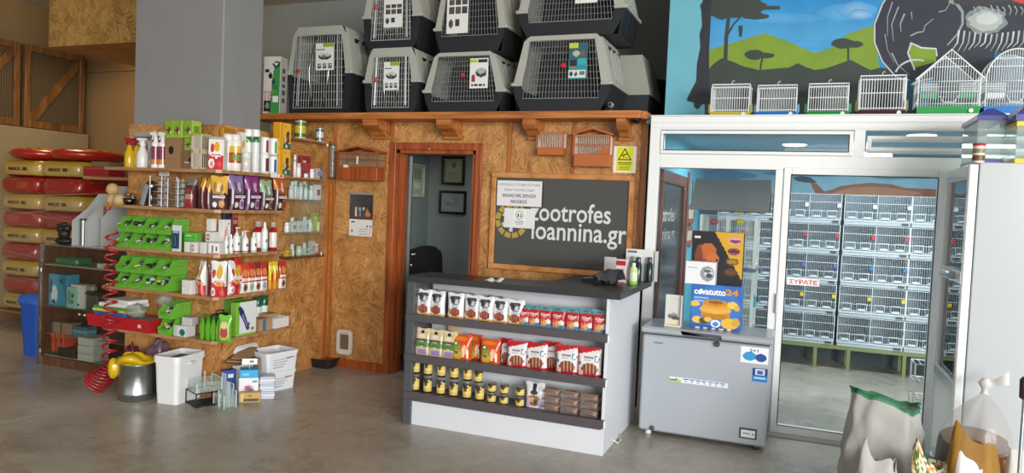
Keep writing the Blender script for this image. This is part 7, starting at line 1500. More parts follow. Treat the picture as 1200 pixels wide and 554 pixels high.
# goods on the counter top
zt = CT + tt + .0005; GK = 'goods on the counter top'
def OT(px, py): return onZ(px, py, zt)
p = OT(706, 331.5); t = thing('card_terminal', 'black card payment terminals under a grey cloth on the counter top', 'card terminal', (p.x, p.y, zt), math.radians(-15), GK)
MB().prism([(-.14, -.05, 0), (.02, -.05, 0), (.02, -.05, .045), (-.14, -.05, .022)], (0, .085, 0), '#1b1c1e').build('terminal_body', MATTE, t); MB().prism([(-.13, -.045, .024), (-.06, -.045, .034), (-.06, .03, .034), (-.13, .03, .024)], (0, 0, .003), '#8f9496').build('screen', GLOSS, t)
MB().box(.03, .10, -.05, .05, 0, .05, '#242528', .01).build('second_terminal', MATTE, t)
m = MB().grid(14, 10, lambda u, v: (-.06 + .20*u, -.08 + .16*v, .05 + .055*math.sin(min(1, u*1.4)*PI*.5)*(.4 + .6*math.sin(v*PI)) - .045*(1 - math.sin(v*PI))*(u > .3) + .004*math.sin(u*17 + v*11)), '#43464d'); m.build('grey_cloth', FABRIC, t)
p = OT(728, 331.5); single(pbox(.075, .05, hY(728, 305, 333, p.y), '#d8c8c8', painter('#dccfcd', [('r', 0, 1, .76, .94, '#b02438'), ('r', .2, .8, .45, .62, '#a8404c'), ('e', .4, .5, .12, .08, '#e6dada'), ('r', .1, .9, .2, .3, '#a04450'), ('r', 0, 1, 0, .06, '#b02438')])), 'shampoo_carton', 'white and red carton standing at the front among the counter top goods', 'carton', PRINT, (p.x, p.y, zt), math.radians(-6), GK)
p = OT(742, 333); t = thing('sanitizer_bottle', 'clear bottle of light green gel at the front right of the counter top', 'bottle', (p.x, p.y - .01, zt), 0, GK); h = hY(742, 312, 334, p.y)
MB().lathe([(.027, 0), (.030, .006, '#8fbf4a'), (.030, h*.18, '#8fbf4a'), (.0305, h*.19, '#d5e0c4'), (.0305, h*.66, '#cfdcbc'), (.030, h*.67, '#9cc95a'), (.028, h*.82, '#b9d68a'), (.012, h*.98, '#c9dcae')], 16, '#8fbf4a').build('bottle_body', GLOSS, t); MB().lathe([(.013, h*.98), (.014, h*1.12), (.010, h*1.14)], 12, '#e0e3da').build('cap', GLOSS, t)
p = OT(740, 330); t = thing('green_capped_bottle', 'dark bottle with bright green label behind the gel bottle', 'bottle', (p.x, p.y + .09, zt), 0, GK); h = hY(740, 301, 330, p.y + .08)
jar(t, .03, h, '#1e3f34', '#c9cdc8', .2, neck=.6, label='#3f9c4a', lab=(.4, .76))
for k, px in enumerate((749.5, 753.5)):
    p = OT(px - 1, 330.5); t = thing('dark_bottle', ('left' if k == 0 else 'right') + ' dark green bottle before the white display card on the counter', 'bottle', (p.x - .015 + .05*k, p.y + .04 + .03*k, zt), 0, GK); jar(t, .024, hY(px, 301, 330, p.y + .03), '#1d2f30', '#3c4648', .22, neck=.6)
p = OT(752, 327); t = thing('display_card', 'white display card board standing at the back right of the counter top', 'card', (p.x - .0, 5.37, zt), math.radians(0), GK); h = hY(750, 293.5, 330, 5.37); 
MB().box(-.10, .11, -.004, .004, 0, h, '#dadcdc').build('card_panel', PRINT, t); MB().box(-.09, -.02, -.0052, -.004, h*.88, h*.95, '#6a6d70').build('printed_word', PRINT, t); MB().box(.113, .135, -.02, .02, 0, h*.97, '#c4c6c6', .002).build('edge_strip', PRINT, t)
p = OT(714, 327); single(pbox(.09, .012, hY(714, 305, 330, 5.34), '#b9bcbc', painter('#c4c7c7', [])), 'grey_card', 'small grey card leaning behind the cloth-covered terminals', 'card', PRINT, (onY(714, 325, 5.36).x, 5.37, zt), 0, GK)
p = OT(578, 330.5); mb = MB().grid(14, 4, lambda u, v: (-.07 + .14*u, -.025 + .05*v, .004 + .022*abs(math.sin(u*5.2 + .4))*(.4 + .6*v) + .012*u*v), '#e4e6e6')
single(mb, 'till_receipt', 'crumpled white till receipt lying on the counter top', 'receipt', PRINT, (p.x, p.y, zt - .003), math.radians(-12))
# white cable by the counter's foot
p = onZ(722, 520, 0); q_ = onZ(727, 512, 0); mb = MB().path([(cxr + .004, p.y - .03, .035), (cxr + .03, p.y, .006), (cxr + .035, p.y + .07, .006), (cxr + .004, p.y + .14, .03)], .004, 6, '#e4e4e0'); single(mb, 'white_cable', 'short white cable looping out under the right end of the counter', 'cable', GLOSS)
# ================================================================== CHEST FREEZER
FY = 5.055; fa, fb = onZ(748.5, 506.5, 0).x, onZ(896.5, 530.5, 0).x
zt = (onY(755, 380, FY).z + onY(904, 397.5, FY).z) / 2; zl = (onY(755, 387.5, FY).z + onY(904, 405.5, FY).z) / 2; FDp = .42
t = thing('chest_freezer', 'silver grey chest freezer with stickers in front of the fixed glass pane', 'freezer', ((fa + fb) / 2, FY, 0)); W = fb - fa
SILV = colmat('silver_enamel', .32, metal=.1, coat=.2)
MB().box(-W/2, W/2, 0, FDp, .03, zl - .014, '#a9b0b8', .012).build('freezer_body', SILV, t)
MB().box(-W/2 + .01, W/2 - .01, .01, FDp - .01, zl - .014, zl, '#3f4348').build('gasket', MATTE, t)
ld = MB().box(-W/2 - .012, W/2 + .012, -.02, FDp + .0, zl, zt, '#a4aab0', .012).build('lid', SILV, t)
q = onY(820, 395, FY - .02).x - t.location.x
MB().prism([(q - .11, -.02, zl + .002), (q + .14, -.02, zl + .002), (q + .14, -.035, zl + .008), (q + .14, -.035, zl + .03), (q - .11, -.035, zl + .035), (q - .13, -.02, zl + .035)], (0, .016, 0), '#5a5e63').build('handle', MATTE, ld)
o = MB().lathe([(.018, 0), (.018, .016), (.012, .022)], 16, '#3c4046').build('lock', MATTE, t); o.matrix_local = Matrix.Translation((q + .115, -.006, zl - .03)) @ Matrix.Rotation(PI / 2, 4, 'X')
def FX(px, py): p = onY(px, py, FY); return p.x - t.location.x, p.z
def sticker(name, px0, py0, px1, py1, f, nu=30, nv=16, lb=None, base='#e6e8ea'):
    x0, z1 = FX(px0, py0); x1, z0 = FX(px1, py1); return MB().grid(nu, nv, lambda u, v: (x0 + (x1 - x0)*u, -.002, z0 + (z1 - z0)*v), f or base, False).build(name, PRINT, t), (x0, x1, z0, z1)
s1, b = sticker('feature_sticker', 785, 440.5, 853, 455, painter('#dfe3e8', [('r', 0, .20, 0, .55, '#a9bf6a'), ('e', .06, .4, .05, .12, '#3a5a30'), ('e', .15, .25, .05, .1, '#d9c24a'), ('r', .1, .13, .3, .75, '#3f7fb0')] + [('r', .24 + .105*i, .325 + .105*i, .62, .86, '#3f6fae') for i in range(7)] + [('e', .28 + .105*i, .35, .02, .14, '#7f93b0') for i in range(7)]), 60, 14)
s2, b = sticker('warranty_sticker', 868.5, 405, 900, 427.5, painter('#e3e5e8', [('e', .33, .42, .25, .27, '#2f8fc9'), ('e', .74, .38, .2, .25, '#24458c')]), 30, 22)
MB().text('2+1', b[0] + .055, b[0] + .11, b[3] - .034, b[3] - .012, -.003, '#3a3d45', .02).build('lettering', PRINT, s2)
sticker('blue_sticker', 882, 430.5, 899, 448.5, painter('#2f7fc4', [('r', 0, 1, .45, 1, '#243f86'), ('r', .2, .8, .5, .92, '#c9d6e8'), ('r', .34, .66, .58, .84, '#3f5fa0'), ('r', .15, .85, .24, .34, '#bfe0f2')]), 16, 18)
MB().box(*[FX(766, 400)[0], FX(777, 402)[0]], -.0022, -.001, FX(771, 402.5)[1], FX(771, 400.5)[1], '#7a8088').build('maker_plate', PRINT, t)
o, b = sticker('control_panel', 866.5, 500, 886.5, 515.5, painter('#3a3e44', [('r', .1, .92, .14, .80, '#dfe2e6'), ('r', .2, .6, .45, .55, '#8a9098'), ('e', .78, .45, .06, .1, '#6a7078')]), 20, 16)
o = MB().lathe([(.017, 0), (.017, .006), (.012, .008)], 16, '#3c4b50').build('drain_plug', MATTE, t); o.matrix_local = Matrix.Translation((*[FX(764, 501)[0]], -.0005, FX(764, 501)[1])) @ Matrix.Rotation(PI / 2, 4, 'X')
mb = MB()
for k in range(9): mb.box(W/2 + .0005, W/2 + .002, .05 + .028*k, .066 + .028*k, .06, .08 + .018*k, '#5a5f66')
g = mb.build('vent_grille', MATTE, t); g['kind'] = 'stuff'
for sx_, sy_ in ((-1, .05), (1, .05), (-1, FDp - .05), (1, FDp - .05)): MB().lathe([(.02, .0), (.022, .012), (.016, .032)], 12, '#dcdcd8' if sx_ < 0 else '#2b2d30', (sx_*(W/2 - .06), sy_, 0)).build('foot', GLOSS, t)
# goods on the freezer lid
zt += .0006; GZ = 'goods on the chest freezer'
def onfreezer(px0, px1, py0, py1, Y): a, b = onY(px0, py1, Y), onY(px1, py1, Y); return (a.x + b.x) / 2, b.x - a.x, onY((px0 + px1)/2, py0, Y).z - onY((px0 + px1)/2, py1, Y).z
x, w_, h = onfreezer(808, 867, 329.5, 382, 5.16)
t = thing('incubator_carton', 'large blue carton picturing an orange incubator and chicks, lettered covatutto 24, on the freezer', 'carton', (x, 5.16 + .10, zt), 0, GZ)
pbox(w_, .2, h, '#3f6fae', painter('#2f66b0', [('e', .5, .5, .5, .5, '#3a74be'), ('r', .05, .35, .68, .72, '#8fb4dc'), ('r', .05, .3, .62, .65, '#8fb4dc'), ('d', 0, -1, -.10, '#2a5698'), ('r', .22, .80, .28, .40, '#c98a1c'), ('e', .5, .30, .26, .06, '#b87a14'), ('e', .50, .46, .32, .10, '#dfaa4a'), ('r', .24, .76, .46, .58, '#d9a03a'), ('e', .5, .60, .26, .08, '#c9861c'), ('e', .5, .62, .15, .04, '#8a5a1c'), ('e', .08, .56, .10, .06, '#e0b84a'), ('e', .84, .58, .11, .08, '#e6c04a'), ('e', .93, .52, .06, .06, '#d9a83a'), ('e', .14, .2, .1, .08, '#e3bc4a'), ('e', .28, .18, .1, .07, '#5a4424'), ('e', .36, .22, .08, .06, '#e0b84a'), ('e', .80, .16, .18, .12, '#e0b63e'), ('e', .92, .2, .08, .1, '#caa03a'), ('e', .52, .14, .10, .09, '#dfe8f2'), ('e', .52, .13, .06, .05, '#3f86c4')] + [('r', .12 + .16*i, .2 + .16*i, .0, .04, '#d9c9b0') for i in range(5)]), nu=54, nv=54).build('carton_body', PRINT, t)
mb = MB(); mb.text('covatutto', -w_*.44, w_*.19, h*.775, h*.90, -.1012, '#eef2f6', .03); mb.text('24', w_*.19, w_*.44, h*.79, h*.93, -.1012, '#d98a1c', .04)
mb.ball((-w_*.305, -.101, h*.84), (w_*.035, .002, h*.06), '#f2efe8', 12, 8); mb.build('lettering', PRINT, t)
ztop = zt + h + .001
x, w_, h2 = onfreezer(802.5, 838, 302.5, 329, 5.14)
t = thing('white_carton', 'white carton with a grey cat picture on the blue incubator carton', 'carton', (x, 5.14 + .05, ztop), 0, GZ)
pbox(w_, .10, h2, '#d5d7d9', painter('#e2e4e6', [('e', .74, .48, .24, .34, '#8f959c'), ('e', .78, .52, .15, .2, '#c9cdd2'), ('e', .74, .6, .12, .08, '#5a6068'), ('e', .8, .4, .1, .1, '#3f444a'), ('r', .08, .4, .72, .76, '#a9adb3')]), nu=30, nv=24).build('carton_body', PRINT, t)
x, w_, h3 = onfreezer(811, 871, 271.5, 314, 5.32)
MB().box(-.12, .14, -.045, .045, 0, onY(840, 314.5, 5.32).z - ztop - .001, '#7a8088', .003)
z3 = ztop + .0
t = thing('dog_treat_carton', 'black and orange display carton with a brown dog behind the white cat carton', 'carton', (x, 5.25 + .05, z3), 0, GZ)
h3 = onY(840, 271.5, 5.25).z - z3
pbox(w_, .09, h3, '#1b1a1c', painter('#1d1c1f', [('d', 1.0, .62, .86 + .2, '#d0a024'), ('d', 1.0, .62, 1.36, '#2a292c') if 0 else ('r', 0, 0, 0, 0, '#000000'), ('e', .27, .42, .22, .22, '#a4542a'), ('e', .20, .55, .13, .2, '#8f4522'), ('e', .32, .62, .16, .16, '#b8622f'), ('e', .42, .48, .12, .1, '#c06c38'), ('e', .14, .5, .08, .2, '#7a3a1c'), ('e', .36, .3, .12, .14, '#a8582c'), ('e', .5, .46, .03, .03, '#2a1510'), ('r', .04, .16, .86, .92, '#d9d9d6')] + [('e', .84 - .02*i, .84 - .2*i, .13, .07, c) for i, c in enumerate(('#c9a0a8', '#8f4a5a', '#6a4a2c', '#5a3a24'))] + [('e', .84 - .02*i, .84 - .2*i, .10, .035, c) for i, c in enumerate(('#8a2a48', '#5f1f30', '#a8782c', '#6a4024'))]), nu=50, nv=44).build('carton_body', PRINT, t)
x, w_, h = onfreezer(778.5, 798, 343, 380, 5.12)
t = thing('brochure_holder', 'upright white brochure holder with stone picture at the left of the freezer lid', 'holder', (x, 5.12 + .02, zt), math.radians(-6), GZ)
MB().box(-w_/2, w_/2, .01, .016, 0, h, '#d9d9d4', .001).box(-w_/2, -w_/2 + .006, -.012, .01, 0, h, '#cfcfc8').box(w_/2 - .006, w_/2, -.012, .01, 0, h, '#cfcfc8').box(-w_/2, w_/2, -.02, .01, 0, .012, '#d9d6b8').build('holder_body', PRINT, t)
MB().grid(16, 30, lambda u, v: (-w_/2 + .008 + (w_ - .016)*u, .009, .014 + (h - .02)*v), painter('#cdcdca', [('e', .3, .28, .25, .08, '#6a6c66'), ('e', .6, .22, .3, .07, '#4f524c'), ('e', .5, .34, .3, .05, '#8a8c84'), ('r', .1, .9, .04, .12, '#d9d2a8')])).build('brochure', PRINT, t)
# ================================================================== INSIDE THE BIRD ROOM: rack of double cages
RY = 8.2; z0, z1 = onY(955, 402, RY).z, onY(955, 226, RY).z; rh = (z1 - z0) / 5
gapx = onY(984, 310, RY).x
rk = thing('cage_rack', 'low olive green steel rack carrying five tiers of cages in the bird room', 'rack', (gapx, RY + .2, 0))
for k in range(2): MB().box(-1.3, 1.3, -.2 + .36*k, -.16 + .36*k, z0 - .04, z0 - .001, '#6d7748').build('rail', MATTE, rk)
for px in (901, 955, 994, 1060):
    for k in range(2): xx = onY(px, 420, RY).x - gapx; MB().box(xx - .016, xx + .016, -.2 + .36*k, -.17 + .36*k, 0, z0 - .04, '#6d7748').build('leg', MATTE, rk)
CW = .61
def bcage(clip):
    t = thing('breeding_cage', 'x', 'bird cage', (0, 0, 0), 0, 'double breeding cages on the rack'); w = CW/2 - .004; d = .38; hh = rh - .004
    MB().box(-w, w, 0, d, 0, .045, '#a9b4bc', .003).box(-w, w, -.012, 0, .038, .050, '#c6ced3').build('tray', GLOSS, t)
    mb = MB(); mb.box(-w, w, d - .006, d, .045, hh, '#7f909c').box(-w, -w + .005, .03, d - .006, .045, hh, '#93a2ac').box(w - .005, w, .03, d - .006, .045, hh, '#93a2ac').box(-.003, .003, .03, d - .006, .045, hh, '#93a2ac').build('shell', MATTE, t)
    mb = MB(); wc = '#c3ccd0'
    for s in (-w, 0, w): mb.bar((s, 0, .045), (s, 0, hh), .005, wc)
    for z_ in (.06, hh*.42, hh*.72, hh - .004): mb.bar((-w, -.002, z_), (w, -.002, z_), .0035, wc)
    n = 30
    for k in range(1, n): mb.bar((-w + 2*w*k/n, 0, .05), (-w + 2*w*k/n, 0, hh), .0018, wc)
    for k in range(1, 16): mb.bar((-w + 2*w*k/16, 0, hh), (-w + 2*w*k/16, d, hh), .0016, wc)
    mb.build('wire_front', WIREM, t)
    for s in (-.77, -.30, .24, .72):
        mb = MB(); x = s*w; mb.path([(x - .045, -.008, .065), (x + .045, -.008, .065), (x + .045, -.008, .135), (x - .045, -.008, .135)], .004, 4, '#d6dde0', True); mb.box(x - .035, x + .035, -.02, -.002, .062, .085, '#b9c8d0', .003); mb.build('feeder_door', WIREM, t)
    for s in (-.09, .93): MB().box(s*w - .018, s*w + .018, -.02, -.004, hh*.55, hh*.68, clip, .004).build('number_clip', GLOSS, t)
    MB().box(w - .08, w - .02, -.014, -.010, .012, .034, '#3a3f44').build('tray_tag', PRINT, t)
    return t
cn = ['dark green', 'yellow', 'blue', 'red', 'white']; cc = ['#2c5a4a', '#cdb52a', '#3a6fb5', '#b8303a', '#dfe4e6']
xs = [gapx - .012 - CW*1.5, gapx - .012 - CW*.5, gapx + .012 + CW*.5, gapx + .012 + CW*1.5]
for r in range(5):
    p0_ = None
    for c in range(4):
        lb = f"double breeding cage with {cn[r]} clips, {('leftmost', 'second', 'third', 'rightmost')[c]} in the {('bottom', 'second lowest', 'middle', 'second highest', 'top')[r]} tier of the rack"
        loc = (xs[c], RY, z0 + rh*r)
        if p0_ is None: p0_ = bcage(cc[r]); p0_.location = loc; p0_['label'] = lb
        else: dup(p0_, loc, 0, lb)
# tall aviary with dark gable roof behind the freezer
AY = 6.25; a, b = onY(823, 240, AY), onY(887.5, 240, AY); W = b.x - a.x; D = .42
t = thing('aviary', 'tall white wire aviary with a dark grey gable roof behind the freezer stack', 'aviary', ((a.x + b.x)/2, AY, 0)); ze = onY(855, 243, AY).z; zr = onY(860, 210, AY + D/2).z
mb = MB(); ov = .09
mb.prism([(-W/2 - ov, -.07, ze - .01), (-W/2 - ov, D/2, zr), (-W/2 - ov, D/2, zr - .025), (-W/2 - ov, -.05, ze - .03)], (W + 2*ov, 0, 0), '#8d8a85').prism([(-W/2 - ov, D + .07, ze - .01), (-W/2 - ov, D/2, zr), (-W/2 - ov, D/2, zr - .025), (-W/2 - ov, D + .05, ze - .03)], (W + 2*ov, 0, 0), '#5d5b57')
mb.build('gable_roof', LAMIN, t)
mb = MB().prism([(W/2, 0, ze - .01), (W/2, D/2, zr - .03), (W/2, D, ze - .01)], (-.01, 0, 0), '#2b2c2e').prism([(-W/2, 0, ze - .01), (-W/2, D/2, zr - .03), (-W/2, D, ze - .01)], (.01, 0, 0), '#2b2c2e'); mb.box(-W/2 - .03, W/2 + .03, -.03, D + .02, ze - .035, ze - .012, '#2b2c2e'); mb.build('gable_end', MATTE, t)
tz = [.18, .62, 1.12, ze - .036]
for k in range(3):
    zb_ = tz[k]; zt_ = tz[k+1] - .03; mb = MB(); wc = '#dfe2da'
    for sx_ in (-1, 1):
        for y_ in (0, D): mb.box(sx_*(W/2) - .011, sx_*(W/2) + .011, y_ - .008, y_ + .008, zb_, zt_, '#e6e8e4')
    mb.box(-.018, .012, -.008, .008, zb_, zt_, '#e6e8e4')
    n = 24
    for j in range(1, n): mb.bar((-W/2 + W*j/n, 0, zb_), (-W/2 + W*j/n, 0, zt_), .002, wc); mb.bar((-W/2 + W*j/n, D, zb_), (-W/2 + W*j/n, D, zt_), .002, wc)
    for j in range(1, 14):
        for sx_ in (-1, 1): mb.bar((sx_*W/2, D*j/14, zb_), (sx_*W/2, D*j/14, zt_), .002, wc)
    for z_ in (zb_ + .02, (zb_ + zt_)/2, zt_): mb.path([(-W/2, 0, z_), (W/2, 0, z_), (W/2, D, z_), (-W/2, D, z_)], .004, 4, wc, True)
    mb.build('wire_tier', WIREM, t)
    MB().box(-W/2 - .02, W/2 + .02, -.03, D + .02, zb_ - .03, zb_, '#6d7c8c', .004).build('tray', GLOSS, t)
for sx_ in (-1, 1):
    for y_ in (.02, D - .02): MB().box(sx_*(W/2 - .02) - .012, sx_*(W/2 - .02) + .012, y_ - .012, y_ + .012, 0, .15, '#c9ccca').build('leg', WIREM, t)
for (px, py, c, nm) in ((866, 247, '#d9c22a', 'yellow_feeder'), (867, 260, '#d9c22a', 'yellow_feeder'), (837, 260, '#b53a3f', 'red_feeder')): p = onY(px, py, AY - .01); MB().box(p.x - t.location.x - .03, p.x - t.location.x + .03, -.03, .0, p.z - .02, p.z + .025, c, .01).build(nm, GLOSS, t)
MB().box(W/2 + .004, W/2 + .03, .03, .12, .80, .90, '#3fa0b5', .008).build('blue_bath', GLOSS, t)
# white wire stand just inside the sliding door, lamps on the ceiling
p = onZ(1074, 483, 0); p = Vector((onY(1073, 460, 6.0).x, 6.0, 0)); hh = onY(1073, 425, 6.0).z
t = thing('wire_stand', 'narrow white wire stand inside the bird room behind the sliding door edge', 'stand', (p.x + .10, 6.05, 0)); mb = MB()
for sx_ in (-.12, .12):
    for sy_ in (-.1, .1): mb.bar((sx_, sy_, 0), (sx_, sy_, hh), .007, '#e6e8e6', 6)
for k in range(5):
    z_ = .03 + (hh - .03)*k/4; mb.path([(-.12, -.1, z_), (.12, -.1, z_), (.12, .1, z_), (-.12, .1, z_)], .006, 4, '#e6e8e6', True)
    for j in range(1, 6): mb.bar((-.12 + .04*j, -.1, z_), (-.12 + .04*j, .1, z_), .003, '#dfe2e0')
mb.build('wire_frame', WIREM, t)
lampm = emitmat('lamp_glow', '#f4faff', 9)
p = onY(980, 211, 7.6)
t = thing('tube_lamp', 'bright fluorescent tube lamp on the bird room ceiling above the cage rack', 'lamp', (p.x + .0, 7.62, BZ)); MB().box(-.48, .48, -.05, .05, -.035, .002, '#e6eaec', .006).build('fitting', PVC, t); MB().path([(-.46, 0, -.05), (.46, 0, -.05)], .02, 10, '#ffffff').build('tube', lampm, t)
for k, (px, py) in enumerate(((931, 168), (1080, 157))):
    p = onZ(px, py, BZ); 
    if p.y > 8.4 or p.y < 5.7: p = onY(px, py, 7.0); p.z = BZ
    t = thing('ceiling_lamp', ('left' if k == 0 else 'right') + ' round glowing ceiling lamp of the bird room seen through the vent windows', 'lamp', (p.x, p.y, BZ), 0, 'round ceiling lamps'); MB().lathe([(.11, 0), (.11, -.012)], 24, '#e3e6e6').build('rim', PVC, t); MB().lathe([(.1, -.0125), (.085, -.02), (.002, -.026)], 24, '#ffffff').build('diffuser', lampm, t)
# ================================================================== BIRD CAGES ON THE WHITE SILL
SZT = fz1 + .0005; GB = 'bird cages on the white sill'
def sillcage(lb, px0, px1, pyt, tray, kind, feed, Y=5.60, D=.22):
    pyb = 131.5; a, b = onY(px0, pyb, Y), onY(px1, pyb, Y); W = b.x - a.x; H = onY((px0 + px1)/2, pyt, Y).z - SZT
    t = thing('bird_cage', lb, 'bird cage', ((a.x + b.x)/2, Y + D/2, SZT), 0, GB); y0, y1 = -D/2, D/2; th = max(.032, H*.14)
    MB().prism([(-W/2 - .004, y0 - .006, th), (W/2 + .004, y0 - .006, th), (W/2 - .004, y0 + .004, 0), (-W/2 + .004, y0 + .004, 0)], (0, D, 0), tray).build('tray', GLOSS, t)
    if kind != 'big': MB().lathe([(.014, 0), (.014, .004)], 12, '#e6e4dc').build('maker_badge', PRINT, t).matrix_local = Matrix.Translation((W*.36, y0 - .008, th*.5)) @ Matrix.Rotation(PI/2, 4, 'X')
    wc = '#dde3e4'; mb = MB(); n = 16 if kind == 'small' else 24; w = W/2 - .004
    def top(x):
        if kind == 'house': return H - (H*.40)*abs(x)/w
        if kind == 'arch': return H*.55 + H*.45*math.sqrt(max(0, 1 - (x/(w*1.02))**2))
        return H
    yt = y0 + (.05 if kind == 'small' else .0)
    hb = H*.88 if kind == 'small' else 0
    for k in range(n + 1):
        x = -w + 2*w*k/n; r = .0045 if k in (0, n) else .0022; z_ = top(x)
        if kind == 'small': mb.path([(x, y0, th), (x, y0 + .004, hb), (x, yt, H), (x, y1, H), (x, y1, th)], r, 4, wc, sm=False)
        else: mb.path([(x, y0, th), (x, y0, z_), (x, y1, z_), (x, y1, th)], r, 4, wc, sm=False)
    if kind == 'small':
        for (y_, z_, r) in ((y0, H*.55, .004), (y0, th + .012, .004), (y0 + .004, hb, .005), (yt, H, .005), (y1, H, .004)): mb.bar((-w, y_ - .001, z_), (w, y_ - .001, z_), r, wc)
        for s in (-w, w):
            for j in range(1, 7): mb.bar((s, y0 + D*j/7, th), (s, y0 + D*j/7, H), .0022, wc)
    else:
        for f in (.18, .36, .52, .66):
            z_ = H*f if f*H < top(w) else None
            if z_: mb.path([(-w, y0, z_), (w, y0, z_), (w, y1, z_), (-w, y1, z_)], .0035, 4, wc, True)
        for f in (.74, .86):
            if kind == 'house': xx = w*(1 - f)/.40; mb.bar((-xx, y0, H*f), (xx, y0, H*f), .003, wc)
            else: xx = w*math.sqrt(max(0, 1 - ((f - .55)/.45)**2)); mb.bar((-xx, y0, H*f), (xx, y0, H*f), .003, wc)
        if kind == 'house':
            for y_ in (y0, y1): mb.path([(-w - .02, y_, top(w) - .02), (0, y_, H), (w + .02, y_, top(w) - .02)], .006, 4, wc, sm=False)
        else:
            for y_ in (y0, y1): mb.path([(w*1.02*math.cos(a_*PI/16), y_, H*.55 + H*.45*math.sin(a_*PI/16)) for a_ in range(17)], .006, 4, wc)
        for s in (-w, w):
            for j in range(1, 9): mb.bar((s, y0 + D*j/9, th), (s, y0 + D*j/9, top(w)), .0022, wc)
        mb.path([(-w*.3, y0 - .006, H*.30), (-w*.18, y0 - .006, H*.20), (w*.18, y0 - .006, H*.20), (w*.3, y0 - .006, H*.30)], .004, 4, wc)
    mb.build('wire_cage', WIREM, t)
    if kind == 'small':
        for s in (-1, 1):
            MB().prism([(s*(W/2 + .002), y0 + .05, th*.6), (s*(W/2 + .022), y0 + .05, th*1.2), (s*(W/2 + .018), y0 + .05, H*.42), (s*(W/2 + .002), y0 + .05, H*.36)], (0, .06, 0), feed).build('side_feeder', GLOSS, t)
        MB().path([(0, 0, H), (0, 0, H + .03), (.012, 0, H + .04), (.016, 0, H + .03)], .003, 5, '#e6eaea').build('hook', WIREM, t)
    elif feed:
        for s in (-.66, .6):
            MB().box(s*w - .055, s*w + .055, y0 + .004, y0 + .06, H*.25, H*.36, feed, .008).build('inner_feeder', GLOSS, t)
            m = MB()
            for j in range(5): m.bar((s*w - .05, y0 - .005, H*(.38 + .025*j)), (s*w + .05, y0 - .005, H*(.38 + .025*j)), .0022, wc)
            m.build('feeder_hatch', WIREM, t)
sillcage('small white wire cage with a yellow tray, leftmost on the white sill', 832, 877.5, 97.5, '#c6b23a', 'small', '#b9b04a')
sillcage('small white wire cage with a blue tray, second from left on the white sill', 886, 933, 98.5, '#2f6fc4', 'small', '#5aa0c0')
sillcage('small white wire cage with a bright green tray on the white sill', 946, 994, 96.5, '#1f8f3e', 'small', '#3f8f6a')
sillcage('white wire cage with a dark maroon tray, fourth from left on the white sill', 1006, 1061, 87, '#4c2a30', 'small', '#8a8a5a')
sillcage('large house-shaped white wire cage with a green tray and green feeders', 1074, 1148, 58, '#2a9a4e', 'house', '#3f9a72')
sillcage('large arched white wire cage with a blue tray, rightmost on the sill', 1153, 1224, 57, '#3a7fc8', 'arch', '#dfe6e8')
# ================================================================== GLASS-DOOR FRIDGE AND TANKS
RX0, RYN, RYF, RZT = .838, 4.70, 5.36, 1.893; RX1 = 1.62
t = thing('display_fridge', 'tall white fridge with a glass door on its left at the right edge', 'fridge', ((RX0 + RX1)/2, (RYN + RYF)/2, 0)); hx, hy = (RX1 - RX0)/2, (RYF - RYN)/2
FRW = colmat('fridge_enamel', .22, coat=.4)
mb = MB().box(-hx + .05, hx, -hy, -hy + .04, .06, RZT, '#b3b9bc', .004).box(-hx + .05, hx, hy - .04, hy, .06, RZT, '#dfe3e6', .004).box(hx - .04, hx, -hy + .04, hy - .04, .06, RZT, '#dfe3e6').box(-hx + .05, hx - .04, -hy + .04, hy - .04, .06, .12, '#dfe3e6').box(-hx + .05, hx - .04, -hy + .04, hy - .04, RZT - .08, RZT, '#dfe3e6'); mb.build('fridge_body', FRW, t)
for z_ in (.55, .9, 1.25): MB().box(-hx + .07, hx - .05, -hy + .045, hy - .045, z_, z_ + .01, '#b9c0c4').build('wire_shelf', WIREM, t)
zk = [onX(px, py, RX0).z for px, py in ((1112, 207), (1118, 322), (1108, 444))]
fb_ = (.10, RZT - .06)
mb = MB(); e = .05
mb.box(-hx, -hx + .045, -hy + .0, -hy + e, fb_[0], RZT - .01, '#e6eaec', .006).box(-hx, -hx + .045, hy - e, hy, fb_[0], RZT - .01, '#e6eaec', .006).box(-hx, -hx + .045, -hy + e, hy - e, RZT - .09, RZT - .01, '#e6eaec', .006).box(-hx, -hx + .045, -hy + e, hy - e, fb_[0], zk[2] + .0, '#e6eaec', .006)
dd = mb.build('door_frame', FRW, t)
MB().box(-hx + .02, -hx + .024, -hy + e, hy - e, zk[2], RZT - .09, '#ffffff').build('door_glass', glassmat('fridge_glass', (.5, .53, .54), 1.3), dd)
MB().prism([(-hx - .005, -hy + .01, zk[1] - .035), (-hx - .005, hy - .01, zk[1] - .035), (-hx - .005, hy - .01, zk[1] + .035), (-hx - .005, -hy + .01, zk[1] + .035)], (.03, 0, 0), '#dfe4e6').build('cross_bar', FRW, dd); MB().box(-hx - .006, -hx + .02, -hy + .01, hy - .01, zk[2] - .04, zk[2] + .03, '#d3d9dc', .004).build('lower_rail', FRW, dd)
MB().path([(-hx - .006, -.16, zk[1]), (-hx - .022, -.12, zk[1]), (-hx - .022, .14, zk[1]), (-hx - .006, .18, zk[1])], .02, 8, '#aeb6ba').build('handle', GLOSS, dd)
for k in range(4): MB().lathe([(.02, 0), (.02, .06)], 10, '#2a2c2e', ((-1)**k*(hx - .1), (hy - .08)*(1 if k > 1 else -1), 0)).build('foot', MATTE, t)
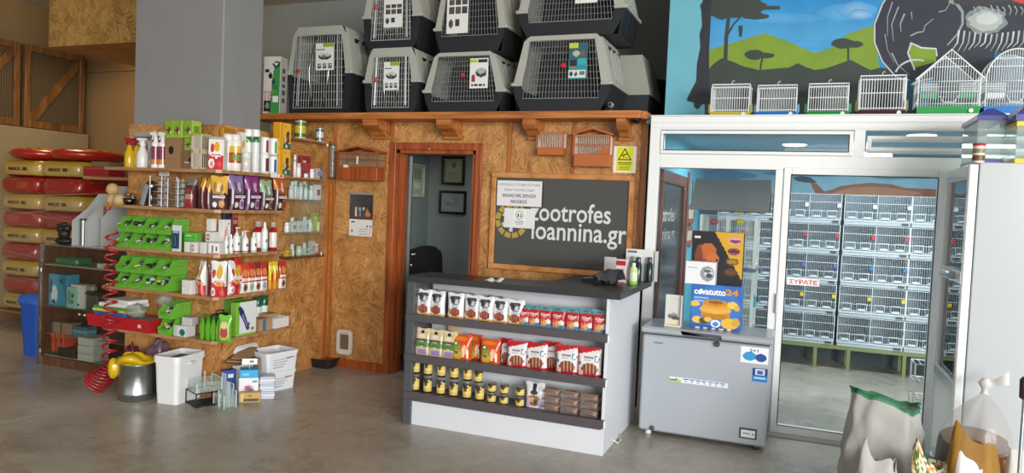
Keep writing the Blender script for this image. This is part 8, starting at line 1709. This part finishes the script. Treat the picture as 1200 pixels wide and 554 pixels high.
def tank(lb, x0, x1, y0, y1, h, frame, roof, lid='#3f438f', grp='plastic tanks on the fridge'):
    t = thing('pet_tank', lb, 'tank', ((x0 + x1)/2, (y0 + y1)/2, RZT + .0005), 0, grp); a, b = (x1 - x0)/2, (y1 - y0)/2; hl = h*(1 - roof)
    MB().box(-a - .004, a + .004, -b - .004, b + .004, 0, .03, frame, .004).build('base_rim', GLOSS, t)
    MB().box(-a, a, -b, -b + .004, .03, hl, '#ffffff').box(-a, a, b - .004, b, .03, hl, '#ffffff').box(-a, -a + .004, -b + .004, b - .004, .03, hl, '#ffffff').box(a - .004, a, -b + .004, b - .004, .03, hl, '#ffffff').build('clear_walls', TANKG, t)
    mb = MB(); e = .035; hr = h - hl
    vs = [(-a - .01, -b - .01, hl), (a + .01, -b - .01, hl), (a + .01, b + .01, hl), (-a - .01, b + .01, hl), (-a - .01, -b - .01, hl + hr*.35), (a + .01, -b - .01, hl + hr*.35), (a + .01, b + .01, hl + hr*.35), (-a - .01, b + .01, hl + hr*.35), (-a + .05, -b + .04, h), (a - .05, -b + .04, h), (a - .05, b - .04, h), (-a + .05, b - .04, h)]
    mb.add(vs, [(3, 2, 1, 0)] + [(j*4 + k, j*4 + (k+1) % 4, (j+1)*4 + (k+1) % 4, (j+1)*4 + k) for j in range(2) for k in range(4)] + [(8, 9, 10, 11)], lid); mb.build('lid', GLOSS, t)
    if frame == '#d8bf2a': MB().box(-a - .006, a + .006, -b - .006, b + .006, hl - .03, hl - .0005, frame, .004).build('yellow_rim', GLOSS, t)
    return t
ty = 4.86; a, b = onY(1144, 180, ty), onY(1183, 180, ty)
tank('clear plastic tank with a blue-violet hood, left one on top of the fridge', a.x, b.x - .03, ty, 5.28, onY(1160, 126, ty).z - RZT, '#4a4f92', .22)
ty = 4.76; x2_ = b.x + .005
tank('clear tank with yellow rims and blue hood, right one on top of the fridge', x2_, x2_ + .38, ty, 5.1, onY(1190, 120, ty).z - RZT, '#d8bf2a', .30)
p = onY(1146, 187, 4.79); t = thing('food_canister', 'small white food canister with a red lid before the left tank', 'canister', (p.x, 4.785, RZT + .0005)); h = hY(1146, 163.5, 187, 4.75)
MB().lathe([(.030, 0), (.031, .004, '#d9d2c8'), (.031, h*.12, '#d9d2c8'), (.0312, h*.40, '#6d4a34'), (.0312, h*.5, '#d9d2c8'), (.0312, h*.72, '#8a7a5a'), (.031, h*.86, '#d9d2c8')], 18, '#d9d2c8').build('canister_body', PRINT, t); MB().lathe([(.033, h*.86), (.033, h*.97), (.028, h)], 18, '#b02a35').build('lid', GLOSS, t)
# ================================================================== BAGS AT LOWER RIGHT
def sack(name, lb, px, Y, w, d, h, col, mat, seed=1, topf=None, pinch=.35, fold=.05, n=56, m=26, rz=0, lean=0, grp='bags in front of the fridge', extra=None, X=None):
    rnd = random.Random(seed); ph = [(rnd.randint(2, 10), rnd.random()*6.3, rnd.uniform(.4, 1), rnd.uniform(-4, 4)) for _ in range(8)]
    def f(u, v):
        a = u*2*PI; e = .7; cx_, cy__ = math.copysign(abs(math.cos(a))**e, math.cos(a)), math.copysign(abs(math.sin(a))**e, math.sin(a))
        nz = sum(w_*(1 - 2*abs(math.sin(p*a/2 + s + q_*v*2.2))**.8) for p, s, w_, q_ in ph)/4
        k = (.86 + .14*min(1, v*4)) * (1 + fold*nz*(.3 + min(v, .55))) * (1 - .10*max(0, v - .3))
        hh = h*(topf(u) if topf else 1 + .05*nz); sq = 1 - pinch*max(0, v - .35)/.65
        return (w/2*cx_*k*(1 - .55*pinch*max(0, v - .25)) + lean*v*v, d/2*cy__*k*sq, hh*v + .02*h*nz*v)
    mb = MB().grid(n, m, f, col)
    mb.add([f(k/n, 0) for k in range(n)], [tuple(range(n))[::-1]], '#8a8680')
    p = onY(px, 540, Y); loc = (p.x if X is None else X, Y, .001)
    t = thing(name, lb, 'bag', loc, rz, grp); mb.build('bag_body', mat, t)
    if extra: extra(t, f)
    return t
def rimtrim(c, r):
    def g(t, f): MB().path([f(k/60, 1) for k in range(60)], r, 5, c, True).build('edge_trim', MATTE, t)
    return g
tf = lambda u: 1.0 + .05*math.cos(2*PI*(u - .58)) - .09*math.exp(-((u - .84)/.07)**2) + .012*math.sin(u*25)
sack('woven_bag', 'large white woven bag with a green hem in front of the sliding door', 1034, 4.40, .45, .30, onY(1030, 468, 4.3).z, lambda u, v: '#a3a39e' if v < .95 else '#23704a', colmat('white_woven', .6, bump=.7, bscale=11, alpha=.9), 3, tf, .45, .16, extra=rimtrim('#1f6a42', .006))
sack('white_bag', 'smaller crumpled white bag leaning at the foot of the green-hemmed bag', 1030, 4.11, .25, .15, .33, '#a6a6a2', BAGM, 7, lambda u: 1 + .35*math.exp(-((u - .62)/.1)**2) + .1*math.sin(u*25), .7, .13)
def flor(u, v):
    k = (int(u*44 + 3*math.sin(v*9))*7 + int(v*22 + 2*math.sin(u*30))*13) % 11
    return '#c8742a' if v < .45 and k < 8 else ('#d9d2bc' if k < 4 else ('#4f6a2c' if k < 7 else ('#d08a3a' if k < 9 else '#cfc8b0')))
sack('floral_bag', 'orange and green leaf-patterned bag between the white bag and the mustard bag', 1089, 4.10, .22, .15, .385, flor, BAGM, 9, lambda u: 1 + .28*math.exp(-((u - .6)/.12)**2) - .1*math.exp(-((u - .8)/.1)**2), .6, .10)
sack('mustard_bag', 'mustard yellow cloth bag in the middle of the bags by the fridge', 1141, 4.19, .29, .18, .46, lambda u, v: '#93691a' if (int(u*9) + int(v*3)) % 4 else '#895f15', BAGM, 12, lambda u: 1 + .25*math.exp(-((u - .62)/.14)**2) - .05*math.sin(u*20), .6, .08)
sack('paper_bag', 'white pointed paper bag in front of the mustard bag', 1137, 4.00, .17, .11, .40, '#dcdcdc', BAGM, 15, lambda u: 1 + .2*math.exp(-((u - .6)/.2)**2), .85, .06)
# tall clear bag of brown feed with a knotted top
def knot(t, f): 
    MB().lathe([(.05, 0), (.025, .03), (.016, .045), (.03, .075), (.045, .10), (.02, .13)], 12, '#dcdad6', (.0, 0, .505)).build('knotted_top', MILKY, t)
    MB().grid(6, 5, lambda u, v: (.005 + .10*u, .01*math.sin(u*6) + .02*(v - .5), .545 + .035*u + .05*(v - .3)*(.4 + u)), '#dcdad6').build('loose_flap', MILKY, t)
    MB().lathe([(.12, 0), (.165, .05), (.17, .20), (.12, .30), (.002, .34)], 28, '#7d6757').build('brown_feed', CARD, t)['kind'] = 'stuff'
sack('clear_bag', 'tall clear plastic bag of brown feed tied in a knot against the fridge side', 1140, 4.49, .40, .36, .52, '#b9b4ae', FILM, 21, lambda u: 1.0, 0, .03, extra=knot) if 0 else None
p = onY(1138, 500, 4.515); hk = onY(1150, 462, 4.49).z
t = thing('clear_bag', 'tall clear plastic bag of brown feed tied in a knot against the fridge side', 'bag', (p.x, 4.515, .001), 0, 'bags in front of the fridge')
rnd = random.Random(5); ph = [(rnd.randint(3, 11), rnd.random()*6.3) for _ in range(5)]
def prof(v): return .168*(1 - .25*(1 - min(1, v*5))) * (1 if v < .5 else max(.09, 1 - ((v - .5)/.5)**2.6*.95))
def fb2(u, v, k=1, cut=1):
    a = u*2*PI; nz = sum(math.sin(p_*a + s) for p_, s in ph)/5; r = prof(v*cut)*k*(1 + .035*nz*(1 + 2*v)); return (r*math.cos(a) + .05*(v*cut)**2, r*.9*math.sin(a), hk*v*cut)
MB().grid(44, 26, lambda u, v: fb2(u, v), '#c2bdb8').build('clear_film', colmat('thin_clear_film', .2, alpha=.30, bump=.5, bscale=16, coat=.3), t)
mb = MB().grid(36, 14, lambda u, v: fb2(u, v, .96, .62 + .05*math.sin(u*6.28)), lambda u, v: ('#5d493d', '#523f34', '#6a5446')[(int(u*36)*5 + int(v*14)*3) % 3]); mb.add([fb2(k/36, 1, .96, .62 + .05*math.sin(k/36*6.28)) for k in range(36)], [tuple(range(36))], '#7b6557'); mb.build('brown_feed', CARD, t)
MB().lathe([(.022, 0), (.013, .015), (.018, .03), (.035, .06), (.012, .085)], 12, '#d6d4d0', (.05, 0, hk)).build('knot', MILKY, t)
MB().grid(8, 5, lambda u, v: (.055 + .10*u, .012*math.sin(u*6) + .03*(v - .5), hk + .035 + .05*u + .05*(v - .3)*(.3 + u)), '#dedcd8').build('loose_flap', MILKY, t)
sack('brown_bag', 'small orange-brown bag right of the mustard bag', 1181, 4.33, .13, .12, .40, '#9a6a48', BAGM, 25, None, .5, .08)
sack('white_sack', 'white upright bag at the right edge of the picture', 1191, 4.19, .12, .12, .42, '#c6c4be', BAGM, 28, lambda u: 1 + .15*math.exp(-((u - .75)/.2)**2), .7, .08)
p = onY(1198, 500, 4.07); zg = onY(1194, 467, 4.07).z
t = thing('tool_pole', 'thin pale pole with a dark purple grip at the right edge of the picture', 'tool', (p.x, 4.07, 0)); MB().lathe([(.008, 0), (.008, zg)], 8, '#b9c6cf').build('pole', METAL, t); MB().lathe([(.012, zg), (.022, zg + .008), (.024, zg + .09), (.014, zg + .105)], 12, '#3a2638').build('grip', MATTE, t)
# ================================================================== LIGHT
sc = bpy.context.scene
w = bpy.data.worlds.new('daylight'); sc.world = w; w.use_nodes = True
bg = w.node_tree.nodes['Background']; bg.inputs[0].default_value = (.90, .95, 1.0, 1); bg.inputs[1].default_value = .9
def area(name, loc, rot, sx, sy, power, col, spread=PI):
    l = bpy.data.lights.new(name, 'AREA'); l.shape = 'RECTANGLE'; l.size = sx; l.size_y = sy; l.energy = power; l.color = col; l.spread = spread
    o = bpy.data.objects.new(name, l); COL.objects.link(o); o.location = loc; o.rotation_euler = rot; return o
def aim(o, p): o.rotation_euler = (Vector(p) - o.location).to_track_quat('-Z', 'Y').to_euler()
aim(area('shop_front_daylight', (8.2, -6.5, 3.0), (0, 0, 0), 7.5, 4.0, 2050, (1.0, .985, .96)), (-1.8, 5, 1.2))
area('bird_room_lamp', (.6, 7.0, BZ - .03), (0, 0, 0), 2.6, .5, 56, (.95, .98, 1))
area('office_lamp', (-2.6, 6.6, lz0 - .03), (0, 0, 0), .8, .5, 7, (.9, 1, .97))
area('warehouse_lamp', (-8.1, 6.1, CEIL - .12), (0, -.5, 0), .9, .4, 22, (1, .74, .42))
sc.view_settings.view_transform = 'Standard'; sc.view_settings.look = 'None'; sc.view_settings.gamma = 1; sc.view_settings.use_curve_mapping = False
sc.view_settings.exposure = 0.22
cy = sc.cycles; cy.use_denoising = True; cy.max_bounces = 8; cy.diffuse_bounces = 4; cy.glossy_bounces = 4; cy.transmission_bounces = 6; cy.transparent_max_bounces = 24
cy.sample_clamp_indirect = 6
